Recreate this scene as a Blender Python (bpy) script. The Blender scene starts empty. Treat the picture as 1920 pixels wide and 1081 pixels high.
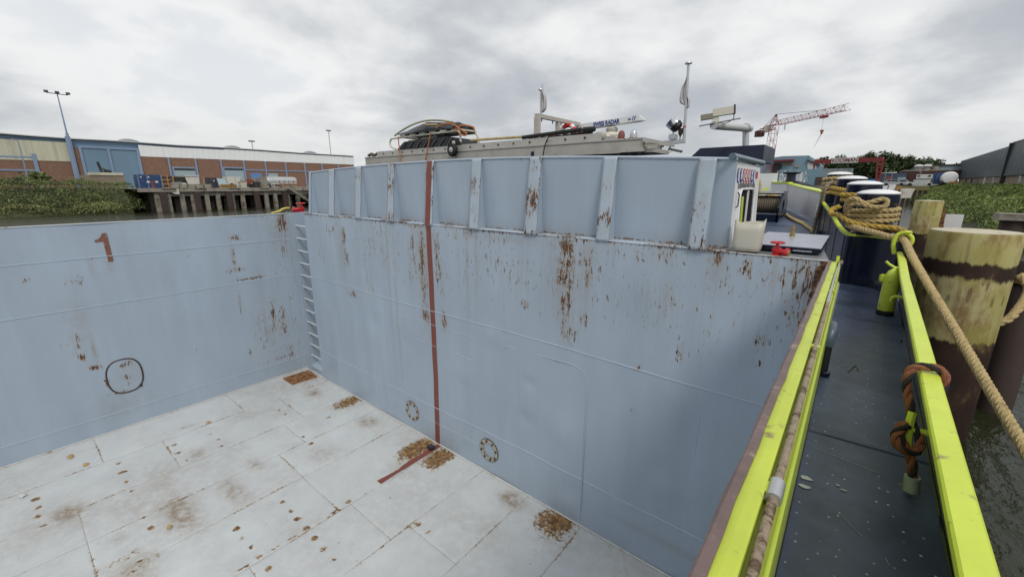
import bpy, bmesh, math, random
from mathutils import Vector, Matrix, noise as mnoise
R = math.radians
sc = bpy.context.scene
col = sc.collection
rnd = random.Random(7)

# ---------------------------------------------------------------- camera, sky, sun, exposure
CAM_F, CAM_PITCH, CAM_YAW = 780.0, R(14.0), R(39.25)
cam = bpy.data.cameras.new('camera')
cam.sensor_width = 36.0
cam.lens = 36.0 * CAM_F / 1920.0
cam.clip_start = 0.05
cam.clip_end = 3000
camo = bpy.data.objects.new('camera', cam)
col.objects.link(camo)
camo.location = (0, 0, 0)
camo.rotation_euler = (R(90) - CAM_PITCH, 0, CAM_YAW)
sc.camera = camo

SUN_EL, SUN_AZ = R(48), R(128)      # azimuth clockwise from +Y (ship's bow)
wld = bpy.data.worlds.new('World')
sc.world = wld
wld.use_nodes = True
sc.view_settings.view_transform = 'Standard'
sc.view_settings.look = 'None'
sc.view_settings.gamma = 1
sc.view_settings.use_curve_mapping = False
sc.view_settings.exposure = 0.0
sc.cycles.use_denoising = True
sc.cycles.max_bounces = 6
sc.cycles.diffuse_bounces = 3
sc.cycles.glossy_bounces = 3
sc.cycles.transparent_max_bounces = 8
sc.cycles.caustics_reflective = False
sc.cycles.caustics_refractive = False

sun = bpy.data.lights.new('sun', 'SUN')
sun.energy = 1.5
sun.angle = R(16)
sun.color = (1.0, 0.96, 0.9)
suno = bpy.data.objects.new('sun', sun)
col.objects.link(suno)
sd = Vector((math.sin(SUN_AZ) * math.cos(SUN_EL), math.cos(SUN_AZ) * math.cos(SUN_EL), math.sin(SUN_EL)))
suno.rotation_euler = (-sd).to_track_quat('-Z', 'Y').to_euler()
suno.location = sd * 60


class NT:
    """small helper to write node trees as expressions"""
    def __init__(s, nt):
        s.nt = nt
        nt.nodes.clear()

    def n(s, t, **kw):
        nd = s.nt.nodes.new(t)
        for k, v in kw.items():
            setattr(nd, k, v)
        return nd

    def put(s, sock, v):
        if v is None:
            return
        if isinstance(v, bpy.types.NodeSocket):
            s.nt.links.new(v, sock)
        else:
            sock.default_value = v

    def m(s, op, a, b=None, c=None, clamp=False):
        nd = s.n('ShaderNodeMath', operation=op, use_clamp=clamp)
        for i, v in enumerate((a, b, c)):
            s.put(nd.inputs[i], v)
        return nd.outputs[0]

    def mix(s, f, a, b, typ='MIX'):
        nd = s.n('ShaderNodeMix', data_type='RGBA', blend_type=typ)
        s.put(nd.inputs[0], f)
        for sock, v in ((nd.inputs[6], a), (nd.inputs[7], b)):
            if isinstance(v, tuple) and len(v) == 3:
                v = v + (1,)
            s.put(sock, v)
        return nd.outputs[2]

    def noise(s, vec, scale, detail=4, rough=.55, dist=0.0):
        nd = s.n('ShaderNodeTexNoise')
        s.put(nd.inputs['Vector'], vec)
        nd.inputs['Scale'].default_value = scale
        nd.inputs['Detail'].default_value = detail
        nd.inputs['Roughness'].default_value = rough
        nd.inputs['Distortion'].default_value = dist
        return nd.outputs[0]

    def scaled(s, vec, sx, sy, sz, loc=(0, 0, 0)):
        nd = s.n('ShaderNodeMapping')
        s.put(nd.inputs[0], vec)
        nd.inputs['Location'].default_value = loc
        nd.inputs['Scale'].default_value = (sx, sy, sz)
        return nd.outputs[0]

    def ramp(s, f, a, b):
        nd = s.n('ShaderNodeMapRange', interpolation_type='SMOOTHSTEP')
        s.put(nd.inputs[0], f)
        nd.inputs[1].default_value = a
        nd.inputs[2].default_value = b
        return nd.outputs[0]

    def bump(s, h, strength, dist=.01):
        nd = s.n('ShaderNodeBump')
        nd.inputs['Strength'].default_value = strength
        nd.inputs['Distance'].default_value = dist
        s.put(nd.inputs['Height'], h)
        return nd.outputs[0]


def sky_world():
    t = NT(wld.node_tree)
    sk = t.n('ShaderNodeTexSky', sky_type='NISHITA')
    sk.sun_disc = False
    sk.sun_elevation = SUN_EL
    sk.sun_rotation = SUN_AZ
    sk.air_density = 1.0
    sk.dust_density = 2.0
    tc = t.n('ShaderNodeTexCoord')
    nrm = tc.outputs['Generated']
    sep = t.n('ShaderNodeSeparateXYZ')
    t.put(sep.inputs[0], nrm)
    z = t.m('MAXIMUM', sep.outputs[2], 0.0)
    zz = t.m('ADD', z, 0.30)
    cx = t.m('DIVIDE', sep.outputs[0], zz)
    cy = t.m('DIVIDE', sep.outputs[1], zz)
    cb = t.n('ShaderNodeCombineXYZ')
    t.put(cb.inputs[0], cx)
    t.put(cb.inputs[1], cy)
    v = t.scaled(cb.outputs[0], 1.0, 1.0, 1.0, (SKY_OFF[0], SKY_OFF[1], 0))
    v2 = t.scaled(cb.outputs[0], .55, 1.3, 1.0, (4.1, 2.2, 0))
    n1 = t.noise(v, .8, 6, .50, .25)
    n2 = t.noise(v, 3.2, 5, .55, .15)
    n3 = t.noise(v2, .42, 2, .5, .2)
    d = t.m('ADD', t.m('MULTIPLY', n1, .55), t.m('ADD', t.m('MULTIPLY', n2, .2), t.m('MULTIPLY', n3, .25)))
    # thickness of the cloud deck -> its shade; thin gaps let a little blue through
    shade = t.ramp(d, .40, .575)
    grey = t.mix(shade, (9.1, 9.15, 9.15), (4.7, 5.05, 5.5))
    gap = t.ramp(d, .435, .37)
    lay = t.mix(t.m('MULTIPLY', gap, .22), grey, sk.outputs[0])
    lowz = t.ramp(sep.outputs[2], .0, .22)
    hor = t.mix(lowz, (6.1, 6.3, 6.35), lay)
    f = t.mix(t.m('MULTIPLY', t.ramp(sep.outputs[2], .30, 0.0), .55), lay, hor)
    bg = t.n('ShaderNodeBackground')
    t.put(bg.inputs[0], f)
    bg.inputs[1].default_value = 0.1
    out = t.n('ShaderNodeOutputWorld')
    t.nt.links.new(bg.outputs[0], out.inputs[0])


SKY_OFF = (3.2, 1.4)
sky_world()

# ---------------------------------------------------------------- measuring helper
_cp, _sp = math.cos(CAM_PITCH), math.sin(CAM_PITCH)
_fw = Vector((-math.sin(CAM_YAW) * _cp, math.cos(CAM_YAW) * _cp, -_sp))
_rt = Vector((math.cos(CAM_YAW), math.sin(CAM_YAW), 0))
_up = _rt.cross(_fw)


def at(x, y, ax, val):
    """point of the sight line through photo pixel (x, y) on the plane ax = val (survey of the place)"""
    d = (x - 960) * _rt - (y - 540.5) * _up + CAM_F * _fw
    i = 'xyz'.index(ax)
    return d * (val / d[i])


# ---------------------------------------------------------------- mesh helpers
def off_of(o):
    v = Vector((0, 0, 0))
    while o is not None:
        v += Vector(o.location)
        o = o.parent
    return v


class MB:
    def __init__(s):
        s.v, s.f, s.mi, s.cur = [], [], [], 0
        s.smooth = False

    def add(s, vs, fs):
        o = len(s.v)
        s.v += [tuple(p) for p in vs]
        for f in fs:
            s.f.append(tuple(i + o for i in f))
            s.mi.append(s.cur)
        return s

    def box(s, x0, x1, y0, y1, z0, z1):
        vs = [(x, y, z) for z in (z0, z1) for y in (y0, y1) for x in (x0, x1)]
        return s.add(vs, [(0, 2, 3, 1), (4, 5, 7, 6), (0, 1, 5, 4), (2, 6, 7, 3), (0, 4, 6, 2), (1, 3, 7, 5)])

    def bevbox(s, x0, x1, y0, y1, z0, z1, b=.01):
        bm = bmesh.new()
        bmesh.ops.create_cube(bm, size=1)
        for q in bm.verts:
            q.co = Vector((x0 + (q.co.x + .5) * (x1 - x0), y0 + (q.co.y + .5) * (y1 - y0), z0 + (q.co.z + .5) * (z1 - z0)))
        bmesh.ops.bevel(bm, geom=bm.edges[:], offset=b, segments=2, affect='EDGES')
        bm.verts.index_update()
        s.add([q.co for q in bm.verts], [[q.index for q in f.verts] for f in bm.faces])
        bm.free()
        return s

    def obox(s, c, ax, ay, az):
        """box from a centre and three half-axis vectors"""
        c, ax, ay, az = map(Vector, (c, ax, ay, az))
        vs = [c + ax * i + ay * j + az * k for k in (-1, 1) for j in (-1, 1) for i in (-1, 1)]
        return s.add(vs, [(0, 2, 3, 1), (4, 5, 7, 6), (0, 1, 5, 4), (2, 6, 7, 3), (0, 4, 6, 2), (1, 3, 7, 5)])

    def bar(s, a, b, w, h=None, upv=(0, 0, 1)):
        a, b = Vector(a), Vector(b)
        h = h or w
        d = (b - a).normalized()
        u = Vector(upv)
        if abs(d.dot(u)) > .95:
            u = Vector((0, 1, 0))
        sde = d.cross(u).normalized()
        u = sde.cross(d)
        return s.obox((a + b) / 2, (b - a) / 2, sde * w / 2, u * h / 2)

    def tube(s, pts, r, n=10, caps=True, closed=False):
        pts = [Vector(p) for p in pts]
        rs = r if isinstance(r, (list, tuple)) else [r] * len(pts)
        k = len(pts)
        tang = []
        for i in range(k):
            if closed:
                t = pts[(i + 1) % k] - pts[i - 1]
            else:
                t = pts[min(i + 1, k - 1)] - pts[max(i - 1, 0)]
            tang.append(t.normalized() if t.length > 1e-9 else Vector((0, 0, 1)))
        t0 = tang[0]
        u = t0.orthogonal().normalized()
        vs, fs = [], []
        for i in range(k):
            if i:
                q = tang[i - 1].rotation_difference(tang[i])
                u = q @ u
            w = tang[i].cross(u)
            for j in range(n):
                a = 2 * math.pi * j / n
                vs.append(pts[i] + (u * math.cos(a) + w * math.sin(a)) * rs[i])
        for i in range(k - (0 if closed else 1)):
            i2 = (i + 1) % k
            for j in range(n):
                j2 = (j + 1) % n
                fs.append((i * n + j, i * n + j2, i2 * n + j2, i2 * n + j))
        if caps and not closed:
            fs.append(tuple(reversed(range(n))))
            fs.append(tuple((k - 1) * n + j for j in range(n)))
        return s.add(vs, fs)

    def cyl(s, a, b, r, n=16, r2=None):
        return s.tube([a, b], [r, r if r2 is None else r2], n)

    def lathe(s, c, prof, n=24, ax='z'):
        """prof: list of (radius, height) about an axis through c"""
        c = Vector(c)
        vs, fs = [], []
        for (r, h) in prof:
            for j in range(n):
                a = 2 * math.pi * j / n
                p = (r * math.cos(a), r * math.sin(a), h)
                if ax == 'x':
                    p = (h, p[0], p[1])
                elif ax == 'y':
                    p = (p[1], h, p[0])
                vs.append(c + Vector(p))
        k = len(prof)
        for i in range(k - 1):
            for j in range(n):
                j2 = (j + 1) % n
                fs.append((i * n + j, i * n + j2, (i + 1) * n + j2, (i + 1) * n + j))
        fs.append(tuple(reversed(range(n))))
        fs.append(tuple((k - 1) * n + j for j in range(n)))
        return s.add(vs, fs)

    def prism(s, poly, ext):
        """closed 3-D polygon swept along a vector"""
        e = Vector(ext)
        a = [Vector(p) for p in poly]
        n = len(a)
        vs = a + [p + e for p in a]
        fs = [tuple(reversed(range(n))), tuple(range(n, 2 * n))]
        for i in range(n):
            j = (i + 1) % n
            fs.append((i, j, n + j, n + i))
        return s.add(vs, fs)

    def build(s, name, mat, parent=None, smooth=None, loc=None):
        off = off_of(parent)
        l = Vector(loc) if loc is not None else Vector((0, 0, 0))
        me = bpy.data.meshes.new(name)
        me.from_pydata([tuple(Vector(p) - off - l) for p in s.v], [], s.f)
        ms = mat if isinstance(mat, (list, tuple)) else [mat]
        for m in ms:
            me.materials.append(m)
        if len(ms) > 1:
            me.polygons.foreach_set('material_index', s.mi)
        if smooth is None:
            smooth = s.smooth
        bm = bmesh.new()
        bm.from_mesh(me)
        bmesh.ops.recalc_face_normals(bm, faces=bm.faces[:])
        if smooth:
            for f in bm.faces:
                f.smooth = True
            for e in bm.edges:
                if len(e.link_faces) == 2 and e.calc_face_angle(0) > R(40):
                    e.smooth = False
        bm.to_mesh(me)
        bm.free()
        o = bpy.data.objects.new(name, me)
        o.location = l
        col.objects.link(o)
        if parent is not None:
            o.parent = parent
        return o


def empty(name, loc, label=None, cat=None, group=None):
    o = bpy.data.objects.new(name, None)
    o.empty_display_size = .2
    o.location = loc
    col.objects.link(o)
    tag(o, label, cat, group)
    return o


def tag(o, label=None, cat=None, group=None, kind=None):
    if label:
        o['label'] = label
    if cat:
        o['category'] = cat
    if group:
        o['group'] = group
    if kind:
        o['kind'] = kind
    return o


def grid(name, mat, parent, fn, us, vs_, attrs=None, smooth=True):
    """sheet fn(u, v) -> point, with float attributes attrs[name](u, v)"""
    off = off_of(parent)
    nu, nv = len(us), len(vs_)
    verts = [tuple(Vector(fn(u, v)) - off) for v in vs_ for u in us]
    faces = [(j * nu + i, j * nu + i + 1, (j + 1) * nu + i + 1, (j + 1) * nu + i) for j in range(nv - 1) for i in range(nu - 1)]
    me = bpy.data.meshes.new(name)
    me.from_pydata(verts, [], faces)
    me.materials.append(mat)
    if smooth:
        me.polygons.foreach_set('use_smooth', [True] * len(faces))
    for an, af in (attrs or {}).items():
        at_ = me.attributes.new(an, 'FLOAT', 'POINT')
        at_.data.foreach_set('value', [af(u, v) for v in vs_ for u in us])
    o = bpy.data.objects.new(name, me)
    col.objects.link(o)
    o.parent = parent
    return o


def lin(a, b, step):
    n = max(1, int(round(abs(b - a) / step)))
    return [a + (b - a) * i / n for i in range(n + 1)]


def smooth_path(pts, per=8, closed=False):
    pts = [Vector(p) for p in pts]
    n = len(pts)
    out = []
    rng = n if closed else n - 1
    for i in range(rng):
        if closed:
            p0, p1, p2, p3 = pts[i - 1], pts[i], pts[(i + 1) % n], pts[(i + 2) % n]
        else:
            p0, p1, p2, p3 = pts[max(i - 1, 0)], pts[i], pts[i + 1], pts[min(i + 2, n - 1)]
        for k in range(per):
            t = k / per
            out.append(.5 * ((2 * p1) + (p2 - p0) * t + (2 * p0 - 5 * p1 + 4 * p2 - p3) * t * t + (3 * p1 - p0 - 3 * p2 + p3) * t ** 3))
    if not closed:
        out.append(pts[-1])
    return out


def resample(pts, step):
    out = [pts[0]]
    acc = 0.0
    for a, b in zip(pts, pts[1:]):
        L = (b - a).length
        if L < 1e-9:
            continue
        t = step - acc
        while t <= L:
            out.append(a + (b - a) * (t / L))
            t += step
        acc = L - (t - step)
    return out


def rope(name, pts, r, mats, parent=None, strands=3, pitch=None, per=10, seg=9, loc=None):
    """laid rope: helical strands round a smooth path"""
    pitch = pitch or r * 6.5
    path = resample(smooth_path(pts, per), pitch / seg)
    mb = MB()
    k = len(path)
    tang = [(path[min(i + 1, k - 1)] - path[max(i - 1, 0)]).normalized() for i in range(k)]
    u = tang[0].orthogonal().normalized()
    fr = []
    for i in range(k):
        if i:
            u = tang[i - 1].rotation_difference(tang[i]) @ u
        fr.append((u.copy(), tang[i].cross(u)))
    ms = mats if isinstance(mats, (list, tuple)) else [mats]
    for q in range(strands):
        mb.cur = q % len(ms)
        sp = []
        for i in range(k):
            a = 2 * math.pi * (i / seg + q / strands)
            wob = 1 + .06 * math.sin(i * .7 + q * 2)
            sp.append(path[i] + (fr[i][0] * math.cos(a) + fr[i][1] * math.sin(a)) * r * .5 * wob)
        mb.tube(sp, r * (.60 if strands == 3 else .52), 7)
    return mb.build(name, ms, parent, smooth=True, loc=loc)


def text_mesh(txt, size, extrude=.001, align='CENTER', bold=0.0, shear=0.0, sx=1.0):
    cu = bpy.data.curves.new('txt', 'FONT')
    cu.body = txt
    cu.size = size
    cu.extrude = extrude
    cu.offset = bold
    cu.shear = shear
    cu.align_x = align
    cu.align_y = 'CENTER'
    cu.resolution_u = 3
    o = bpy.data.objects.new('txt', cu)
    col.objects.link(o)
    bpy.context.view_layer.update()
    me = bpy.data.meshes.new_from_object(o.evaluated_get(bpy.context.evaluated_depsgraph_get()))
    bpy.data.objects.remove(o)
    bpy.data.curves.remove(cu)
    vs = [(v.co.x * sx, v.co.y, v.co.z) for v in me.vertices]
    fs = [tuple(p.vertices) for p in me.polygons]
    bpy.data.meshes.remove(me)
    return vs, fs


def put_text(name, txt, size, origin, ex, ey, mat, parent, **kw):
    vs, fs = text_mesh(txt, size, **kw)
    ex, ey = Vector(ex).normalized(), Vector(ey).normalized()
    ez = ex.cross(ey)
    o = Vector(origin)
    return MB().add([o + ex * v[0] + ey * v[1] + ez * v[2] for v in vs], fs).build(name, mat, parent)


# ---------------------------------------------------------------- materials
MATS = {}


def pbr(name, c, rough=.5, metal=0.0, var=.12, scale=3.0, bump=0.0, bscale=60.0, spec=.5, c2=None, c2t=(.55, .7), c2scale=5.0, streak=0.0, trans=0.0, rvar=.12):
    m = bpy.data.materials.new(name)
    m.use_nodes = True
    t = NT(m.node_tree)
    tc = t.n('ShaderNodeTexCoord').outputs['Object']
    n1 = t.noise(tc, scale, 3, .6)
    f = t.m('MULTIPLY_ADD', n1, var * 2.4, 1 - var * 1.2)
    base = t.mix(1.0, tuple(c) + (1,), None, 'MULTIPLY')
    mixn = base.node
    cmb = t.n('ShaderNodeCombineColor')
    for i in range(3):
        t.put(cmb.inputs[i], f)
    t.put(mixn.inputs[7], cmb.outputs[0])
    if c2 is not None:
        v = tc if not streak else t.scaled(tc, 1, 1, streak)
        n2 = t.noise(v, c2scale, 5, .66, .2)
        k = t.ramp(n2, *c2t)
        base = t.mix(k, base, tuple(c2) + (1,))
    b = t.n('ShaderNodeBsdfPrincipled')
    t.put(b.inputs['Base Color'], base)
    rn = t.noise(tc, scale * 2.7, 2, .6)
    t.put(b.inputs['Roughness'], t.m('MULTIPLY_ADD', rn, rvar * 2, rough - rvar, clamp=True))
    b.inputs['Metallic'].default_value = metal
    b.inputs['Specular IOR Level'].default_value = spec
    if trans:
        b.inputs['Transmission Weight'].default_value = trans
    if bump:
        t.put(b.inputs['Normal'], t.bump(t.noise(tc, bscale, 3, .6), bump))
    o = t.n('ShaderNodeOutputMaterial')
    t.nt.links.new(b.outputs[0], o.inputs[0])
    MATS[name] = m
    return m


def steel_paint(name, c, rough=.42, chips=.0, vert=True, scale=1.0, pale=(.44, .49, .53), rdark=(.050, .028, .018), rlight=(.235, .105, .042), hal=(.30, .23, .14), hard=22, hs=.40):
    """old ship paint: uneven coat, rust broken through where the float attribute 'rust' says, soft dirt where 'dirt' says"""
    m = bpy.data.materials.new(name)
    m.use_nodes = True
    t = NT(m.node_tree)
    tc = t.n('ShaderNodeTexCoord').outputs['Object']
    ra = t.n('ShaderNodeAttribute', attribute_name='rust').outputs['Fac']
    da = t.n('ShaderNodeAttribute', attribute_name='dirt').outputs['Fac']
    sv = t.scaled(tc, 1, 1, .17 if vert else 1.0)
    n1 = t.noise(sv, 24 * scale, 4, .70, .25)
    n2 = t.noise(t.scaled(tc, 1, 1, .30, (9, 2, 4)) if vert else tc, 55 * scale, 3, .62)
    n5 = t.noise(tc, 6.5 * scale, 3, .6)
    nn = t.m('ADD', t.m('MULTIPLY', n1, .50), t.m('ADD', t.m('MULTIPLY', n2, .30), t.m('MULTIPLY', n5, .20)))
    nn = t.m('MULTIPLY_ADD', nn, 2.1, -.55)
    r = t.m('ADD', ra, chips)
    e = t.m('SUBTRACT', t.m('ADD', nn, r), 1.0)
    mask = t.m('MULTIPLY', e, hard, clamp=True)
    halo = t.m('MULTIPLY', t.m('ADD', e, .09), 7, clamp=True)
    halo = t.m('MULTIPLY', halo, hs)
    # paint coat
    big = t.noise(tc, .55, 3, .55)
    mid = t.noise(t.scaled(tc, 1, 1, .3 if vert else 1), 3.2, 4, .6)
    f = t.m('ADD', t.m('MULTIPLY', big, .20), t.m('MULTIPLY', mid, .20))
    grime = t.noise(t.scaled(tc, 1, 1, .05 if vert else .5, (2, 5, 1)), 2.4, 4, .65)
    f = t.m('ADD', f, t.m('MULTIPLY_ADD', grime, .22, .69))
    cmb = t.n('ShaderNodeCombineColor')
    for i in range(3):
        t.put(cmb.inputs[i], f)
    base = t.mix(1.0, tuple(c) + (1,), cmb.outputs[0], 'MULTIPLY')
    scuff = t.ramp(t.noise(t.scaled(tc, 1, 1, .5, (3, 1, 7)), 5.5, 5, .72), .60, .74)
    base = t.mix(t.m('MULTIPLY', scuff, .25), base, pale + (1,))
    dn = t.noise(tc, 9, 4, .7)
    dm = t.m('MULTIPLY', da, t.m('MULTIPLY_ADD', dn, 3.6, -1.15, clamp=True), clamp=True)
    dm = t.m('ADD', t.m('MULTIPLY', dm, .75), t.m('MULTIPLY', da, .22), clamp=True)
    base = t.mix(dm, base, (.27, .20, .13, 1))
    if vert:
        run = t.ramp(t.noise(t.scaled(tc, 1, 1, .035, (7, 7, 2)), 21, 3, .6), .50, .66)
        runm = t.m('MULTIPLY', run, t.m('MULTIPLY_ADD', ra, 2.2, -.50, clamp=True))
        base = t.mix(t.m('MULTIPLY', runm, .75), base, (.33, .255, .16, 1))
    base = t.mix(halo, base, hal + (1,))
    n4 = t.noise(tc, 23 * scale, 3, .65)
    rc = t.mix(t.ramp(n4, .40, .66), rdark + (1,), rlight + (1,))
    base = t.mix(mask, base, rc)
    b = t.n('ShaderNodeBsdfPrincipled')
    t.put(b.inputs['Base Color'], base)
    t.put(b.inputs['Roughness'], t.m('ADD', t.m('MULTIPLY', mask, .4), t.m('MULTIPLY_ADD', mid, .25, rough - .12)))
    h = t.m('ADD', t.m('MULTIPLY', mask, -.5), t.m('ADD', t.m('MULTIPLY', mid, .5), t.m('MULTIPLY', n2, .06)))
    t.put(b.inputs['Normal'], t.bump(h, .35, .012))
    o = t.n('ShaderNodeOutputMaterial')
    t.nt.links.new(b.outputs[0], o.inputs[0])
    return m


def deck_paint(name, c):
    m = bpy.data.materials.new(name)
    m.use_nodes = True
    t = NT(m.node_tree)
    tc = t.n('ShaderNodeTexCoord').outputs['Object']
    n1 = t.noise(tc, 2.2, 6, .6)
    n2 = t.noise(tc, 9, 6, .65)
    base = t.mix(t.ramp(n1, .35, .7), tuple(x * .75 for x in c) + (1,), tuple(x * 1.35 for x in c) + (1,))
    vo = t.n('ShaderNodeTexVoronoi', voronoi_dimensions='2D')
    t.put(vo.inputs['Vector'], tc)
    vo.inputs['Scale'].default_value = 12.5
    vo.inputs['Randomness'].default_value = .8
    dot = t.ramp(vo.outputs['Distance'], .068, .038)
    dotn = t.m('MULTIPLY', t.ramp(t.noise(tc, 6.2, 3, .6), .42, .62), .9)
    base = t.mix(t.m('MULTIPLY', dot, dotn), base, (.62, .66, .68, 1))
    sc1 = t.ramp(t.noise(t.scaled(tc, 1.0, .16, 1), 13, 8, .75), .67, .76)
    base = t.mix(t.m('MULTIPLY', sc1, .28), base, (.3, .34, .38, 1))
    dusty = t.ramp(n2, .52, .8)
    base = t.mix(t.m('MULTIPLY', dusty, .10), base, (.14, .17, .21, 1))
    b = t.n('ShaderNodeBsdfPrincipled')
    t.put(b.inputs['Base Color'], base)
    t.put(b.inputs['Roughness'], t.m('MULTIPLY_ADD', n2, .35, .22))
    h = t.m('ADD', t.m('MULTIPLY', dot, .6), t.m('MULTIPLY', n1, .6))
    t.put(b.inputs['Normal'], t.bump(h, .3, .008))
    o = t.n('ShaderNodeOutputMaterial')
    t.nt.links.new(b.outputs[0], o.inputs[0])
    return m


M_wall = steel_paint('hold_wall_paint', (.368, .440, .520), scale=1.4, rdark=(.060, .032, .020), rlight=(.24, .11, .045), hal=(.34, .25, .14), hard=13, hs=.55)
M_floor = steel_paint('hold_floor_paint', (.59, .615, .62), rough=.55, vert=False, pale=(.66, .68, .69), rdark=(.13, .07, .035), rlight=(.36, .21, .085), hal=(.42, .33, .2), hard=9, hs=.6, scale=.6)
M_rib = steel_paint('rib_paint', (.40, .475, .555), scale=1.3)
M_rung = pbr('rung_paint', (.62, .64, .65), .45, bump=.3, bscale=60)
M_bead = pbr('weld_bead_paint', (.43, .50, .58), .4, bump=.3, bscale=90)
M_navy = pbr('navy_gloss_paint', (.006, .010, .028), .20, var=.25, scale=1.5, rvar=.08)
M_navyflat = pbr('navy_flat_paint', (.018, .026, .055), .45, var=.2)
M_deck = deck_paint('navy_deck_paint', (.062, .086, .145))
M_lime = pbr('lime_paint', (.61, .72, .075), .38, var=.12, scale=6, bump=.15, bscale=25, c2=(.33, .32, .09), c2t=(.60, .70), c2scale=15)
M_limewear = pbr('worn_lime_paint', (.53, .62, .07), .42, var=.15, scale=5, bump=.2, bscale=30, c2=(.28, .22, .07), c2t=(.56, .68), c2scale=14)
M_limeshade = pbr('lime_shaded_side', (.50, .61, .07), .3, var=.12, scale=4, c2=(.16, .2, .08), c2t=(.66, .8), c2scale=6, streak=.3)  # darker copy of the lime: shading of side faces put into the colour
M_brown = pbr('primer_brown_steel', (.165, .115, .105), .5, var=.35, scale=14, bump=.35, bscale=50, c2=(.34, .26, .2), c2t=(.56, .7), c2scale=12)
M_rod = pbr('rusty_rod', (.30, .235, .17), .75, var=.3, scale=30, bump=.5, bscale=120, c2=(.10, .06, .035), c2t=(.5, .65), c2scale=25)
M_rust = pbr('heavy_rust', (.30, .145, .055), .9, var=.5, scale=14, bump=.8, bscale=45, c2=(.10, .045, .02), c2t=(.45, .62), c2scale=13)
M_redox = pbr('red_oxide_paint', (.215, .06, .042), .6, var=.2, scale=12, bump=.2, c2=(.16, .10, .075), c2t=(.54, .70), c2scale=16)
M_darkring = pbr('dark_rusted_gasket', (.055, .032, .022), .8, var=.4, scale=30, bump=.5)
M_white = pbr('white_ship_paint', (.80, .81, .81), .35, var=.05, c2=(.58, .57, .53), c2t=(.62, .8), c2scale=4)
M_whitecap = pbr('white_cap_paint', (.84, .85, .86), .4, var=.04)
M_alu = pbr('weathered_aluminium', (.52, .50, .455), .5, .35, var=.16, scale=5, bump=.15, c2=(.35, .33, .28), c2t=(.58, .75), c2scale=7)
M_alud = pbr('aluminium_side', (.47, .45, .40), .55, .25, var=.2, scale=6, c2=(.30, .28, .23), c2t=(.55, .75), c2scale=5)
M_steel = pbr('galvanised_steel', (.55, .56, .57), .35, .7, var=.12, scale=8)
M_chrome = pbr('chrome_shell', (.8, .8, .82), .12, 1.0, var=.05)
M_black = pbr('black_plastic', (.014, .014, .016), .45, var=.3, scale=8)
M_rubber = pbr('black_rubber', (.012, .012, .013), .7, var=.3)
M_red = pbr('red_hydrant_paint', (.50, .015, .025), .32, var=.15, scale=12, bump=.15, bscale=80)
M_brass = pbr('worn_brass', (.45, .33, .12), .35, .8, var=.25, scale=20)
M_greydeck = pbr('grey_worn_deck', (.17, .18, .19), .5, var=.3, scale=6, c2=(.28, .29, .29), c2t=(.5, .7), c2scale=6)
M_hatch = pbr('hatch_top_paint', (.34, .36, .43), .35, var=.12, scale=2, c2=(.42, .44, .48), c2t=(.55, .75), c2scale=3)
M_beige = pbr('beige_steel_paint', (.50, .46, .40), .5, var=.12, scale=6, c2=(.34, .29, .23), c2t=(.6, .75), c2scale=9)
M_cream = pbr('cream_plastic', (.66, .62, .52), .5, var=.1)
M_ropeb = pbr('beige_rope_fibre', (.55, .42, .20), .9, var=.3, scale=40, bump=.9, bscale=160, c2=(.33, .24, .12), c2t=(.5, .7), c2scale=18)
M_ropey = pbr('yellow_rope_fibre', (.52, .35, .07), .85, var=.3, scale=40, bump=.9, bscale=160, c2=(.34, .25, .11), c2t=(.52, .7), c2scale=14)
M_ropeg = pbr('grey_rope_fibre', (.30, .245, .17), .9, var=.3, scale=40, bump=.9, bscale=160)
M_ropeo = pbr('orange_rope_fibre', (.27, .10, .05), .85, var=.3, scale=30, bump=.8, bscale=140, c2=(.22, .08, .045), c2t=(.5, .7), c2scale=14)
M_ropek = pbr('black_rope_fibre', (.022, .020, .022), .85, var=.3, scale=30, bump=.8, bscale=140)
M_strap = pbr('orange_strap', (.45, .17, .06), .8, var=.2, scale=20)
M_tape = pbr('grey_tape', (.42, .46, .44), .35, .2, var=.25, scale=25)
M_ink = pbr('blue_print', (.03, .06, .25), .5, var=.05)
M_inkred = pbr('red_print', (.5, .03, .04), .5, var=.05)
M_inkgrey = pbr('grey_print', (.12, .12, .12), .6, var=.05)
M_leafdry = pbr('dry_leaf', (.46, .31, .12), .8, var=.3, scale=30)
M_glass = pbr('dark_glass', (.02, .025, .028), .08, var=.1)
M_dark = pbr('dark_interior', (.012, .013, .014), .8, var=.1, spec=.1)
M_chalk = pbr('white_chalk_mark', (.55, .57, .55), .8, var=.2, scale=20)
M_moss = pbr('moss_scrap', (.14, .17, .05), .9, var=.3, scale=20)
M_jerry = pbr('milky_plastic', (.72, .69, .58), .45, var=.1, scale=4, c2=(.50, .45, .34), c2t=(.55, .75), c2scale=5, trans=.25)
M_flag = pbr('faded_flag_cloth', (.55, .52, .52), .9, var=.15, scale=8)

# ================================================================ WATER
WZ = -3.2


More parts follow.
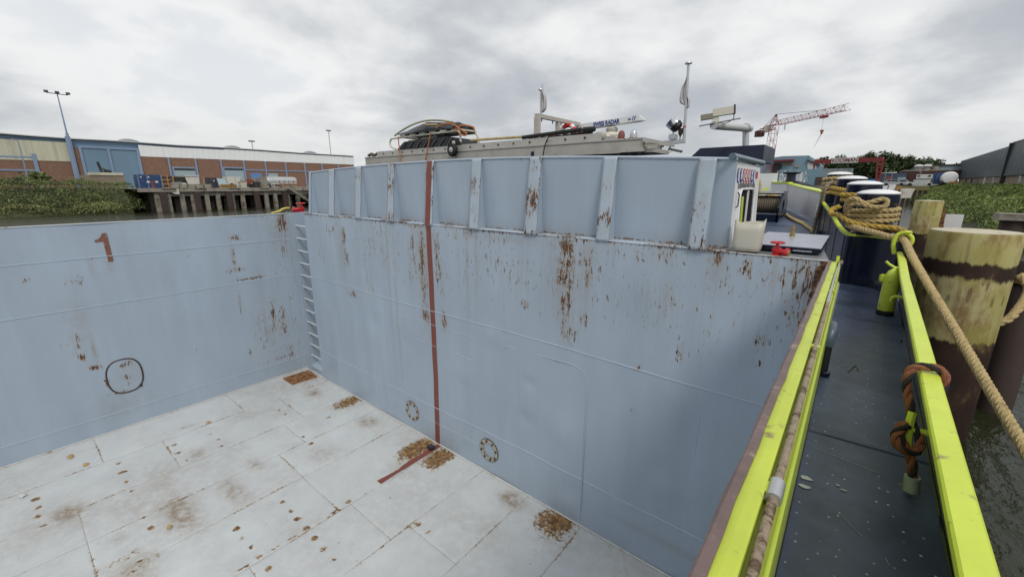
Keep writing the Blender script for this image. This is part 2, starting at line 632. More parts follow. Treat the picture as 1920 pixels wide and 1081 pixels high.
def water_mat():
    m = bpy.data.materials.new('harbour_water')
    m.use_nodes = True
    t = NT(m.node_tree)
    tc = t.n('ShaderNodeTexCoord').outputs['Object']
    w1 = t.noise(t.scaled(tc, 1, .6, 1), 1.7, 6, .55, .6)
    w2 = t.noise(t.scaled(tc, 1.3, .8, 1, (5, 3, 0)), 5.5, 4, .5, .4)
    h = t.m('ADD', w1, t.m('MULTIPLY', w2, .28))
    b = t.n('ShaderNodeBsdfPrincipled')
    n1 = t.noise(tc, .08, 4, .5)
    t.put(b.inputs['Base Color'], t.mix(n1, (.018, .022, .008, 1), (.028, .032, .013, 1)))
    b.inputs['Roughness'].default_value = .06
    b.inputs['IOR'].default_value = 1.33
    t.put(b.inputs['Normal'], t.bump(h, .8, .12))
    o = t.n('ShaderNodeOutputMaterial')
    t.nt.links.new(b.outputs[0], o.inputs[0])
    return m




def water_sheet():
    """one sheet to the horizon with an opening where the hull floats"""
    bm = bmesh.new()
    out = [(-700, -500), (700, -500), (700, 1500), (-700, 1500)]
    inn = [(.52, -14.05), (.52, 5.5), (.48, 6.8), (.15, 9), (-.33, 12), (-1.05, 15), (-1.9, 17.9), (-8.0, 17.9), (-11.4, 9), (-11.4, -14.05)]
    es = []
    for ring in (out, inn):
        vs = [bm.verts.new((x, y, WZ)) for x, y in ring]
        es += [bm.edges.new((vs[k], vs[(k + 1) % len(vs)])) for k in range(len(vs))]
    bmesh.ops.triangle_fill(bm, edges=es, use_beauty=True)
    bmesh.ops.recalc_face_normals(bm, faces=bm.faces[:])
    me = bpy.data.meshes.new('water')
    bm.to_mesh(me)
    bm.free()
    if me.polygons[0].normal.z < 0:
        me.flip_normals()
    me.materials.append(water_mat())
    o = bpy.data.objects.new('water', me)
    col.objects.link(o)
    return o


tag(water_sheet(), 'dark green harbour water with small ripples', None, kind='structure')

# ================================================================ THE SHIP
Y0 = 4.453          # aft face of the forward hold bulkhead
XL = -10.70         # port wall of the hold
XR = -.125          # starboard edge of the hold
ZD = -.64           # top of the hold walls
ZF = -4.72          # hold floor
ZW = -1.28          # side deck
ship = empty('cargo_ship', (-5, 0, WZ), 'blue grey open cargo hold of a river ship with lime edged side deck', 'ship')


def gauss(x, z, cx, cz, sx, sz):
    return math.exp(-((x - cx) / sx) ** 2 - ((z - cz) / sz) ** 2)


# --- stains on the bulkhead, surveyed in photo pixels: (px, py, half width m, half height m, amount)
BH_RUST = [(1066, 465, .14, .16, .62), (1062, 510, .16, .30, .55), (1060, 570, .13, .35, .50), (1068, 625, .16, .18, .44),
           (1105, 520, .07, .22, .44), (985, 500, .45, .25, .33), (1110, 480, .6, .25, .36), (985, 570, .10, .12, .44), (1095, 600, .2, .15, .40),
           (1545, 500, .07, .16, .76), (1538, 530, .10, .22, .60), (1522, 545, .16, .35, .48), (1505, 580, .2, .35, .40), (1470, 520, .3, .25, .38),
           (1345, 485, .05, .10, .55), (1400, 500, .08, .16, .47), (1420, 680, .05, .06, .52), (1425, 640, .08, .05, .46), (1365, 520, .05, .18, .42),
           (1240, 480, .6, .14, .36), (1240, 560, .5, .3, .33), (1275, 660, .05, .15, .44), (1195, 690, .05, .04, .55),
           (645, 440, .10, .25, .55), (650, 480, .14, .32, .46), (660, 550, .20, .09, .52), (690, 520, .2, .5, .36), (720, 480, .6, .6, .30),
           (775, 470, .10, .55, .46), (793, 500, .09, .8, .52), (797, 590, .12, .15, .55), (822, 490, .12, .6, .47), (832, 600, .1, .2, .48),
           (880, 500, .5, .6, .30), (600, 470, .3, .5, .33), (620, 430, .5, .15, .37), (870, 440, .6, .15, .36), (770, 420, .5, .08, .45),
           (555, 450, .05, .9, .38), (1000, 700, .6, .5, .18), (1185, 770, .04, .04, .46), (770, 500, .04, .5, .5)]
BH_DIRT = [(728, 500, .035, 1.6, .55), (744, 560, .03, 1.5, .45), (875, 500, .03, 1.0, .5), (890, 490, .025, .9, .4), (795, 500, .22, 1.1, .5),
           (1062, 520, .25, .6, .35), (1530, 540, .25, .5, .3), (1345, 500, .08, .3, .4), (640, 470, .15, .5, .3), (820, 830, .5, .12, .4),
           (960, 450, .8, .05, .3), (1250, 1020, .7, .05, .4)]
BR = [(at(a, b, 'y', Y0), c, d, e + .045) for a, b, c, d, e in BH_RUST]
BD = [(at(a, b, 'y', Y0), c, d, e) for a, b, c, d, e in BH_DIRT]


def bh_rust(x, z):
    r = 0
    for p, sx, sz, e in BR:
        dx, dz = (x - p.x) / sx, (z - p.z) / sz
        if abs(dx) < 2.4 and abs(dz) < 2.4:
            r = max(r, e * math.exp(-.55 * (dx ** 4 + dz ** 4) ** .5))
    r = max(r, .50 * math.exp(-((z - ZD) / .035) ** 2), .315 + .05 * math.sin(x * 2.9) * math.sin(x * 1.3 + 1) if z > -1.4 else max(.14, .315 - .13 * (-1.4 - z)))
    if z > -4.72:
        r = max(r, .44 * math.exp(-((z + 4.72) / .03) ** 2))
    return r


def bh_dirt(x, z):
    r = 0
    for p, sx, sz, e in BD:
        dx, dz = (x - p.x) / sx, (z - p.z) / sz
        if abs(dx) < 3 and abs(dz) < 3:
            r += e * math.exp(-dx * dx - dz * dz)
    return min(r, .8)


DENTS = [(at(a, b, 'y', Y0), c) for a, b, c in ((925, 630, .16), (993, 718, .10), (985, 785, .14), (1245, 915, .18), (640, 740, .14), (700, 600, .25),
         (1050, 800, .3), (1300, 820, .35), (1180, 600, .4), (870, 700, .2), (760, 640, .2), (1070, 920, .2), (1340, 640, .3))]


def bh_pt(x, z):
    y = Y0 + .010 * math.sin(x * 2.1 + .4) * math.sin(z * 1.7) + .007 * math.sin(x * 6.1) * math.sin(z * 2.3 + 1)
    for i, (p, s) in enumerate(DENTS):
        d2 = ((x - p.x) / s) ** 2 + ((z - p.z) / (s * .9)) ** 2
        if d2 < 8:
            y += .024 * math.exp(-d2) * (1 if i % 3 else -1) * (.6 + s)
    return (x, y, z)


XA, XB = -10.37, -9.80       # ladder recess in the bulkhead
bulk = grid('bulkhead', M_wall, ship, bh_pt, lin(XB, XR, .045), lin(ZF - .05, ZD, .045), {'rust': bh_rust, 'dirt': bh_dirt})
tag(bulk, 'blue grey steel bulkhead streaked with rust')
grid('corner_panel', M_wall, ship, lambda x, z: (x, Y0, z), lin(XL - .02, XA, .05), lin(ZF - .05, ZD, .06), {'rust': lambda x, z: bh_rust(x, z), 'dirt': lambda x, z: 0})


# ladder recess with its rungs
m = MB()
m.box(XA - .01, XB + .01, Y0 + .42, Y0 + .44, ZF, ZD)
m.box(XA - .012, XA, Y0 + .002, Y0 + .42, ZF, ZD)
m.box(XB, XB + .012, Y0 + .002, Y0 + .42, ZF, ZD)
m.prism([(XA, Y0 + .005, -4.56), (XA, Y0 + .42, -4.40), (XA, Y0 + .42, -4.7), (XA, Y0 + .005, -4.7)], (XB - XA, 0, 0))
rec = m.build('ladder_recess', M_wall, ship)
for i in range(12):
    z = -.95 - i * .302
    MB().cyl((XA, Y0 + .05, z), (XB, Y0 + .05, z), .017, 8).build('rung', M_rung, rec, smooth=True)


def bead(name, pts, r, par, mat=None, per=1):
    pts = [Vector(p) for p in pts]
    if per > 1:
        pts = smooth_path(pts, per)
    return MB().tube(pts, r, 6).build(name, mat or M_bead, par, smooth=True)


YB = Y0 - .001
for z, x0, x1 in ((-2.11, XB, XR), (-3.97, XB, XR)):
    bead('weld_seam', [(x, YB + (bh_pt(x, z)[1] - Y0), z + .012 * math.sin(x * 1.3)) for x in lin(x0, x1, .25)], .0075, bulk)
for z, x0, x1 in ((-2.37, -6.45, -4.42), (-2.76, -6.42, -4.5), (-4.28, -5.85, -4.4), (-4.26, -6.9, -6.4)):
    pts = [(x, YB + (bh_pt(x, z)[1] - Y0), z) for x in lin(x0, x1, .12)] + [(x1 + .06, YB, z - .05)]
    bead('weld_seam', pts, .005, bulk)
dx0, dx1, dzt, dzb = -3.80, -2.38, -2.33, -4.70
pts = [(dx0, YB, dzb), (dx0, YB, dzt - .08), (dx0 + .03, YB, dzt - .02), (dx0 + .09, YB, dzt), (dx1 - .2, YB, dzt + .02), (dx1 - .06, YB, dzt - .03), (dx1, YB, dzt - .14), (dx1, YB, dzb + .12), (dx1 - .03, YB, dzb + .03), (dx1 - .10, YB, dzb)]
bead('weld_seam', [(p[0], bh_pt(p[0], p[2])[1] - .001, p[2]) for p in pts[1:-1]], .006, bulk)
for x in (-7.4, -8.6, -1.0):
    bead('weld_seam', [(x, bh_pt(x, z)[1] + .002, z) for z in lin(-2.13, -4.7, .3)], .0045, bulk)

# bolted ring flanges near the floor
for (cx, cz) in ((-6.155, -4.30), (-4.13, -4.275)):
    ringo = MB()
    n = 28
    vs = []
    for r_, y_ in ((.195, Y0), (.195, Y0 - .014), (.135, Y0 - .014), (.135, Y0)):
        for j in range(n):
            a = 2 * math.pi * j / n
            vs.append((cx + r_ * math.cos(a), y_, cz + r_ * math.sin(a)))
    fs = [(k * n + j, k * n + (j + 1) % n, (k + 1) * n + (j + 1) % n, (k + 1) * n + j) for k in range(3) for j in range(n)]
    ringo.add(vs, fs)
    MB().tube([(cx + .198 * math.cos(2 * math.pi * j / 28), Y0 - .006, cz + .198 * math.sin(2 * math.pi * j / 28)) for j in range(28)], .007, 6, closed=True).build('flange_rim', M_darkring, bulk)
    fl = ringo.build('ring_flange', pbr('flange_paint', (.42, .38, .30), .6, var=.3, scale=20, c2=(.07, .035, .02), c2t=(.52, .60), c2scale=11), bulk, smooth=True)
    for j in range(8):
        a = 2 * math.pi * (j + .3) / 8
        MB().cyl((cx + .165 * math.cos(a), Y0 - .012, cz + .165 * math.sin(a)), (cx + .165 * math.cos(a), Y0 - .028, cz + .165 * math.sin(a)), .02, 6).build('bolt', M_darkring, bulk)

# red painted mark running down the bulkhead
zs_ = lin(-.66, -4.71, .12)
MB().add([(x + .003 * math.sin(z * 7), bh_pt(x, z)[1] - .004, z) for z in zs_ for x in (-5.465 - .02 * min(1, max(0, -z - 2) / 2), -5.345 - .015 * min(1, max(0, -z - 2) / 2))],
         [(2 * i, 2 * i + 1, 2 * i + 3, 2 * i + 2) for i in range(len(zs_) - 1)]).build('painted_stripe', M_redox, bulk)

# --- upper screen of the bulkhead with its ribs
def roof_z(x):
    return .36 - .0052 * (x + 5.0) ** 2 * (1.5 if x > -5 else 1.0)


def scr_pt(x, v):
    zt = roof_z(x)
    z = ZD + .012 + (zt - ZD - .012) * v
    y = Y0 + .17 + (.115 - .17) * v + .004 * math.sin(x * 5.3) * math.sin(3.1 * v)
    return (x, y, z)


SX0, SX1 = -9.47, -.955
scr = grid('bulkhead_screen', M_wall, ship, scr_pt, lin(SX0, SX1, .07), lin(0, 1, .06),
           {'rust': lambda x, v: max(.14, .60 * math.exp(-(v / .045) ** 2), .40 * math.exp(-((1 - v) / .02) ** 2)), 'dirt': lambda x, v: .25 * math.exp(-(v / .12) ** 2)})
# ledge and rounded top edge
grid('ledge', M_rib, ship, lambda x, v: (x, Y0 - .012 + .20 * v, ZD + .004 + .012 * (v > .01)), lin(XB, SX1 + .02, .06), [0, .02, .5, 1],
     {'rust': lambda x, v: .40 + .10 * math.sin(x * 3.7) + .08 * math.sin(x * 11)})
m = MB()
m.tube([(x, scr_pt(x, 1)[1], roof_z(x) + .004) for x in lin(SX0, SX1, .3)], .014, 8)
m.build('top_edge', M_bead, ship, smooth=True)
# roof behind the screen, the box it closes and its white starboard side
m = MB()
xs = lin(SX0, SX1 - .03, .4)
for a, b in zip(xs, xs[1:]):
    m.add([(a, Y0 + .11, roof_z(a)), (b, Y0 + .11, roof_z(b)), (b, 6.02, roof_z(b) - .02), (a, 6.02, roof_z(a) - .02)], [(0, 1, 2, 3)])
m.build('roof', M_navyflat, ship)
# rib x positions: bottom left/right, top left/right
RIBS = [(-9.50, -9.42), (-8.634, -8.414), (-7.598, -7.408), (-6.535, -6.358), (-5.49, -5.305), (-4.465, -4.277), (-3.416, -3.221), (-2.346, -2.18), (-1.297, -1.131)]
for i, (a, b) in enumerate(RIBS):
    zt = roof_z((a + b) / 2) + .012
    am = .47 + .07 * math.sin(i * 2.3)
    if i < 2:
        am = .38
    us = lin(a, b, .035)
    vs_ = lin(0, 1, .035)

    def fpt(x, v, zt=zt, i=i, a=a, b=b):
        e = .0022 * math.sin(v * 13 + i * 2) * (1 if x > (a + b) / 2 else -1)
        return (x + e, Y0 - .016 + .105 * v + .0015 * math.sin(v * 15 + i), ZD - .005 + (zt - ZD) * v)
    if i == 0:
        us = lin(a, b, .03)
    rb = grid('rib', M_rib, ship, fpt, us, vs_, {'rust': lambda x, v, am=am, i=i: am * (.75 + .35 * math.sin(v * 9 + i * 1.7) * math.sin(v * 4 + i)), 'dirt': lambda x, v: .15})
    sol = rb.modifiers.new('thickness', 'SOLIDIFY')
    sol.thickness = .014
    sol.offset = 0
    cx = b - .03
    MB().prism([(cx, Y0 - .005, ZD), (cx, Y0 + .168, ZD + .015), (cx, Y0 + .116, zt - .02), (cx, Y0 + .09, zt - .02)], (.012, 0, 0)).build('web', M_wall, rb)
    if i == 4:
        MB().prism([fpt(a + .035, 0), fpt(b - .045, 0), fpt(b - .045, 1), fpt(a + .035, 1)], (0, -.017, 0)).build('painted_stripe', M_redox, rb)

# white side with safety pictograms and a window
XS = -.96
yS0, yS1 = Y0 + .16, 6.03
zt0, zt1 = roof_z(XS) - .01, roof_z(XS) - .01
wy0, wy1, wz0, wz1 = 4.98, 5.72, -.52, -.045


def side(y, z):
    return (XS - .045 * (z - ZD), y, z)


m = MB()
# panel as a ring of quads around the rounded window
win = []
for cx, cz, a0 in ((wy1 - .1, wz1 - .1, 0), (wy0 + .1, wz1 - .1, 90), (wy0 + .1, wz0 + .1, 180), (wy1 - .1, wz0 + .1, 270)):
    for k in range(5):
        a = R(a0 + k * 22.5)
        win.append((cx + .1 * math.cos(a), cz + .1 * math.sin(a)))
outer = []
for (y, z) in win:
    dy, dz = y - (wy0 + wy1) / 2, z - (wz0 + wz1) / 2
    k = min(abs((yS1 - (wy0 + wy1) / 2 if dy > 0 else (wy0 + wy1) / 2 - yS0) / dy) if dy else 9, abs((zt0 - (wz0 + wz1) / 2 if dz > 0 else (wz0 + wz1) / 2 - ZD) / dz) if dz else 9)
    outer.append(((wy0 + wy1) / 2 + dy * k, (wz0 + wz1) / 2 + dz * k))
nW = len(win)
m.add([side(*p) for p in win] + [side(*p) for p in outer], [(i, (i + 1) % nW, nW + (i + 1) % nW, nW + i) for i in range(nW)])
for y, z, ys in ((yS0, zt0, 0), (yS1, zt0, 1), (yS0, ZD, 0), (yS1, ZD, 1)):
    near = [q for q in outer]
    # corner triangles
    pa = max((q for q in near if abs(q[0] - y) < 1e-4), key=lambda q: -abs(q[1] - z), default=None)
    pb = max((q for q in near if abs(q[1] - z) < 1e-4), key=lambda q: -abs(q[0] - y), default=None)
    if pa and pb:
        m.add([side(y, z), side(*pa), side(*pb)], [(0, 1, 2)])
sp = m.build('white_side_panel', M_white, ship)
MB().tube([Vector(side(*p)) + Vector((.006, 0, 0)) for p in win], .012, 6, closed=True).build('window_frame', M_white, sp, smooth=True)
MB().add([Vector(side(*p)) + Vector((-.006, 0, 0)) for p in win], [tuple(range(nW))]).build('window_dark_sheet', M_dark, sp)  # opaque dark sheet standing in for the unlit interior behind the open window
MB().bar(side(5.36, wz0 + .02), side(5.42, wz1 - .02), .02).build('window_bar', M_white, sp)
MB().add([Vector(side(y, z)) + Vector((-.004, 0, 0)) for y, z in ((5.12, wz0 + .06), (5.24, wz0 + .06), (5.24, wz1 - .08), (5.12, wz1 - .08))], [(0, 1, 2, 3)]).build('inner_post', M_limeshade, sp)
MB().tube([Vector(side(4.80, -.23)) + Vector((.012, 0, 0)), Vector(side(4.80, -.21)) + Vector((.03, 0, 0)), Vector(side(4.83, -.10)) + Vector((.03, 0, 0)), Vector(side(4.86, -.08)) + Vector((.012, 0, 0))], .007, 6).build('door_handle', M_black, sp)
EYs = Vector((0, 1, 0))
EZs = Vector((-.045, 0, 1)).normalized()
EXs = Vector((1, 0, .045)).normalized()
cols_ = ['b', 'b', 'r', 'r', 'r', 'b', 'b']
for i, c in enumerate(cols_):
    cy, cz, rr = 4.86 + i * .135, .09, .066
    c0 = Vector(side(cy, cz)) + EXs * .003
    n = 20
    disc = [c0 + EYs * rr * math.cos(2 * math.pi * k / n) + EZs * rr * 1.15 * math.sin(2 * math.pi * k / n) for k in range(n)]
    pic = MB().prism(disc, EXs * .002).build('pictogram', M_ink if c == 'b' else M_inkred, sp)
    c1 = c0 + EXs * .0025
    if c == 'r':
        d2 = [c1 + EYs * rr * .74 * math.cos(2 * math.pi * k / n) + EZs * rr * .85 * math.sin(2 * math.pi * k / n) for k in range(n)]
        q = MB().prism(d2, EXs * .002)
        q.build('pictogram_field', M_white, sp)
        MB().bar(c1 + EXs * .003 - EYs * rr * .5 + EZs * rr * .6, c1 + EXs * .003 + EYs * rr * .5 - EZs * rr * .6, .012, .002, upv=EXs).build('pictogram_bar', M_inkred, sp)
        MB().bar(c1 + EXs * .0025 - EZs * rr * .4, c1 + EXs * .0025 + EZs * rr * .4, .028, .002, upv=EXs).build('pictogram_bar', M_inkgrey, sp)
    else:
        q = MB()
        q.bar(c1 + EXs * .001 - EZs * rr * (.55 if i % 2 else .8), c1 + EXs * .001 + EZs * rr * (.0 if i == 5 else .25), .05, .003, upv=EXs)
        q.prism([c1 + EYs * .026 * math.cos(k) + EZs * (.035 + .03 * math.sin(k)) for k in [j * .785 for j in range(8)]], EXs * .002)
        q.build('pictogram_figure', M_white, sp)
flg = Vector(side(5.83, .11)) + EXs * .003
MB().prism([flg + EYs * a + EZs * b for a, b in ((-.05, -.04), (.05, -.04), (.05, .04), (-.05, .04))], EXs * .002).build('pictogram', M_inkred, sp)
put_text('notice_lettering', 'ALL VISITORS MUST REPORT TO CAPTAIN', .075, Vector(side(5.32, -.005)) + EXs * .003 + EZs * -.012, (0, 1, 0), EZs, M_inkgrey, sp, sx=.62, bold=.001)
# grey roller along the top of the white side
MB().tube([(XS - .03, yS0 - .12, roof_z(XS) + .026), (XS - .04, yS1 + .12, roof_z(XS) + .026)], .032, 14).build('top_roller', pbr('slate_tube_paint', (.10, .15, .19), .3, var=.15), ship, smooth=True)

# --- port side wall of the hold
SW_R = [(528, 415, .12, .28, .62), (533, 470, .10, .35, .44), (490, 410, .25, .08, .36), (440, 445, .12, .08, .54), (437, 480, .05, .22, .48), (445, 505, .25, .07, .48), (468, 522, .35, .04, .60),
        (450, 570, .05, .4, .46), (512, 590, .06, .45, .54), (530, 600, .12, .6, .46), (500, 620, .4, .7, .34), (470, 660, .04, .15, .5), (520, 672, .4, .05, .44), (545, 660, .1, .3, .45),
        (145, 640, .05, .2, .46), (155, 672, .06, .12, .55), (178, 688, .09, .06, .66), (140, 520, .15, .12, .40), (50, 525, .06, .05, .5), (42, 500, .03, .02, .6), (355, 480, .03, .02, .6), (170, 485, .03, .03, .5),
        (178, 655, .02, .14, .5), (235, 682, .12, .06, .56), (240, 710, .05, .18, .48), (200, 715, .06, .12, .5), (150, 530, .1, .1, .38), (225, 735, .3, .05, .42), (130, 650, .3, .4, .26), (370, 655, .02, .05, .5)]
SW_D = [(145, 600, .18, .5, .25), (230, 760, .45, .3, .28), (525, 430, .3, .5, .3), (178, 660, .03, .3, .5), (172, 500, .03, .25, .5), (205, 500, .05, .12, .5), (500, 600, .5, .9, .15), (240, 700, .2, .3, .25)]
SR = [(at(a, b, 'x', XL), c, d, e + .05) for a, b, c, d, e in SW_R]
SD = [(at(a, b, 'x', XL), c, d, e) for a, b, c, d, e in SW_D]


def sw_rust(y, z):
    r = 0
    for p, sx, sz, e in SR:
        dx, dz = (y - p.y) / sx, (z - p.z) / sz
        if abs(dx) < 2.4 and abs(dz) < 2.4:
            r = max(r, e * math.exp(-.55 * (dx ** 4 + dz ** 4) ** .5))
    return max(r, .16 + .16 * math.exp(-((y - 4.2) / .9) ** 2) if y > -3 else .25)


def sw_dirt(y, z):
    r = 0
    for p, sx, sz, e in SD:
        dx, dz = (y - p.y) / sx, (z - p.z) / sz
        if abs(dx) < 3 and abs(dz) < 3:
            r += e * math.exp(-dx * dx - dz * dz)
    return min(r, .7)


def sw_pt(y, z):
    return (XL + .012 * math.sin(y * 1.9) * math.sin(z * 1.5 + .5) + .004 * math.sin(y * 5.1 + z), y, z)


ZP = -.68
wallp = grid('side_wall', M_wall, ship, sw_pt, lin(-14, -3, .4)[:-1] + lin(-3, Y0 + .01, .045), lin(ZF - .05, ZP, .045), {'rust': sw_rust, 'dirt': sw_dirt})
tag(wallp, 'blue grey hold side wall stencilled with the numeral 1')
for z in (-1.295, -2.19, -4.36):
    bead('weld_seam', [(sw_pt(y, z)[0] + .001, y, z) for y in lin(-13.5, Y0, .3)], .0085, wallp)
bead('weld_seam', [(sw_pt(Y0 - .12, z)[0] + .001, Y0 - .13, z) for z in lin(ZP, ZF, .4)], .006, wallp)
# stencilled numeral
fx = XL + .010
num = [(1.168, -.868), (1.232, -.868), (1.238, -1.403), (1.165, -1.403), (1.158, -1.02), (1.050, -1.025), (1.050, -.985), (1.10, -.97), (1.14, -.93)]
MB().prism([(sw_pt(y, z)[0] + .003, y, z) for y, z in num], (.003, 0, 0)).build('numeral_one', pbr('faded_stencil_paint', (.20, .085, .06), .7, var=.3, scale=14, c2=(.27, .20, .17), c2t=(.50, .66), c2scale=18), wallp)
# rounded access ring
ov = []
for k in range(40):
    a = 2 * math.pi * k / 40
    c_, s_ = math.cos(a), math.sin(a)
    ov.append((XL + .010, 1.015 + .262 * math.copysign(abs(c_) ** .78, c_), -3.655 + .345 * math.copysign(abs(s_) ** .82, s_)))
MB().tube(ov, .014, 7, closed=True).build('access_ring', M_darkring, wallp, smooth=True)
MB().bevbox(XL + .004, XL + .03, 1.19, 1.23, -3.96, -3.90, .006).build('ring_lug', M_darkring, wallp)
# top edge of the port wall, its gunwale and the hull outside
MB().tube([(XL, -14, ZP), (XL, Y0 + .05, ZP)], .012, 8).build('wall_top_edge', pbr('pale_edge_paint', (.50, .53, .54), .5, c2=(.3, .2, .12), c2t=(.6, .7), c2scale=8), ship, smooth=True)
m = MB()
m.box(XL - .10, XL - .03, -14, 6.0, ZP - .9, ZP - .004)
m.box(XL - .75, XL - .10, -14, 9, -1.4, ZW)
m.box(XL - .80, XL - .75, -14, 9, -4.6, ZW + .12)
m.build('port_hull', M_navyflat, ship)

# --- hold floor, plate by plate
FL_R = [(570, 705, .36, .36, .72), (655, 752, .2, .36, .78), (640, 762, .06, .2, .52), (610, 785, .05, .25, .5), (1042, 976, .27, .30, .78), (1030, 990, .05, .24, .56), (1075, 712, .05, .05, .4),
        (783, 840, .19, .36, .92), (822, 858, .18, .30, .92), (740, 880, .1, .12, .45), (800, 870, .05, .05, .5), (620, 790, .02, .2, .5), (595, 735, .12, .10, .42), (455, 772, .12, .06, .48),
        (350, 800, .06, .25, .46), (130, 958, .12, .10, .50), (340, 970, .10, .3, .36), (225, 1050, .10, .25, .48), (260, 1060, .12, .3, .45), (470, 1000, .0, .0, .0), (730, 930, .1, .03, .46),
        (600, 760, .02, .12, .54), (690, 850, .05, .04, .42), (540, 870, .03, .12, .5), (145, 1060, .02, .3, .44), (115, 990, .03, .03, .5), (560, 895, .02, .3, .46)]
FL_D = [(960, 936, .20, .13, 1.2), (690, 790, .2, .14, 1.0), (590, 735, .2, .14, .8), (455, 780, .3, .3, .3), (340, 962, .48, .17, .95), (435, 920, .42, .15, .7), (130, 960, .2, .16, 1.0), (370, 850, .18, .12, .5),
        (480, 870, .16, .10, .6), (785, 845, .35, .4, .35), (1040, 985, .35, .35, .35), (655, 757, .3, .35, .4), (570, 705, .35, .35, .35), (600, 850, .3, .2, .4), (300, 890, .35, .15, .25), (215, 1010, .15, .12, .4),
        (260, 1065, .35, .25, .5), (900, 1000, .5, .3, .18), (580, 720, .8, .5, .18), (740, 890, .3, .3, .2), (20, 920, .6, .25, .25), (60, 990, .4, .3, .3), (500, 900, .7, .4, .12)]
FR = [(at(a, b, 'z', ZF), c, d, e) for a, b, c, d, e in FL_R if c]
FD = [(at(a, b, 'z', ZF), c, d, e) for a, b, c, d, e in FL_D]
SPOT = [(-6.12, 1.32), (-5.87, 1.315), (-5.62, 1.325), (-5.38, 1.338), (-5.08, 1.35), (-6.15, 1.955), (-5.86, 1.955), (-5.63, 1.945), (-5.37, 1.94), (-5.10, 1.94), (-4.83, 1.936), (-4.58, 1.934), (-5.36, 2.60)]
for xs_, ys_ in (((-8.95, -8.6, -8.25, -9.3), .55), ((-9.2, -8.85, -8.5), 1.30), ((-9.1, -8.8, -8.5), 1.86), ((-9.2, -8.9, -8.6, -8.3), -.42), ((-7.6, -7.3), 2.95), ((-9.0, -8.7), 3.1), ((-4.2, -3.95), 3.0), ((-7.4, -7.1), .55)):
    SPOT += [(x + rnd.uniform(-.03, .03), ys_ + rnd.uniform(-.02, .02)) for x in xs_]
DASH = [(-5.35, 1.157), (-5.36, 1.53), (-5.355, 1.735), (-5.37, 2.16), (-5.352, 2.37), (-5.33, 2.85), (-7.9, 3.6), (-4.30, 1.7), (-6.5, .35)]


def fl_rust(x, y):
    r = .21 + .05 * math.sin(x * 1.7) * math.sin(y * 2.1) + .03 * math.sin(x * 4.1 + y * 3.3)
    for p, sx, sy, e in FR:
        dx, dy = (x - p.x) / sx, (y - p.y) / sy
        if abs(dx) < 2.4 and abs(dy) < 2.4:
            r = max(r, e * math.exp(-.55 * (dx ** 4 + dy ** 4) ** .5))
    for sx_, sy_ in SPOT:
        d2 = (x - sx_) ** 2 + (y - sy_) ** 2
        if d2 < .02:
            d = math.sqrt(d2)
            r = max(r, (.74 + .12 * math.sin(sx_ * 37 + sy_ * 11)) * math.exp(-(d / (.050 + .012 * math.sin(sx_ * 91))) ** 4))
    for sx_, sy_ in DASH:
        dx, dy = abs(x - sx_), abs(y - sy_)
        if dx < .1 and dy < .2:
            r = max(r, .66 * math.exp(-(dx / .03) ** 2 - (dy / .085) ** 4))
    return r


def fl_dirt(x, y):
    r = 0
    for p, sx, sy, e in FD:
        dx, dy = (x - p.x) / sx, (y - p.y) / sy
        if abs(dx) < 3 and abs(dy) < 3:
            r += e * math.exp(-dx * dx - dy * dy)
    r += .10 + .32 * max(0, mnoise.noise(Vector((x * .55, y * .8, 2)))) + .14 * mnoise.noise(Vector((x * 1.6, y * 2.4, 5)))
    return max(0, min(r, .95))


flo = MB().box(XL - .05, XR + .05, -14, Y0 + .02, ZF - .06, ZF - .005).build('hold_floor', pbr('floor_joint', (.22, .155, .10), .9, var=.4, scale=9, c2=(.45, .43, .39), c2t=(.42, .56), c2scale=2.5), ship)
FX = [XL, -9.56, -8.36, -7.42, -6.48, -5.30, -4.27, -3.30, -2.35, XR]
FY = [[-6, -2.2, .38, 2.6, Y0], [-6, -1.0, 1.2, 3.3, Y0], [-6, -3, -.05, 2.9, Y0], [-6, -3, -.05, 2.42, Y0], [-6, -2.0, .15, 2.42, Y0], [-6, -1, 1.2, 2.6, Y0], [-6, -.6, 2.9, Y0], [-6, -.6, 2.2, Y0], [-6, 0, 2.2, Y0]]
for i in range(9):
    for j in range(len(FY[i]) - 1):
        x0, x1, y0, y1 = FX[i] + .0025, FX[i + 1] - .0025, FY[i][j] + .0025, FY[i][j + 1] - .0025
        near = y1 > -1
        wv = rnd.uniform(0, 6)

        def fpt(x, y, x0=x0, x1=x1, y0=y0, y1=y1, wv=wv):
            ex = min(x - x0, x1 - x, y - y0, y1 - y)
            return (x, y, ZF + .004 * math.sin(x * 3 + wv) * math.sin(y * 2 + wv) * min(1, ex * 6) - (.004 if ex < .003 else 0))
        st = .036 if near else .4
        us = [x0] + lin(x0 + .012, x1 - .012, st) + [x1]
        vs_ = [y0] + lin(y0 + .012, y1 - .012, st) + [y1]
        if near and y0 < -1.4:
            vs_ = [y0] + lin(y0 + .012, -1.4, .3) + lin(-1.36, y1 - .012, st) + [y1]

        def edge_rust(x, y, x0=x0, x1=x1, y0=y0, y1=y1):
            ex = min(x - x0, x1 - x, y - y0, y1 - y)
            q = .50 * math.exp(-(ex / .022) ** 2) * (.78 + .38 * math.sin(x * 3.3 + y * 2.9 + x0) + .1 * math.sin(x * 13 + y * 11))
            return max(fl_rust(x, y), q)
        grid('floor_plate', M_floor, flo, fpt, us, vs_, {'rust': edge_rust, 'dirt': fl_dirt})
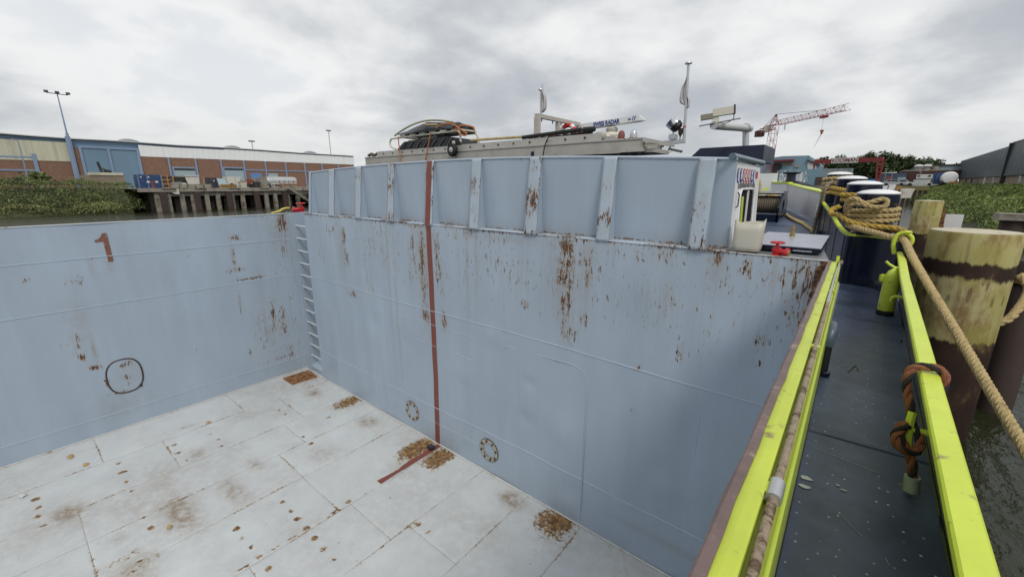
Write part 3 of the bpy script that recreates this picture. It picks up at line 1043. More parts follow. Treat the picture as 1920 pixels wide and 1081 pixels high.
# painted stripe on the floor, bilge cover plate, bracket at the stripe's foot
sx0 = -5.43
m = MB()
ed = [(4.43, 0), (4.1, .004), (3.85, -.01), (3.62, .01), (3.55, .035), (3.42, .03), (3.14, 0)]
vs = []
for y, e in ed:
    vs += [(sx0 + e, y, ZF + .009), (sx0 + .115 - abs(e) * .3, y, ZF + .009)]
m.add(vs, [(2 * i, 2 * i + 1, 2 * i + 3, 2 * i + 2) for i in range(len(ed) - 1)])
m.build('painted_stripe', M_redox, flo)
MB().prism([(-10.50, 3.78, ZF + .006), (-9.98, 3.78, ZF + .006), (-9.94, 4.36, ZF + .006), (-10.46, 4.36, ZF + .006)], (0, 0, .022)).build('bilge_cover', M_rust, flo)
MB().tube([(-10.42, 3.86, ZF + .034), (-10.04, 3.86, ZF + .034), (-10.02, 4.28, ZF + .034), (-10.40, 4.28, ZF + .034)], .012, 6, closed=True).build('cover_rim', M_rust, flo)
MB().bevbox(-5.47, -5.33, 4.20, 4.32, ZF + .012, ZF + .07, .015).build('foot_bracket', pbr('scuffed_steel', (.10, .10, .11), .3, .8, var=.4, scale=30), flo)
bead('weld_seam', [(XL, Y0 - .012, ZF + .012), (XR, Y0 - .012, ZF + .012)], .014, flo, pbr('floor_edge_bead', (.58, .58, .55), .6, var=.2, scale=9, c2=(.35, .25, .15), c2t=(.58, .68), c2scale=7))
bead('weld_seam', [(XL + .012, -13.5, ZF + .012), (XL + .012, Y0, ZF + .012)], .014, flo, MATS['floor_edge_bead'])

# aft bulkhead closing the hold behind the photographer
MB().box(XL, XR, -14.1, -14, ZF, ZD).build('aft_bulkhead', M_wall, ship)

# --- starboard coaming: brown lip, lime cap, lime outer face
CY0, CY1 = -14, Y0 + .01
MB().box(-.128, -.118, CY0, CY1, ZF, ZD - .05).build('hold_inner_wall', M_wall, ship)
m = MB()
ys = lin(-3, CY1, .12)
vs = []
for y in ys:
    e = .0025 * math.sin(y * 13) + .002 * math.sin(y * 29)
    vs += [(-.127 + e, y, ZD - .07), (-.127 + e, y, ZD + .004 + e), (-.121, y, ZD + .009), (-.102 + e * .6, y, ZD + .009), (-.098, y, ZD - .03)]
fs = [(5 * i + k, 5 * i + k + 1, 5 * i + k + 6, 5 * i + k + 5) for i in range(len(ys) - 1) for k in range(4)]
m.add(vs, fs)
m.build('coaming_lip', M_brown, ship)
m = MB()
prof = [(-.102, -.03), (-.1015, -.002), (-.096, .002), (-.080, .004), (-.060, .004), (-.054, .001), (-.053, -.030), (-.036, -.032), (-.034, -.020), (-.0275, -.022), (-.0265, -.16)]
vs = []
for y in (-14, CY1 - .02):
    tw = 0
    vs += [(x - (.010 if (y > 0 and k > 1) else 0), y, ZD + z) for k, (x, z) in enumerate(prof)]
n = len(prof)
m.add(vs, [(i, i + 1, n + i + 1, n + i) for i in range(n - 1)])
m.build('coaming_cap', M_limewear, ship)
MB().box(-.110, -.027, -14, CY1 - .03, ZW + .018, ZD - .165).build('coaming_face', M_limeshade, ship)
MB().box(-.111, -.0235, -14, CY1 - .03, ZW - .02, ZW + .018).build('coaming_foot', M_rubber, ship)
# hinge rod lying in the coaming with its clip and end bracket
rp = [(-.043 - .010 * (y / 4.4 if y > 0 else 0), y, ZD - .014) for y in (-2, 0, 1, 2, 2.9)]
rodt = empty('hinge_rod', (-.045, 1.5, ZD - .03), 'long rusty brown rod lying along the lime coaming', 'rod')
MB().tube(rp, .0100, 10).build('rod', M_rod, rodt, smooth=True)
MB().tube([rp[-1], (-.052, 3.6, ZD - .012), (-.046, CY1 - .02, ZD + .004)], [.010, .007, .006], 8).build('thin_end', M_steel, rodt, smooth=True)
m = MB()
cyc = .965
m.tube([(-.045, cyc - .03, ZD - .012), (-.0455, cyc + .035, ZD - .012)], .0165, 14)
m.build('clip_sleeve', M_steel, rodt, smooth=True)
MB().box(-.064, -.050, cyc - .02, cyc + .02, ZD - .03, ZD - .004).build('clip_foot', M_limewear, rodt)
for y in (2.05, 3.25):
    MB().bevbox(-.068, -.030, y - .012, y + .012, ZD - .034, ZD - .006, .003).build('clip_foot', M_limewear, rodt)
eb = MB()
eb.box(-.075, -.052, CY1 + .0, CY1 + .012, ZD - .10, ZD + .05)
eb.box(-.072, -.030, CY1 - .02, CY1 - .006, ZD - .014, ZD + .006)
eb.build('end_bracket', M_lime, rodt)
MB().lathe((-.040, CY1 - .03, ZD + .006), [(.006, -.02), (.016, -.018), (.016, .014), (.006, .018)], 12, 'y').build('end_cap', M_rod, rodt, smooth=True)

# --- side deck and bulwark
m = MB()


def foot_x(y):
    return .425 + .0185 * max(y - 1, -3)


def rail_x(y):
    return .255 + .030 * max(y, -2) - .0006 * max(y, 0) ** 2 * (1 if y < 5 else 1.0)


def rail_z(y):
    return -.80 + (.05 * max(0, y - 5.0))


ys = lin(-14, 7.4, .5)
vs = []
for y in ys:
    vs += [(-.03, y, ZW), (foot_x(y) + .02, y, ZW)]
m.add(vs, [(2 * i, 2 * i + 1, 2 * i + 3, 2 * i + 2) for i in range(len(ys) - 1)])
wdk = m.build('side_deck', M_deck, ship)
for y in (2.55, -.6, 5.15):
    MB().tube([(-.02, y, ZW + .001), (foot_x(y), y + .02, ZW + .001)], .006, 6).build('weld_seam', M_deck, wdk)
ys = lin(-14, 6.35, .35)
m = MB()
vs = []
for y in ys:
    fx_, rx, rz = foot_x(y), rail_x(y), rail_z(y)
    vs += [(fx_, y, ZW), (rx + .028, y, rz - .03), (rx + .040, y, rz - .03), (fx_ + .05, y, ZW), (fx_ + .13, y, ZW - .6), (fx_ + .13, y, WZ - 1.2)]
m.add(vs, [(6 * i + k, 6 * i + k + 1, 6 * i + k + 7, 6 * i + k + 6) for i in range(len(ys) - 1) for k in (0, 1, 2, 3, 4)])
bw = m.build('bulwark', pbr('bulwark_grey_paint', (.115, .135, .12), .28, var=.2, scale=3, c2=(.2, .23, .2), c2t=(.55, .8), c2scale=3), ship, smooth=True)
MB().tube([(foot_x(y) - .004, y, ZW + .002) for y in lin(-6, 6.3, .5)], .007, 6).build('weld_seam', M_navy, bw)
MB().box(.45, .458, 4.6, 4.62, ZW, ZW + .02).build('drain_lug', M_navy, bw)
ysr = lin(-14, 1, .5) + lin(1.15, 6.35, .15)
m = MB()
vs = []
for y in ysr:
    rx, rz = rail_x(y), rail_z(y)
    w = .062 if y < 5.9 else .062 - .05 * (y - 5.9)
    for (dx, dz) in ((0, -.035), (-.002, -.006), (.004, 0), (w - .004, 0), (w + .002, -.006), (w, -.035)):
        vs.append((rx + dx, y, rz + dz))
m.add(vs, [(6 * i + k, 6 * i + k + 1, 6 * i + k + 7, 6 * i + k + 6) for i in range(len(ysr) - 1) for k in range(5)])
m.add([vs[k] for k in range(6)], [tuple(range(6))])
m.build('bulwark_rail', M_lime, ship, smooth=True)
# lime cleat horns on the bulwark
for y in (2.32, 5.0):
    cl = MB()
    cx_ = (foot_x(y) * .45 + rail_x(y) * .55) - .005
    zc = -1.02 if y < 3 else -.98
    cl.tube([(cx_ + .02, y, zc), (cx_ - .055, y, zc)], .014, 8)
    if y < 3:
        cl.tube([(cx_ - .055, y + .02, zc + .07), (cx_ - .058, y + .005, zc + .03), (cx_ - .055, y - .01, zc - .03), (cx_ - .052, y - .03, zc - .075)], .0155, 8)
    else:
        cl.tube([(cx_ - .055, y, zc), (cx_ - .07, y, zc - .02), (cx_ - .07, y, zc - .05)], .013, 8)
    cl.build('cleat', M_lime, ship, smooth=True)
# lime bottle shaped vent standing against the bulwark
vx, vy = .375, 5.52
vent = MB()
vent.lathe((vx, vy, 0), [(.066, ZW + .045), (.066, -.93), (.060, -.88), (.045, -.835), (.02, -.81), (.012, -.80)], 20)
vo_ = vent.build('air_vent', M_lime, ship, smooth=True)
MB().lathe((vx, vy, 0), [(.068, ZW), (.070, ZW + .004), (.070, ZW + .04), (.067, ZW + .05)], 20).build('vent_foot', M_rubber, vo_, smooth=True)
MB().tube([(vx + .09, vy, -.80), (vx, vy, -.795), (vx - .05, vy, -.765), (vx - .075, vy, -.74)], .012, 8).build('vent_hook', M_lime, vo_, smooth=True)
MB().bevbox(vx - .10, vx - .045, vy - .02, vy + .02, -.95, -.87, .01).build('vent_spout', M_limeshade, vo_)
# black gooseneck pipe against the coaming
gp = MB()
gx, gy = -.016, 3.42
gp.tube([(gx, gy, ZW), (gx, gy, ZW + .22)], .028, 14)
go = gp.build('gooseneck_vent', M_rubber, ship, smooth=True)
MB().lathe((gx, gy, 0), [(.044, ZW + .002), (.044, ZW + .03), (.036, ZW + .035)], 16).build('vent_foot', M_navy, go, smooth=True)
MB().tube(smooth_path([(gx, gy, ZW + .22), (gx, gy, ZW + .27), (gx + .006, gy + .04, ZW + .32), (gx + .004, gy + .12, ZW + .33), (gx, gy + .17, ZW + .29)], 5), .034, 14).build('vent_bend', pbr('slate_vent_paint', (.09, .12, .17), .35, var=.2), go, smooth=True)
# scraps on the side deck: chalk patches, scratches, a moss scrap
for (px_, py_, w, h) in ((1511, 895, .028, .018), (1509, 911, .024, .014), (1571, 909, .010, .006), (1582, 918, .013, .006)):
    c = at(px_, py_, 'z', ZW + .003)
    pts_ = []
    for k in range(9):
        a = 2 * math.pi * k / 9
        q = rnd.uniform(.7, 1.15)
        pts_.append((c.x + w * q * math.cos(a), c.y + h * q * math.sin(a), ZW + .003))
    MB().prism(pts_, (0, 0, .001)).build('chalk_mark', M_chalk, wdk)
for (pa, pb) in (((1577, 965), (1617, 1005)), ((1528, 840), (1645, 885)), ((1660, 1045), (1668, 1060))):
    MB().tube([at(*pa, 'z', ZW + .002), at(*pb, 'z', ZW + .002)], .0009, 5).build('scratch', M_tape, wdk)
ms_ = [at(1590, 697, 'z', ZW + .003), at(1603, 684, 'z', ZW + .006), at(1610, 694, 'z', ZW + .003)]
MB().tube(ms_, .003, 6).build('moss_scrap', M_moss, None)
tag(bpy.data.objects['moss_scrap'], 'small green moss scrap lying on the navy side deck', 'moss')

# ================================================================ FOREDECK
def sheer(y, z0):
    return z0 + .075 * max(0, y - 7.0)


# raised step behind the bulkhead with its hatch
m = MB()
m.prism([(-.98, Y0 + .012, ZD - .006), (XR + .01, Y0 + .012, ZD - .006), (-.33, 6.45, ZD - .006), (-.98, 6.45, ZD - .006)], (0, 0, -.62))
m.build('raised_step', M_greydeck, ship)
MB().tube([(XR, Y0 + .004, ZD + .002), (-.98, Y0 + .004, ZD + .002)], .007, 6).build('step_edge', pbr('pale_edge', (.5, .5, .48), .6, c2=(.25, .15, .08), c2t=(.5, .62), c2scale=9), ship)
hat = MB().bevbox(-.83, -.20, 4.78, 6.12, -.632, -.585, .012).build('deck_hatch', M_navy, ship)
MB().bevbox(-.825, -.205, 4.785, 6.115, -.584, -.575, .003).build('hatch_top', M_hatch, hat)
MB().box(-.42, -.27, 4.772, 4.778, -.618, -.606).build('hatch_label', M_hatch, hat)
pin = MB().lathe((-.535, 5.75, 0), [(.028, -.575), (.028, -.545), (.018, -.54), (.016, -.51), (.020, -.505), (.020, -.48), (.012, -.475), (.011, -.455)], 12)
pin.build('hatch_pin', M_brass, hat, smooth=True)

# fore deck sheet, hull of the bow
m = MB()
ys = lin(4.7, 18, .7)


def bow_x(y):
    return .47 - .15 * max(0, y - 6.8) - .012 * max(0, y - 10) ** 2


vs = []
for y in ys:
    z = sheer(y, ZW) - .003
    vs += [(min(XL + .35 * max(0, y - 12), bow_x(y) - .1), y, z), (bow_x(y) if y > 6.9 else -.35, y, z)]
m.add(vs, [(2 * i, 2 * i + 1, 2 * i + 3, 2 * i + 2) for i in range(len(ys) - 1)])
m.build('fore_deck', M_deck, ship)
m = MB()
ys = lin(6.3, 18, .5)
vs = []
for y in ys:
    x = bow_x(y) + .02
    vs += [(x, y, sheer(y, -.64)), (x + .02, y, sheer(y, ZW)), (x + .05, y, WZ - 1)]
m.add(vs, [(3 * i + k, 3 * i + k + 1, 3 * i + k + 4, 3 * i + k + 3) for i in range(len(ys) - 1) for k in (0, 1)])
m.build('bow_hull', M_navy, ship, smooth=True)
# bollard platform: curved navy wall with a lime rim
PL = [(.44, 6.62), (.30, 6.86), (.12, 6.99), (-.05, 7.03), (-.17, 7.6), (-.29, 8.6), (-.42, 9.6), (-.56, 10.6), (-.66, 11.5)]
PLs = smooth_path([(x, y, 0) for x, y in PL], 5)
plat = MB()
top = [(p.x, p.y, sheer(p.y, -.63)) for p in PLs]
outr = [(bow_x(p.y) + .015, p.y, sheer(p.y, -.63)) for p in PLs]
n = len(top)
plat.add(top + outr, [(i, i + 1, n + i + 1, n + i) for i in range(n - 1)])
plat.add(top + [(p[0], p[1], ZW - .01) for p in top], [(i, i + 1, n + i + 1, n + i) for i in range(n - 1)])
plo = plat.build('bollard_platform', M_navy, ship, smooth=True)
for k in range(16, n - 2, 5):
    MB().tube([(top[k][0], top[k][1], top[k][2] - .03), (top[k][0], top[k][1], ZW)], .006, 5).build('wall_seam', M_navy, plo)
m = MB()
vs = []
for p, q in zip(PLs, top):
    i = PLs.index(p)
    t_ = (PLs[min(i + 1, n - 1)] - PLs[max(i - 1, 0)]).normalized()
    nr = Vector((t_.y, -t_.x, 0))
    o_ = Vector(q) + Vector((0, 0, .012))
    a_ = o_ - nr * .012
    b_ = o_ + nr * .04
    vs += [a_ + Vector((0, 0, -.03)), a_, b_]
m.add(vs, [(3 * i + k, 3 * i + k + 1, 3 * i + k + 4, 3 * i + k + 3) for i in range(n - 1) for k in (0, 1)])
m.build('platform_rim', M_lime, plo)
BOL = [(.177, 7.12), (.030, 8.40), (-.155, 9.65), (-.385, 11.0)]
for (bx, by) in BOL:
    z0, zc = sheer(by, -.63), sheer(by, -.105)
    if by < 7.5:
        zc = -.115
    b = MB().lathe((bx, by, 0), [(.205, z0 - .002), (.205, z0 + .03), (.195, z0 + .04), (.195, zc - .13), (.213, zc - .11), (.213, zc - .002)], 32).build('bollard', M_navy, ship, smooth=True)
    MB().lathe((bx, by, 0), [(.2125, zc - .0015), (.2155, zc + .004), (.2155, zc + .010), (.207, zc + .020), (.165, zc + .040), (.09, zc + .054), (.01, zc + .058)], 32).build('bollard_cap', M_whitecap, b, smooth=True)
# lime mooring eye at the end of the rail
ex, ey, ez = .43, 6.36, -.60
m = MB()
m.tube(smooth_path([(ex - .03, ey, ez - .16), (ex - .055, ey, ez - .04), (ex - .035, ey, ez + .055), (ex + .03, ey, ez + .075), (ex + .085, ey, ez + .03), (ex + .085, ey, ez - .04), (ex + .045, ey, ez - .075)], 6), .021, 10)
m.tube(smooth_path([(ex - .03, ey, ez + .06), (ex + .03, ey - .02, ez + .09), (ex + .07, ey + .0, ez + .085)], 4), .017, 8)
m.build('mooring_eye', M_lime, ship, smooth=True)
# white bow bulwark with lime cap
bp = [(-.74, 12.5), (-1.02, 13.2), (-1.36, 14.1), (-1.72, 15.1)]
m = MB()
vs = []
for i, (x, y) in enumerate(bp):
    vs += [(x, y, sheer(y, ZW) + .06), (x, y, sheer(y, ZW) + .70)]
m.add(vs, [(2 * i, 2 * i + 1, 2 * i + 3, 2 * i + 2) for i in range(3)])
wb = m.build('bow_bulwark', pbr('white_grey_panel', (.62, .63, .66), .35, var=.06, c2=(.42, .43, .46), c2t=(.5, .8), c2scale=2, streak=.15), ship)
m = MB()
vs = []
for i, (x, y) in enumerate([(-.62, 11.9)] + bp):
    z = sheer(y, ZW) + .715
    w = .16 if i < 3 else .10
    vs += [(x - .02, y, z - .03), (x - .02, y, z), (x + w, y + .05, z + .01), (x + w, y + .05, z - .03)]
m.add(vs, [(4 * i + k, 4 * i + k + 1, 4 * i + k + 5, 4 * i + k + 4) for i in range(4) for k in range(3)])
m.build('bulwark_cap', M_lime, wb)
for i in (0, 3):
    x, y = bp[i]
    MB().bar((x - .006, y - .006, sheer(y, ZW) + .05), (x - .006, y - .006, sheer(y, ZW) + .70), .035, .02).build('bulwark_edge', M_white, wb)
# port continuation of the bow bulwark and the things on it
m = MB()
m.prism([(-1.74, 15.1, -.62), (-1.74, 15.1, .03), (-4.6, 17.2, .10), (-4.6, 17.2, -.5)], (.02, .04, 0))
m.build('bow_bulwark_front', M_white, ship)
MB().prism([(-1.70, 15.05, .03), (-1.70, 15.05, .075), (-4.6, 17.1, .14), (-4.6, 17.1, .09)], (.09, .12, 0)).build('bow_cap', M_lime, ship)
fl = MB().lathe((-1.72, 15.55, 0), [(.20, .05), (.20, .10), (.135, .11), (.125, .20), (.125, .30), (.19, .31), (.24, .33), (.24, .37), (.13, .375)], 20)
fl.build('fairlead_roller', M_navy, ship, smooth=True)
lk = MB().bevbox(-3.02, -2.55, 14.3, 14.9, -.72, .12, .02).build('deck_locker', pbr('slate_locker_paint', (.16, .17, .22), .35, var=.1), ship)
MB().bevbox(-3.04, -2.53, 14.28, 14.92, .12, .15, .01).build('locker_lid', M_navyflat, lk)
MB().bar((-2.42, 14.0, -.42), (-2.08, 14.2, -.08), .09, .05).build('lime_strut', M_lime, ship)
MB().prism([(-2.62, 15.4, -.35), (-2.05, 15.4, -.35), (-2.05, 15.4, .34), (-2.62, 15.4, .34)], (0, .02, 0)).build('white_board', M_white, ship)

# anchor winch
win_ = empty('anchor_winch', (-1.9, 12.7, -.87), 'navy deck winch with a rope filled drum beside the white bulwark', 'winch')
for x in (-2.34, -1.52):
    MB().prism([(x, 12.1, -.90), (x, 13.5, -.80), (x, 13.5, -.45), (x, 13.15, -.20), (x, 12.55, -.22), (x, 12.1, -.55)], (.04, 0, 0)).build('side_plate', M_navy, win_)
MB().lathe((0, 12.75, -.50), [(.14, -2.30), (.14, -1.48)], 20, 'x').build('drum', M_navy, win_, smooth=True)
dr = MB()
for k in range(15):
    a = [(-2.26 + k * .05, 12.75 + .20 * math.cos(t_ * .42), -.50 + .20 * math.sin(t_ * .42)) for t_ in range(15)]
    dr.tube(a, .03, 6, closed=True)
dr.build('wound_rope', pbr('dark_wound_rope', (.15, .12, .085), .9, var=.3, scale=20), win_, smooth=True)
m = MB()
m.prism([(-2.36, 12.52, -.24), (-1.46, 12.52, -.24), (-1.46, 13.18, -.20), (-2.36, 13.18, -.20)], (0, 0, .03))
m.build('top_plate', M_navy, win_)
MB().bevbox(-2.75, -2.38, 12.3, 13.1, -.88, -.42, .03).build('motor_box', M_navy, win_)
MB().box(-2.36, -1.46, 12.1, 12.16, -.90, -.72).build('front_beam', M_navy, win_)
MB().lathe((0, 12.2, -.40), [(.10, -2.60), (.14, -2.58), (.14, -2.55), (.05, -2.5)], 14, 'x').build('hand_wheel', M_whitecap, win_, smooth=True)

# navy visor and its camera arm
vis = MB()
vis.prism([(-2.16, 6.75, .30), (-1.10, 6.75, .30), (-1.105, 6.75, .525), (-1.93, 6.75, .52)], (0, .9, .0))
vis.build('navy_visor', M_navyflat, ship)
cama = empty('camera_arm', (-1.32, 6.85, .5), 'pale grey bent pipe arm carrying a surveillance camera above navy visor', 'camera arm')
pA, pB = at(1338, 235, 'y', 5.75), at(1406, 241, 'y', 6.95)
MB().tube([at(1398, 276, 'y', 6.85), at(1398.5, 244, 'y', 6.85)], .042, 14).build('post', M_steel, cama, smooth=True)
MB().tube([pA, pB], .048, 16).build('arm_pipe', pbr('pale_grey_paint', (.55, .56, .55), .4, var=.08), cama, smooth=True)
dv = (pB - pA).normalized()
MB().tube([pB - dv * .17, pB - dv * .13], .062, 16).build('clamp_ring', M_steel, cama, smooth=True)
ch = pA + Vector((.02, .05, .13))
hx, hy = Vector((.94, .25, .10)).normalized(), Vector((-.25, .94, 0)).normalized()
hz = hx.cross(hy)
MB().obox(ch + hx * .06 + hz * .02, hx * .115, hy * .045, hz * .042).build('camera_housing', M_cream, cama)
MB().obox(ch + hx * .183 + hz * .025, hx * .008, hy * .05, hz * .05).build('sun_shield', M_black, cama)
MB().obox(ch - hx * .12 - hz * .012, hx * .07, hy * .04, hz * .03).build('lamp_unit', pbr('olive_metal', (.28, .26, .19), .5, var=.2), cama)
MB().obox(ch - hx * .02 - hz * .06, hx * .035, hy * .03, hz * .05).build('bracket', M_cream, cama)
MB().bar(pA + Vector((-.16, -.03, .0)), pA + Vector((.28, .05, .06)), .012, .012).build('cross_rod', M_inkgrey, cama)
MB().tube(smooth_path([ch + hx * .16, ch + hx * .17 - hz * .08, pA + dv * .25 + Vector((0, 0, .02)), pA + dv * .12 + Vector((0, 0, .05))], 5), .005, 5).build('cable', M_black, cama)

# ---------------------------------------------------------------- radar and masts on the bow
rad = empty('radar_scanner', (-4.5, 9, .28), 'white radar scanner bar lettered SWISS RADAR on cream pedestal', 'radar')
ra, rb_ = Vector((-5.34, 9.05, 1.30)), Vector((-3.72, 8.95, 1.355))
dd = (rb_ - ra).normalized()
uu = Vector((0, 0, 1))
sd_ = dd.cross(uu).normalized()
uu = sd_.cross(dd)
L = (rb_ - ra).length
sec = [(-.05, -.068), (-.05, .055), (-.01, .072), (.07, .06), (.07, -.05), (-.02, -.075)]
MB().prism([ra + sd_ * -a * -1 + uu * b for a, b in [(-.05, -.068), (-.05, .055), (-.01, .072), (.07, .06), (.07, -.05), (-.02, -.075)]], dd * (L - .12)).build('scanner_bar', M_white, rad)
te = ra + dd * (L - .12)
MB().add([te + sd_ * a + uu * b for a, b in ((-.05, -.068), (-.05, .055), (.07, .06), (.07, -.05))] + [rb_ + sd_ * a + uu * b for a, b in ((-.02, -.06), (-.02, -.04), (.04, -.04), (.04, -.06))],
         [(0, 1, 2, 3), (4, 5, 6, 7), (0, 1, 5, 4), (1, 2, 6, 5), (2, 3, 7, 6), (3, 0, 4, 7)]).build('bar_tip', M_white, rad)
fc = sd_ * .0 + (-sd_ if sd_.y > 0 else sd_) * .0
front = sd_ if sd_.y < 0 else -sd_
foff = .054 if (sd_ * -.05).dot(front) > 0 else .074
put_text('scanner_lettering', 'SWISS RADAR', .128, ra + dd * (L * .455) + front * foff + uu * -.004, dd, uu, M_ink, rad, sx=.82, bold=.004, extrude=.002)
put_text('scanner_mark', 'RN', .06, ra + dd * (L * .80) + front * foff + uu * .0, dd, uu, M_ink, rad, sx=.8, bold=.001, shear=.25, extrude=.002)
for k in (0, 1):
    c = ra + dd * (L * .85 + k * .045) + front * foff + uu * .012
    MB().bar(c - uu * .045 - dd * .012, c + uu * .045 + dd * .012, .016, .004, upv=front).build('scanner_mark', M_ink, rad)
MB().lathe((-4.50, 9.02, 0), [(.11, 1.13), (.13, 1.17), (.13, 1.20), (.10, 1.235)], 16).build('turntable', M_alud, rad, smooth=True)
MB().lathe((-4.50, 9.02, 0), [(.34, .60), (.34, .93), (.25, 1.02), (.20, 1.10), (.10, 1.135)], 20).build('pedestal', M_cream, rad, smooth=True)
MB().prism([(-4.40, 8.7, 1.05), (-4.20, 8.7, 1.04), (-3.82, 8.7, .78), (-4.02, 8.7, .76)], (0, .4, 0)).build('pedestal_flap', M_cream, rad)
MB().lathe((-4.5, 9.02, 0), [(.09, -1.2), (.09, .62)], 12).build('mast_post', M_steel, rad, smooth=True)

frm = empty('light_frame', (-5.3, 8.1, -1.15), 'beige steel goalpost frame with small flag mast behind the gangway', 'frame')
for y, w in ((7.3, .10), (8.05, .075), (8.9, .075)):
    MB().box(-5.3 - w / 2, -5.3 + w / 2, y - w / 2, y + w / 2, sheer(y, ZW), 1.30 if y > 7.5 else 1.315).build('frame_post', M_beige, frm)
MB().bar((-5.3, 7.26, 1.35), (-5.3, 8.94, 1.35), .085, .075).build('frame_beam', M_beige, frm)
for y in (7.45, 7.85, 8.18, 8.6):
    MB().cyl((-5.3, y, 1.31), (-5.3, y, 1.25), .012, 6).build('frame_stud', M_inkgrey, frm)
mtop = at(1012, 170, 'y', 7.45)
MB().cyl((-5.3, 7.42, 1.38), (-5.315, 7.42, mtop.z), .022, 10, .018).build('flag_mast', M_steel, frm, smooth=True)
MB().lathe((-5.315, 7.42, mtop.z), [(.02, -.01), (.055, .0), (.05, .02), (.01, .03)], 12).build('mast_truck', M_steel, frm, smooth=True)


def furled(name, p0, w, h, par, sgn=1):
    m_ = MB()
    vs_ = []
    k = 14
    for i in range(k + 1):
        v = i / k
        ww = w * (.12 + .9 * math.sin(min(1, v * 1.25) * 1.7) ** 1.3) * (1 if v < .85 else (1 - v) * 5 + .2)
        for j in range(7):
            u = j / 6
            vs_.append((p0[0] + sgn * u * ww, p0[1] + .035 * math.sin(u * 12 + v * 3) * (u + .15), p0[2] - v * h - u * h * .06 * math.sin(v * 9)))
    m_.add(vs_, [(i * 7 + j, i * 7 + j + 1, (i + 1) * 7 + j + 1, (i + 1) * 7 + j) for i in range(k) for j in range(6)])
    o_ = m_.build(name, M_flag, par, smooth=True)
    so = o_.modifiers.new('cloth', 'SOLIDIFY')
    so.thickness = .006
    return o_


furled('furled_flag', (-5.29, 7.42, 1.95), .10, .52, frm)

arm = empty('mast_arm', (-3.2, 9, .8), 'grey outrigger arm with tall flag mast at its end', 'mast')
MB().bar((-4.45, 9.05, .80), (-2.885, 9.0, .845), .09, .075).build('arm_beam', M_steel, arm)
MB().bar((-4.45, 9.02, .74), (-3.30, 8.98, .775), .07, .05).build('arm_brace', M_inkgrey, arm)
q1 = at(1290, 120, 'y', 9.0)
MB().cyl((-2.90, 9.0, .82), (-2.955, 9.0, q1.z), .03, 10, .024).build('flag_mast', M_steel, arm, smooth=True)
MB().lathe((-2.955, 9.0, q1.z), [(.025, -.01), (.07, .0), (.065, .025), (.01, .035)], 12).build('mast_truck', M_steel, arm, smooth=True)
MB().lathe((-2.915, 9.0, 1.10), [(.033, 0), (.033, .03)], 10).build('mast_band', M_inkred, arm)
furled('furled_flag', (-2.94, 9.0, 2.06), .13, .52, arm, -1)
furled('furled_flag', (-2.93, 8.99, 1.75), .06, .30, arm, 1)

sl = empty('searchlight', (-3.12, 9, .88), 'round chrome and black searchlight tilted up on the outrigger arm', 'searchlight')
MB().bevbox(-3.20, -3.05, 8.93, 9.07, .885, .99, .015).build('base', M_steel, sl)
MB().cyl((-3.13, 9.0, .99), (-3.13, 9.0, 1.08), .018, 8).build('stem', M_steel, sl)
c_, d_ = Vector((-3.12, 9.0, 1.18)), Vector((-.62, -.12, .62)).normalized()


def along(prof, c, d, name, mat, par, n=20):
    q = Vector((0, 0, 1)).rotation_difference(d)
    mb_ = MB()
    mb_.lathe((0, 0, 0), prof, n)
    mb_.v = [tuple(c + q @ Vector(p)) for p in mb_.v]
    return mb_.build(name, mat, par, smooth=True)


along([(.08, -.13), (.115, -.10), (.125, -.02)], c_, d_, 'lamp_back', M_black, sl)
along([(.127, -.02), (.13, .09), (.135, .10)], c_, d_, 'lamp_shell', M_chrome, sl)
along([(.128, .10), (.10, .115), (.01, .13)], c_, d_, 'lens', M_chrome, sl)
hn = empty('signal_horn', (-2.985, 9, .88), 'small dark funnel shaped horn beside the flag mast', 'horn')
MB().lathe((-2.985, 9.0, 0), [(.008, .87), (.010, .93), (.045, 1.00), (.048, 1.075), (.056, 1.08), (.056, 1.09)], 14).build('horn_bell', pbr('dark_rust_horn', (.05, .03, .025), .6, var=.3), hn, smooth=True)
fl2 = empty('floodlight', (-3.1, 9, .70), 'small dark floodlight hanging under the outrigger arm', 'floodlight')
MB().cyl((-3.16, 8.98, .80), (-3.16, 8.98, .70), .018, 8).build('bracket', M_inkgrey, fl2)
MB().obox((-3.05, 8.97, .675), Vector((.12, .02, -.03)), Vector((0, .06, 0)), Vector((.01, 0, .022))).build('lamp_body', M_inkgrey, fl2)
MB().tube(smooth_path([(-3.20, 8.96, .80), (-3.28, 8.95, .66), (-3.22, 8.95, .60), (-3.12, 8.96, .66)], 5), .005, 5).build('cable', M_white, fl2)

lb = empty('lifebuoy', (-5.2, 8.45, 1.0), 'red and white lifebuoy hanging on the beige frame', 'lifebuoy')
m = MB()
cc = at(1063, 247, 'y', 8.35)
for k in range(24):
    pass
ring = [(cc.x + .20 * math.cos(2 * math.pi * k / 28), cc.y + .05 * math.sin(2 * math.pi * k / 28), cc.z - .06 + .20 * math.sin(2 * math.pi * k / 28)) for k in range(28)]
m.tube(ring, .048, 10, closed=True)
m.build('ring', pbr('lifebuoy_red', (.62, .03, .03), .5, var=.1), lb, smooth=True)
for k in (3, 10, 17, 24):
    MB().tube(ring[k:k + 3], .052, 10).build('band', M_white, lb, smooth=True)
ring = [Vector(q) for q in ring]
MB().bar(ring[21] - Vector((0, 0, .6)), ring[21], .03, .02).build('holder', M_beige, lb)

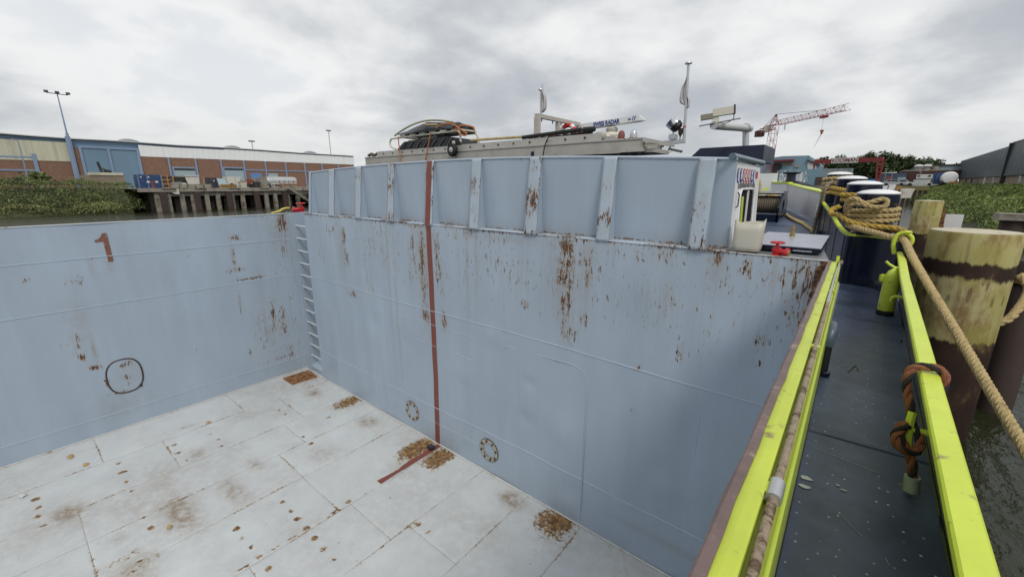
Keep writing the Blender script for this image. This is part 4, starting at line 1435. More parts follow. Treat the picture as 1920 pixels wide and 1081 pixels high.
# ---------------------------------------------------------------- gangway, ladders and load on the roof
gz = roof_z(-5) + .015
gw = empty('gangway', (-5.1, 5.3, gz), 'weathered aluminium gangway lying across the ship roof, lowest of the stack', 'gangway')
gx0, gx1 = -8.05, -2.10
for y in (5.05, 5.62):
    b = MB().box(gx0, gx1, y, y + .05, gz + .005, gz + .155).build('side_beam', M_alud, gw)
    MB().box(gx0, gx1, y - .012, y + .062, gz + .155, gz + .172).build('beam_flange', M_alu, b)
m = MB()
for k in range(0, 40):
    x = gx0 + .05 + k * .148
    MB().box(x, x + .13, 5.10, 5.62, gz + .05, gz + .075).build('tread', M_alu, gw)
MB().box(gx1 - .28, gx1 + .02, 5.02, 5.08, gz + .01, gz + .04).build('end_hook', M_alu, gw)
for y in (5.02, 5.55):
    MB().prism([(gx1, y, gz + .17), (gx1 + .16, y, gz + .13), (gx1 + .16, y, gz + .09), (gx1, y, gz + .12)], (0, .12, 0)).build('end_shoe', M_alu, gw)
MB().box(gx1 + .01, gx1 + .12, 5.08, 5.6, gz + .0, gz + .045).build('end_hinge', M_alud, gw)
la = empty('aluminium_ladder', (-4.9, 5.25, gz + .17), 'long aluminium ladder with round rung ends on top of the gangway', 'ladder')
lx0, lx1, lz0, lz1 = -7.62, -2.68, gz + .175, gz + .262
for y in (5.06, 5.46):
    MB().box(lx0, lx1, y, y + .035, lz0, lz1).build('rail', M_alu, la)
k = 0
x = lx0 + .22
while x < lx1 - .1:
    MB().cyl((x, 5.052, (lz0 + lz1) / 2), (x, 5.49, (lz0 + lz1) / 2), .017, 10).build('rung', M_alud, la, smooth=True)
    MB().cyl((x, 5.046, (lz0 + lz1) / 2), (x, 5.054, (lz0 + lz1) / 2), .014, 8).build('rung_hole', M_black, la)
    x += .30
for x in (lx1 - .12,):
    MB().lathe((0, 5.2, lz1 - .02), [(.04, x - .02), (.055, x), (.055, x + .10), (.03, x + .12)], 12, 'x').build('end_roller', M_alud, la, smooth=True)
# big dark wheel on the ladder side
wh = empty('rubber_wheel', (-5.34, 5.0, gz + .1), 'black rubber wheel with grey hub hanging at ladder side', 'wheel')
MB().lathe((-5.33, 4.97, .555), [(.05, -.035), (.085, -.04), (.105, -.02), (.105, .02), (.085, .04), (.05, .035)], 24, 'y').build('tyre', M_rubber, wh, smooth=True)
MB().lathe((-5.33, 4.96, .555), [(.01, -.045), (.03, -.04), (.045, -.03), (.045, .03)], 14, 'y').build('hub', M_alud, wh, smooth=True)
MB().cyl((-5.33, 4.93, .555), (-5.33, 5.2, .555), .015, 8).build('axle', M_steel, wh)
MB().bar((-5.33, 5.0, .555), (-5.33, 5.0, .70), .04, .03).build('fork', M_cream, wh)
# tubular trolley frame
tz = .85
tr = empty('hand_trolley', (-6.1, 5.25, lz1), 'bent pale tube trolley frame strapped on the ladder', 'trolley')
for y in (5.08, 5.50):
    pts_ = [(-7.02, y, lz1 + .02), (-7.16, y, lz1 + .07), (-7.20, y, tz - .07), (-7.14, y, tz), (-7.0, y, tz + .005), (-5.5, y, tz + .012), (-5.30, y, tz + .0), (-5.25, y, tz - .07), (-5.25, y, lz1 + .01)]
    MB().tube(smooth_path(pts_, 5), .018, 8).build('tube_rail', M_cream, tr, smooth=True)
for x in (-6.85, -6.3, -5.9, -5.6):
    MB().cyl((x, 5.08, tz + .008), (x, 5.50, tz + .008), .012, 8).build('cross_tube', M_cream, tr, smooth=True)
MB().box(-6.35, -6.0, 5.15, 5.45, lz1 + .12, tz - .02).build('centre_box', M_alud, tr)
m = MB()
for k in range(6):
    x = -6.85 + k * .28
    MB().bevbox(x, x + .16, 5.06, 5.52, tz + .022, tz + .05, .006).build('slat', M_cream, tr)
# black ribbed plastic ramp under the trolley
rm = empty('plastic_ramp', (-6.0, 5.25, lz1), 'black ribbed plastic ramp block under the tube trolley', 'ramp')
MB().prism([(-6.95, 5.05, lz1 + .003), (-6.72, 5.05, lz1 + .135), (-5.55, 5.05, lz1 + .15), (-5.28, 5.05, lz1 + .10), (-5.20, 5.05, lz1 + .003)], (0, .5, 0)).build('block', M_black, rm)
for k in range(7):
    x = -6.78 + k * .21
    MB().bar((x, 5.04, lz1 + .012), (x + .13, 5.04, lz1 + .125), .014, .014).build('rib', pbr('grey_rib', (.10, .10, .11), .5) if k == 0 else MATS['grey_rib'], rm)
# dark bundle on the trolley with hose over it
bz = tz + .05
bu = MB()
prof = [(-6.88, .02), (-6.76, .08), (-6.45, .125), (-6.1, .165), (-5.7, .15), (-5.42, .11), (-5.32, .05), (-5.32, .0)]
vs = []
for i, (x, h) in enumerate(prof):
    for j in range(6):
        u = j / 5
        zz = bz + h * (1 - .35 * abs(2 * u - 1) ** 3) * (1 + .12 * math.sin(i * 2.1 + j * 1.7)) - (.06 if j in (0, 5) else 0) * (h > .05)
        vs.append((x + .03 * math.sin(j * 2.2 + i), 5.04 + .48 * u + .02 * math.sin(i * 1.9), max(bz + .002, zz)))
bu.add(vs, [(i * 6 + j, i * 6 + j + 1, (i + 1) * 6 + j + 1, (i + 1) * 6 + j) for i in range(len(prof) - 1) for j in range(5)])
vb = [(p[0], p[1], bz) for p in vs]
bu.add([p for i, p in enumerate(vs) if i % 6 == 0] + [p for i, p in enumerate(vb) if i % 6 == 0], [(i, i + 1, len(prof) + i + 1, len(prof) + i) for i in range(len(prof) - 1)])
bu.add([p for i, p in enumerate(vs) if i % 6 == 5] + [p for i, p in enumerate(vb) if i % 6 == 5], [(i, i + 1, len(prof) + i + 1, len(prof) + i) for i in range(len(prof) - 1)])
tag(bu.build('folded_tarpaulin', pbr('black_tarpaulin', (.016, .017, .02), .38, var=.4, scale=7, bump=.6, bscale=9)), 'folded black tarpaulin bundle on top of the tube trolley', 'tarpaulin')
MB().tube(smooth_path([(-6.95, 5.02, bz - .01), (-6.7, 5.0, bz + .06), (-6.4, 4.995, bz + .13), (-6.1, 5.04, bz + .178), (-5.8, 5.1, bz + .17), (-5.5, 5.15, bz + .12)], 6), .016, 8).build('hose', pbr('olive_hose', (.36, .34, .22), .6, var=.2), None, smooth=True)
tag(bpy.data.objects['hose'], 'pale olive hose draped over the black tarpaulin', 'hose')
MB().tube(smooth_path([(-6.05, 5.0, bz + .115), (-5.9, 4.99, bz + .095), (-5.72, 5.0, bz + .085)], 5), .014, 6).build('rope_end', M_ropeb, None, smooth=True)
tag(bpy.data.objects['rope_end'], 'short beige rope end lying on the black tarpaulin', 'rope')
rope('lashing_rope', [(-5.75, 5.0, bz + .03), (-5.55, 4.98, bz + .075), (-5.35, 5.0, bz + .06), (-5.2, 5.02, bz - .02), (-5.08, 5.05, bz - .10), (-5.15, 5.05, bz - .12), (-5.3, 5.02, bz - .02), (-5.2, 5.1, bz + .04), (-5.02, 5.15, bz + .0), (-5.0, 5.15, bz - .06)], .013, M_strap)
tag(bpy.data.objects['lashing_rope'], 'orange lashing rope looped over the right end of trolley', 'rope')
for i, (xa, za, xb) in enumerate(((-6.86, tz + .02, -6.80), (-5.93, tz + .02, -6.10))):
    s_ = MB().tube([(xa, 5.03, za), (xa + (xb - xa) * .4, 5.02, za - .2), (xb, 5.01, gz + .02 if i == 0 else roof_z(xb) + .02)], .010, 6).build('tie_down_strap', M_strap, None)
    tag(s_, 'orange tie down strap at the left end of trolley' if i == 0 else 'orange tie down strap at the middle of trolley', 'strap', 'straps over the trolley')
tag(rope('fender_rope', [(-5.02, 5.1, lz1 + .06), (-4.3, 5.12, lz1 + .05), (-3.9, 5.15, lz1 + .045)], .02, M_ropeb), 'grey brown rope stretched along the ladder beside trolley', 'rope')
tag(rope('chain_scrap', [(-8.0, 5.1, gz + .20), (-7.9, 5.12, gz + .235), (-7.82, 5.1, gz + .20), (-7.7, 5.14, gz + .235), (-7.6, 5.1, gz + .2), (-7.5, 5.12, gz + .195)], .03, pbr('brown_scrap', (.10, .07, .05), .8, var=.4)), 'brown knotted rope scraps on the left end of gangway', 'rope scraps')
# black rubber ladder near the radar
rl = empty('black_ladder', (-3.6, 5.3, lz1), 'black rung boarding ladder lying on the aluminium ladder', 'ladder')
pa, pb = Vector((-3.98, 5.12, lz1 + .035)), Vector((-3.98, 5.42, lz1 + .035))
dl = Vector((.98, 0, .035))
for p in (pa, pb):
    MB().tube([p, p + dl], .028, 10).build('rail', M_rubber, rl, smooth=True)
for k in range(8):
    q = k / 7.6 + .04
    MB().cyl(pa + dl * q, pb + dl * q + Vector((-.05, 0, 0)), .013, 8).build('rung', M_alu if k % 3 else M_redox, rl, smooth=True)
MB().lathe((0, 5.13, lz1 + .062), [(.02, -2.98), (.036, -2.97), (.036, -2.84), (.028, -2.80), (.01, -2.79)], 14, 'x').build('end_sleeve', M_rubber, rl, smooth=True)
# small lamps at the gangway end
for i, (x, mm, lb_) in enumerate(((-2.42, M_redox, 'rust red dome lamp on the right end of gangway'), (-2.26, M_steel, 'clear dome lamp on the right end of gangway'))):
    e_ = empty('dome_lamp', (x, 5.3, gz + .172), lb_, 'lamp', 'dome lamps on the gangway end')
    MB().lathe((x, 5.12, 0), [(.05, gz + .173), (.055, gz + .185), (.042, gz + .19), (.042, gz + .23), (.030, gz + .265), (.008, gz + .28)], 14).build('dome', mm, e_, smooth=True)
    MB().lathe((x, 5.12, 0), [(.075, gz + .1725), (.075, gz + .178)], 14).build('base_plate', M_redox, e_)
MB().tube(smooth_path([(-3.45, 5.02, lz1), (-3.5, 5.005, gz + .15), (-3.52, 5.0, gz + .02)], 4), .008, 6).build('dark_line', M_rubber, None)
tag(bpy.data.objects['dark_line'], 'thin dark cord hanging down the gangway side', 'line')
MB().bevbox(-3.64, -3.60, 4.86, 4.90, roof_z(-3.6) - .002, roof_z(-3.6) + .10, .006).build('roof_stud', M_navy, ship)

# ---------------------------------------------------------------- small things on the step
jc = empty('plastic_jerrycan', (-.79, 4.6, ZD + .01), 'cut open milky plastic jerrycan on the step beside white wall', 'jerrycan')
m = MB()
prof = []
for h, sx, sy in ((0, .108, .085), (.015, .118, .095), (.05, .122, .10), (.20, .124, .10), (.30, .128, .098)):
    ringp = []
    for k in range(24):
        a = 2 * math.pi * k / 24
        c_, s_ = math.cos(a), math.sin(a)
        hh = h
        if h == .30:
            hh = .285 + .018 * math.sin(a * 2 + .8) + .008 * math.sin(a * 5)
        ringp.append((-.785 + sx * math.copysign(abs(c_) ** .45, c_), 4.615 + sy * math.copysign(abs(s_) ** .45, s_), ZD + .012 + hh))
    prof.append(ringp)
vs = [p for r_ in prof for p in r_]
m.add(vs, [(i * 24 + k, i * 24 + (k + 1) % 24, (i + 1) * 24 + (k + 1) % 24, (i + 1) * 24 + k) for i in range(4) for k in range(24)] + [tuple(range(24))])
o = m.build('body', M_jerry, jc, smooth=True)
so = o.modifiers.new('wall', 'SOLIDIFY')
so.thickness = .004
MB().bevbox(-.86, -.73, 4.56, 4.67, ZD + .02, ZD + .12, .02).build('contents', pbr('grey_sludge', (.42, .40, .36), .8, var=.3, scale=9), jc)


def hydrant(cx, cy, z, label, sc_=1.0, rot=0.0):
    e_ = empty('fire_hydrant_valve', (cx, cy, z), label, 'valve', 'red hydrant valves on the ship')
    f = lambda x, y, q: (cx + sc_ * (x * math.cos(rot) - y * math.sin(rot)), cy + sc_ * (x * math.sin(rot) + y * math.cos(rot)), z + sc_ * q)
    MB().tube([f(0, 0, 0), f(0, 0, .018), f(0, 0, .019), f(0, 0, .07)], [.055 * sc_, .055 * sc_, .036 * sc_, .04 * sc_], 16).build('flange_base', M_red, e_, smooth=True)
    MB().tube([f(0, 0, .05), f(0, 0, .085), f(0, 0, .09), f(0, 0, .135)], [.046 * sc_, .044 * sc_, .024 * sc_, .016 * sc_], 16).build('bonnet', M_red, e_, smooth=True)
    MB().tube([f(-.01, 0, .055), f(.05, 0, .05), f(.10, 0, .045)], [.034 * sc_, .03 * sc_, .034 * sc_], 14).build('outlet', M_red, e_, smooth=True)
    MB().tube([f(.085, 0, .046), f(.118, 0, .042)], [.05 * sc_, .05 * sc_], 16).build('coupling', M_red, e_, smooth=True)
    MB().tube([f(.117, 0, .042), f(.124, 0, .041)], [.036 * sc_, .034 * sc_], 14).build('coupling_face', M_brass, e_, smooth=True)
    w = [f(.062 * math.cos(k * math.pi / 8), .062 * math.sin(k * math.pi / 8), .145) for k in range(16)]
    MB().tube(w, .010 * sc_, 8, closed=True).build('hand_wheel', M_red, e_, smooth=True)
    for k in range(3):
        a = k * math.pi / 3
        MB().bar(f(.06 * math.cos(a), .06 * math.sin(a), .143), f(-.06 * math.cos(a), -.06 * math.sin(a), .143), .014 * sc_, .008 * sc_).build('wheel_spoke', M_red, e_)
    return e_


hydrant(-.525, 4.545, ZD - .006, 'red fire hydrant valve on the step in front of hatch', .86, -.25)
hydrant(XL - .06, 4.85, ZP - .004, 'red hydrant valve at the far hold corner beside yellow hose', 1.6, -2.2)
tag(MB().tube(smooth_path([(XL - .15, 4.60, ZP + .12), (XL - .12, 4.45, ZP + .11), (XL - .10, 4.32, ZP + .05), (XL - .08, 4.15, ZP + .022)], 5), .026, 8).build('yellow_hose', pbr('yellow_hose_rubber', (.62, .52, .12), .5, var=.15), None, smooth=True), 'yellow hose lying on the far hold wall top', 'hose')

# ---------------------------------------------------------------- ropes
# coil on the nearest bollard, finished with a loop laid across the turns
bx, by = BOL[0]
zc0 = -.115
pts_ = []
for k in range(0, 3 * 14 + 1):
    a = 2 * math.pi * k / 14 + 1.0
    pts_.append((bx + .224 * math.cos(a), by + .224 * math.sin(a), -.475 + .062 * k / 14))
tag(rope('mooring_coil', pts_, .029, M_ropeb, per=3), 'beige mooring rope coiled in three turns around nearest bollard', 'rope', 'ropes on the bollards')


def fpx(px_, py_, y):
    return at(px_, py_, 'y', y)


lo = [fpx(1588, 404, 6.95), fpx(1586, 388, 6.9), fpx(1593, 374, 6.86), fpx(1606, 373, 6.80), fpx(1620, 381, 6.80), fpx(1640, 377, 6.80), fpx(1656, 373, 6.81), fpx(1664, 379, 6.81), fpx(1657, 387, 6.80), fpx(1640, 388, 6.80), fpx(1622, 384, 6.79), fpx(1605, 381, 6.81), fpx(1594, 386, 6.84), fpx(1591, 398, 6.88)]
tag(rope('rope_loop', lo, .028, M_ropeb, per=8), 'beige rope loop twisted across the top of the nearest coil', 'rope')
ye = [fpx(1575, 387, 7.2), fpx(1560, 393, 7.15), fpx(1559, 401, 7.05), fpx(1570, 402, 6.95), fpx(1583, 410, 6.88), fpx(1600, 418, 6.84), fpx(1630, 423, 6.80), fpx(1660, 426, 6.80), fpx(1682, 428, 6.78), fpx(1698, 436, 6.80), fpx(1700, 441, 6.95)]
tag(rope('yellow_rope', ye, .031, M_ropey, per=8), 'yellow mooring rope lying around the foot of nearest bollard', 'rope')
tag(rope('red_black_rope', [fpx(1590, 428, 6.9), fpx(1620, 430, 6.88), fpx(1650, 433, 6.86), fpx(1675, 434, 6.84), fpx(1692, 437, 6.86)], .022, [M_ropeo, M_ropeo, M_ropek], per=8), 'thin orange and black rope at the foot of nearest bollard', 'rope')
# far bollards: crossing yellow rope and a beige coil
for nm, b0, b1, mm, lb_ in (('figure_eight_rope', 1, 2, M_ropey, 'yellow rope crossed in a figure eight between the middle bollards'),):
    A, B = BOL[b0], BOL[b1]
    zA, zB = sheer(A[1], -.33), sheer(B[1], -.33)
    pp = []
    for t_ in range(2):
        up_ = .075 * t_
        ang = math.atan2(B[1] - A[1], B[0] - A[0])
        for a in (90, 135, 180, 225, 270):
            pp.append((A[0] + .245 * math.cos(R(a) + ang), A[1] + .245 * math.sin(R(a) + ang), zA + up_))
        pp.append(((A[0] + B[0]) / 2 + .02, (A[1] + B[1]) / 2, (zA + zB) / 2 + up_ - .02))
        for a in (90, 45, 0, -45, -90):
            pp.append((B[0] + .245 * math.cos(R(a) + ang), B[1] + .245 * math.sin(R(a) + ang), zB + up_))
        pp.append(((A[0] + B[0]) / 2 - .02, (A[1] + B[1]) / 2, (zA + zB) / 2 + up_ + .03))
    tag(rope(nm, pp, .036, mm, per=8), lb_, 'rope', 'ropes on the bollards')
bx, by = BOL[3]
z_ = sheer(by, -.52)
pp = []
for k in range(0, 4 * 12 + 1):
    a = 2 * math.pi * k / 12 - .5
    pp.append((bx + .245 * math.cos(a), by + .245 * math.sin(a), z_ + .09 * k / 12))
tag(rope('far_coil', pp, .036, M_ropeb, per=3), 'beige rope coiled around the farthest bollard', 'rope', 'ropes on the bollards')
tag(rope('hanging_rope', [fpx(1562, 341, 10.7), fpx(1553, 345, 10.6), fpx(1546, 356, 10.55), fpx(1541, 375, 10.62), fpx(1533, 402, 10.8), fpx(1525, 430, 10.9), at(1522, 436, 'z', sheer(10.9, ZW) + .05)], .036, M_ropeg, per=8), 'brown grey rope hanging from the farthest bollard to fore deck', 'rope')
dk = lambda a, b, y: Vector((at(a, b, 'y', y).x, y, sheer(y, ZW) + .04))
tag(rope('deck_rope', [dk(1524, 434, 11.0), dk(1513, 426, 11.5), dk(1505, 420, 11.9), dk(1492, 416, 12.3), dk(1480, 411, 12.8), dk(1474, 404, 13.3)], .036, M_ropeb, per=8), 'beige rope lying on the fore deck from winch to bollards', 'rope')
tag(rope('locker_rope', [(-2.62, 14.2, .18), (-2.42, 14.1, .20), (-2.30, 14.05, .1), (-2.27, 14.02, -.1), (-2.30, 14.0, -.3)], .04, M_ropeb, per=8), 'beige rope draped over the slate deck locker', 'rope')
pp = [(-2.05 + .2 * math.cos(k * .7), 14.3 + .2 * math.sin(k * .7), -.55 + .012 * k) for k in range(22)]
tag(rope('rope_heap', pp, .045, M_ropeb, per=3), 'beige rope heaped in a coil beside the white bow bulwark', 'rope')
# main mooring line through the eye and aft over the water
ml = [fpx(1588, 421, 6.93), fpx(1610, 428, 6.76), fpx(1640, 436, 6.62), fpx(1668, 444, 6.48), (ex + .02, ey, ez + .005), (.56, 5.85, -.80), (1.03, 3.79, -1.585), (1.45, 1.9, -2.28), (1.85, .1, -2.9), (2.0, -.6, -3.15)]
tag(rope('mooring_line', ml, .037, M_ropeb, strands=4, pitch=.16, per=14, seg=10), 'thick beige mooring line running through lime eye over the water', 'rope')

# orange and black rope knotted on the cleat
yk = 2.46
rx_, rz_ = rail_x(yk), rail_z(yk)
cxk = (foot_x(2.32) * .45 + rail_x(2.32) * .55) - .06
kp = [(rx_ + .078, yk - .01, rz_ - .07), (rx_ + .080, yk, rz_ - .01), (rx_ + .06, yk + .005, rz_ + .022), (rx_ + .01, yk, rz_ + .024), (rx_ - .030, yk - .01, rz_ + .004), (rx_ - .036, yk - .02, rz_ - .06),
      (rx_ - .015, yk - .06, rz_ - .14), (rx_ + .0, yk - .10, rz_ - .20), (cxk - .02, 2.30, -1.01), (cxk - .045, 2.27, -1.05), (cxk - .02, 2.25, -1.09), (cxk + .03, 2.27, -1.09), (cxk + .035, 2.31, -1.04), (cxk - .005, 2.33, -1.00), (cxk - .035, 2.30, -1.03), (cxk - .01, 2.27, -1.08), (cxk + .02, 2.26, -1.13), (cxk + .03, 2.245, -1.18), (cxk + .035, 2.24, -1.215)]
ko = rope('fender_line', kp, .0175, [M_ropeo, M_ropeo, M_ropek], per=8, pitch=.13)
tag(ko, 'orange and black rope knotted on lime cleat and over the rail', 'rope')
MB().tube([Vector(kp[-1]) + Vector((-.001, .002, .02)), Vector(kp[-1]) + Vector((.004, -.006, -.045))], .027, 12).build('taped_end', M_tape, ko, smooth=True)

# dry leaves in the hold
for i, (px_, py_, s_) in enumerate(((132, 856, .06), (161, 870, .05), (391, 791, .05), (42, 929, .05), (317, 988, .04))):
    c = at(px_, py_, 'z', ZF + .012)
    a = rnd.uniform(0, 3)
    pts_ = []
    for k in range(8):
        t_ = 2 * math.pi * k / 8
        rr = s_ * (1.0 if k % 2 else .7) * rnd.uniform(.8, 1.1)
        pts_.append((c.x + rr * math.cos(t_ + a) * 1.5, c.y + rr * math.sin(t_ + a), ZF + .012 + rnd.uniform(0, .02)))
    lbl = ('dry yellow leaf on the hold floor near side wall, upper of a pair', 'dry yellow leaf on the hold floor near side wall, lower of a pair', 'dry yellow leaf on the hold floor left of the red stripe', 'pale grey scrap on the hold floor at photo left edge', 'small orange leaf on the hold floor in the foreground')[i]
    vs = [(c.x, c.y, ZF + .03)] + pts_
    tag(MB().add(vs, [(0, 1 + k, 1 + (k + 1) % 8) for k in range(8)]).build('dry_leaf', M_leafdry if i != 3 else M_chalk), lbl, 'leaf', 'scraps on the hold floor')

# ================================================================ BACKGROUND
def leafmat(name, a, b, patch=.55):
    m = bpy.data.materials.new(name)
    m.use_nodes = True
    t = NT(m.node_tree)
    tc = t.n('ShaderNodeTexCoord').outputs['Object']
    g = t.n('ShaderNodeNewGeometry').outputs['Random Per Island']
    n1 = t.ramp(t.noise(tc, patch, 3, .6), .32, .68)
    f = t.m('ADD', t.m('MULTIPLY', g, .35), t.m('MULTIPLY', n1, .65))
    b_ = t.n('ShaderNodeBsdfPrincipled')
    t.put(b_.inputs['Base Color'], t.mix(f, a + (1,), b + (1,)))
    b_.inputs['Roughness'].default_value = .6
    b_.inputs['Subsurface Weight'].default_value = .0
    o = t.n('ShaderNodeOutputMaterial')
    t.nt.links.new(b_.outputs[0], o.inputs[0])
    return m


M_leaf = leafmat('bank_leaves', (.04, .062, .016), (.25, .29, .09))
M_leafd = leafmat('tree_leaves', (.028, .048, .017), (.10, .135, .045))
M_grass = leafmat('bank_grass', (.14, .16, .05), (.32, .33, .13))
M_bark = pbr('bark', (.07, .055, .04), .9, var=.3, scale=6, bump=.5, bscale=20)
M_soil = pbr('bank_soil', (.060, .062, .028), .95, var=.4, scale=1.2, c2=(.03, .045, .014), c2t=(.45, .6), c2scale=1.5)
M_yard = pbr('yard_concrete', (.24, .23, .21), .9, var=.2, scale=.4, c2=(.16, .15, .13), c2t=(.5, .7), c2scale=.5)
M_conc = pbr('old_concrete', (.30, .275, .23), .9, var=.25, scale=1.3, bump=.3, bscale=12, c2=(.15, .125, .095), c2t=(.48, .68), c2scale=1.6)
M_concd = pbr('stained_concrete_pile', (.27, .245, .20), .9, var=.25, scale=1.5, c2=(.10, .07, .055), c2t=(.5, .7), c2scale=1.2)
M_dolph = pbr('brown_fender_pile', (.06, .040, .034), .8, var=.3, scale=2)
M_brick = pbr('brick_wall', (.25, .145, .10), .9, var=.12, scale=.5, c2=(.20, .115, .08), c2t=(.45, .65), c2scale=3)
M_clad = pbr('white_cladding', (.86, .88, .88), .5, var=.05, scale=.3, c2=(.76, .77, .76), c2t=(.55, .75), c2scale=.6, streak=.05)
M_cladc = pbr('cream_cladding', (.60, .58, .44), .6, var=.08, scale=.4, c2=(.40, .39, .31), c2t=(.5, .7), c2scale=.9, streak=.05)
M_bcol = pbr('blue_steel_column', (.24, .32, .46), .5, var=.1)
M_bdoor = pbr('blue_door_sheet', (.17, .27, .37), .45, var=.08, scale=.5)
M_bfascia = pbr('blue_fascia', (.20, .30, .42), .5, var=.08, scale=.5)
M_rollup = pbr('pale_roller_door', (.33, .42, .46), .5, var=.06)
M_roofe = pbr('pale_roof_edge', (.60, .60, .58), .5, var=.05)
M_sky = pbr('dome_skylight', (.22, .23, .24), .3, var=.06)
M_cblue = pbr('container_blue', (.035, .075, .19), .5, var=.15, scale=1.2, c2=(.02, .035, .09), c2t=(.5, .7), c2scale=1)
M_cdark = pbr('container_dark', (.05, .055, .085), .5, var=.2)
M_ochre = pbr('ochre_timber', (.40, .24, .08), .8, var=.25, scale=4)
M_blackp = pbr('dark_panel', (.03, .03, .03), .6, var=.3)
M_tank = pbr('silver_tank', (.50, .51, .51), .4, .3, var=.12, scale=1.5, c2=(.30, .27, .24), c2t=(.55, .75), c2scale=2, streak=.3)
M_carp = pbr('white_vehicle_paint', (.62, .62, .56), .3, var=.06)
M_rustyb = pbr('rusty_beam', (.24, .10, .05), .85, var=.3, scale=5)
M_slate = pbr('slate_cladding', (.055, .066, .078), .45, var=.10, scale=.4)
M_tan = pbr('tan_brickwork', (.25, .20, .15), .9, var=.15, scale=.8)
M_bldb = pbr('blue_shed_cladding', (.19, .30, .37), .5, var=.07, scale=.3)
M_crane = pbr('crane_red', (.27, .03, .045), .5, var=.15)
M_craned = pbr('gantry_red', (.20, .022, .025), .5, var=.15)
M_dbrick = pbr('dark_brick', (.07, .035, .028), .9, var=.2, scale=.8)
M_glassb = pbr('blue_glazing', (.25, .32, .38), .15, var=.1)

QZ = -.45           # quay level
BX = -90.0          # warehouse front


def bk(px_, py_, x=BX):
    p = at(px_, py_, 'x', x)
    return p.y, p.z


# ---- terrain: port bank and yard
m = MB()
rows = [(-64.8, WZ - .6), (-66.2, WZ + .15), (-68.2, -1.6), (-70.5, -.5), (-74, QZ - .05), (-140, QZ - .05)]
ys = lin(-60, 10.4, 3)
vs = [(x + .5 * math.sin(y * .5 + i), y, z + (.12 * math.sin(y * .9 + i * 2) if 0 < i < 4 else 0)) for y in ys for i, (x, z) in enumerate(rows)]
n = len(rows)
m.add(vs, [(i * n + k, i * n + k + 1, (i + 1) * n + k + 1, (i + 1) * n + k) for i in range(len(ys) - 1) for k in range(n - 1)])
tag(m.build('river_bank', M_soil, None, smooth=True), 'sloping earth river bank below the warehouse', None, kind='structure')
m = MB()
m.box(-150, -66.6, 10.4, 62, QZ - .06, QZ - .004)
m.box(-150, -76.0, 10.4, 62, WZ - 1, QZ - .08)
m.box(-150, -66.6, 62, 110, WZ - 1, QZ - .06)
tag(m.build('yard_ground', M_yard), 'pale concrete yard between quay and warehouse', None, kind='structure')


def leaves(name, n_, fn, size, mat, parent=None, lay=.8, seed=1, loc=None):
    r_ = random.Random(seed)
    vs_, fs_ = [], []
    for _ in range(n_):
        p, sz = fn(r_)
        p = Vector(p)
        nrm_ = Vector((r_.gauss(0, 1), r_.gauss(0, 1), abs(r_.gauss(0, 1)) + lay)).normalized()
        a_ = nrm_.orthogonal().normalized()
        a_.rotate(Matrix.Rotation(r_.uniform(0, 6.28), 3, nrm_))
        b_ = nrm_.cross(a_)
        w, h = size * sz * r_.uniform(.6, 1.3), size * sz * r_.uniform(.35, .7)
        o_ = len(vs_)
        vs_ += [p - a_ * w, p + b_ * h + nrm_ * h * .25, p + a_ * w, p - b_ * h + nrm_ * h * .2]
        fs_.append((o_, o_ + 1, o_ + 2, o_ + 3))
    off = off_of(parent)
    me = bpy.data.meshes.new(name)
    me.from_pydata([tuple(v - off) for v in vs_], [], fs_)
    me.materials.append(mat)
    o_ = bpy.data.objects.new(name, me)
    col.objects.link(o_)
    o_.parent = parent
    return o_


def bank_pt(r_):
    y = r_.uniform(-45, 11.5)
    u = r_.random()
    x = -66.0 - 9.5 * u
    hill = -3.05 + 2.9 * min(1, u * 1.9)
    bump = 1.5 * mnoise.noise(Vector((x * .35, y * .35, 3))) + .9 * mnoise.noise(Vector((x * 1.1, y * 1.1, 1)))
    top = .45 + .45 * math.sin(y * .35 + 1) * .5
    z = hill + r_.random() ** .6 * (top * min(1, u * 3 + .25)) + bump * .45 + (.7 * r_.random() if r_.random() < .04 else 0)
    return (x + r_.uniform(-.3, .3), y, max(WZ + .05, hill + .1 + .25 * r_.random(), z)), r_.uniform(.5, 1.2)


tag(leaves('bank_shrubs', 95000, bank_pt, .095, M_leaf, seed=3), 'dense green brambles and shrubs covering the far river bank', None, kind='stuff')


def reed_pt(r_):
    y = r_.uniform(-45, 9.5)
    x = -65.9 - r_.random() * 2.2
    return (x, y, WZ + .1 + r_.random() * (.9 + .3 * math.sin(y))), 1.0


tag(leaves('bank_grass', 16000, reed_pt, .10, M_grass, lay=-.6, seed=5), 'pale green reeds along the far waterline', None, kind='stuff')


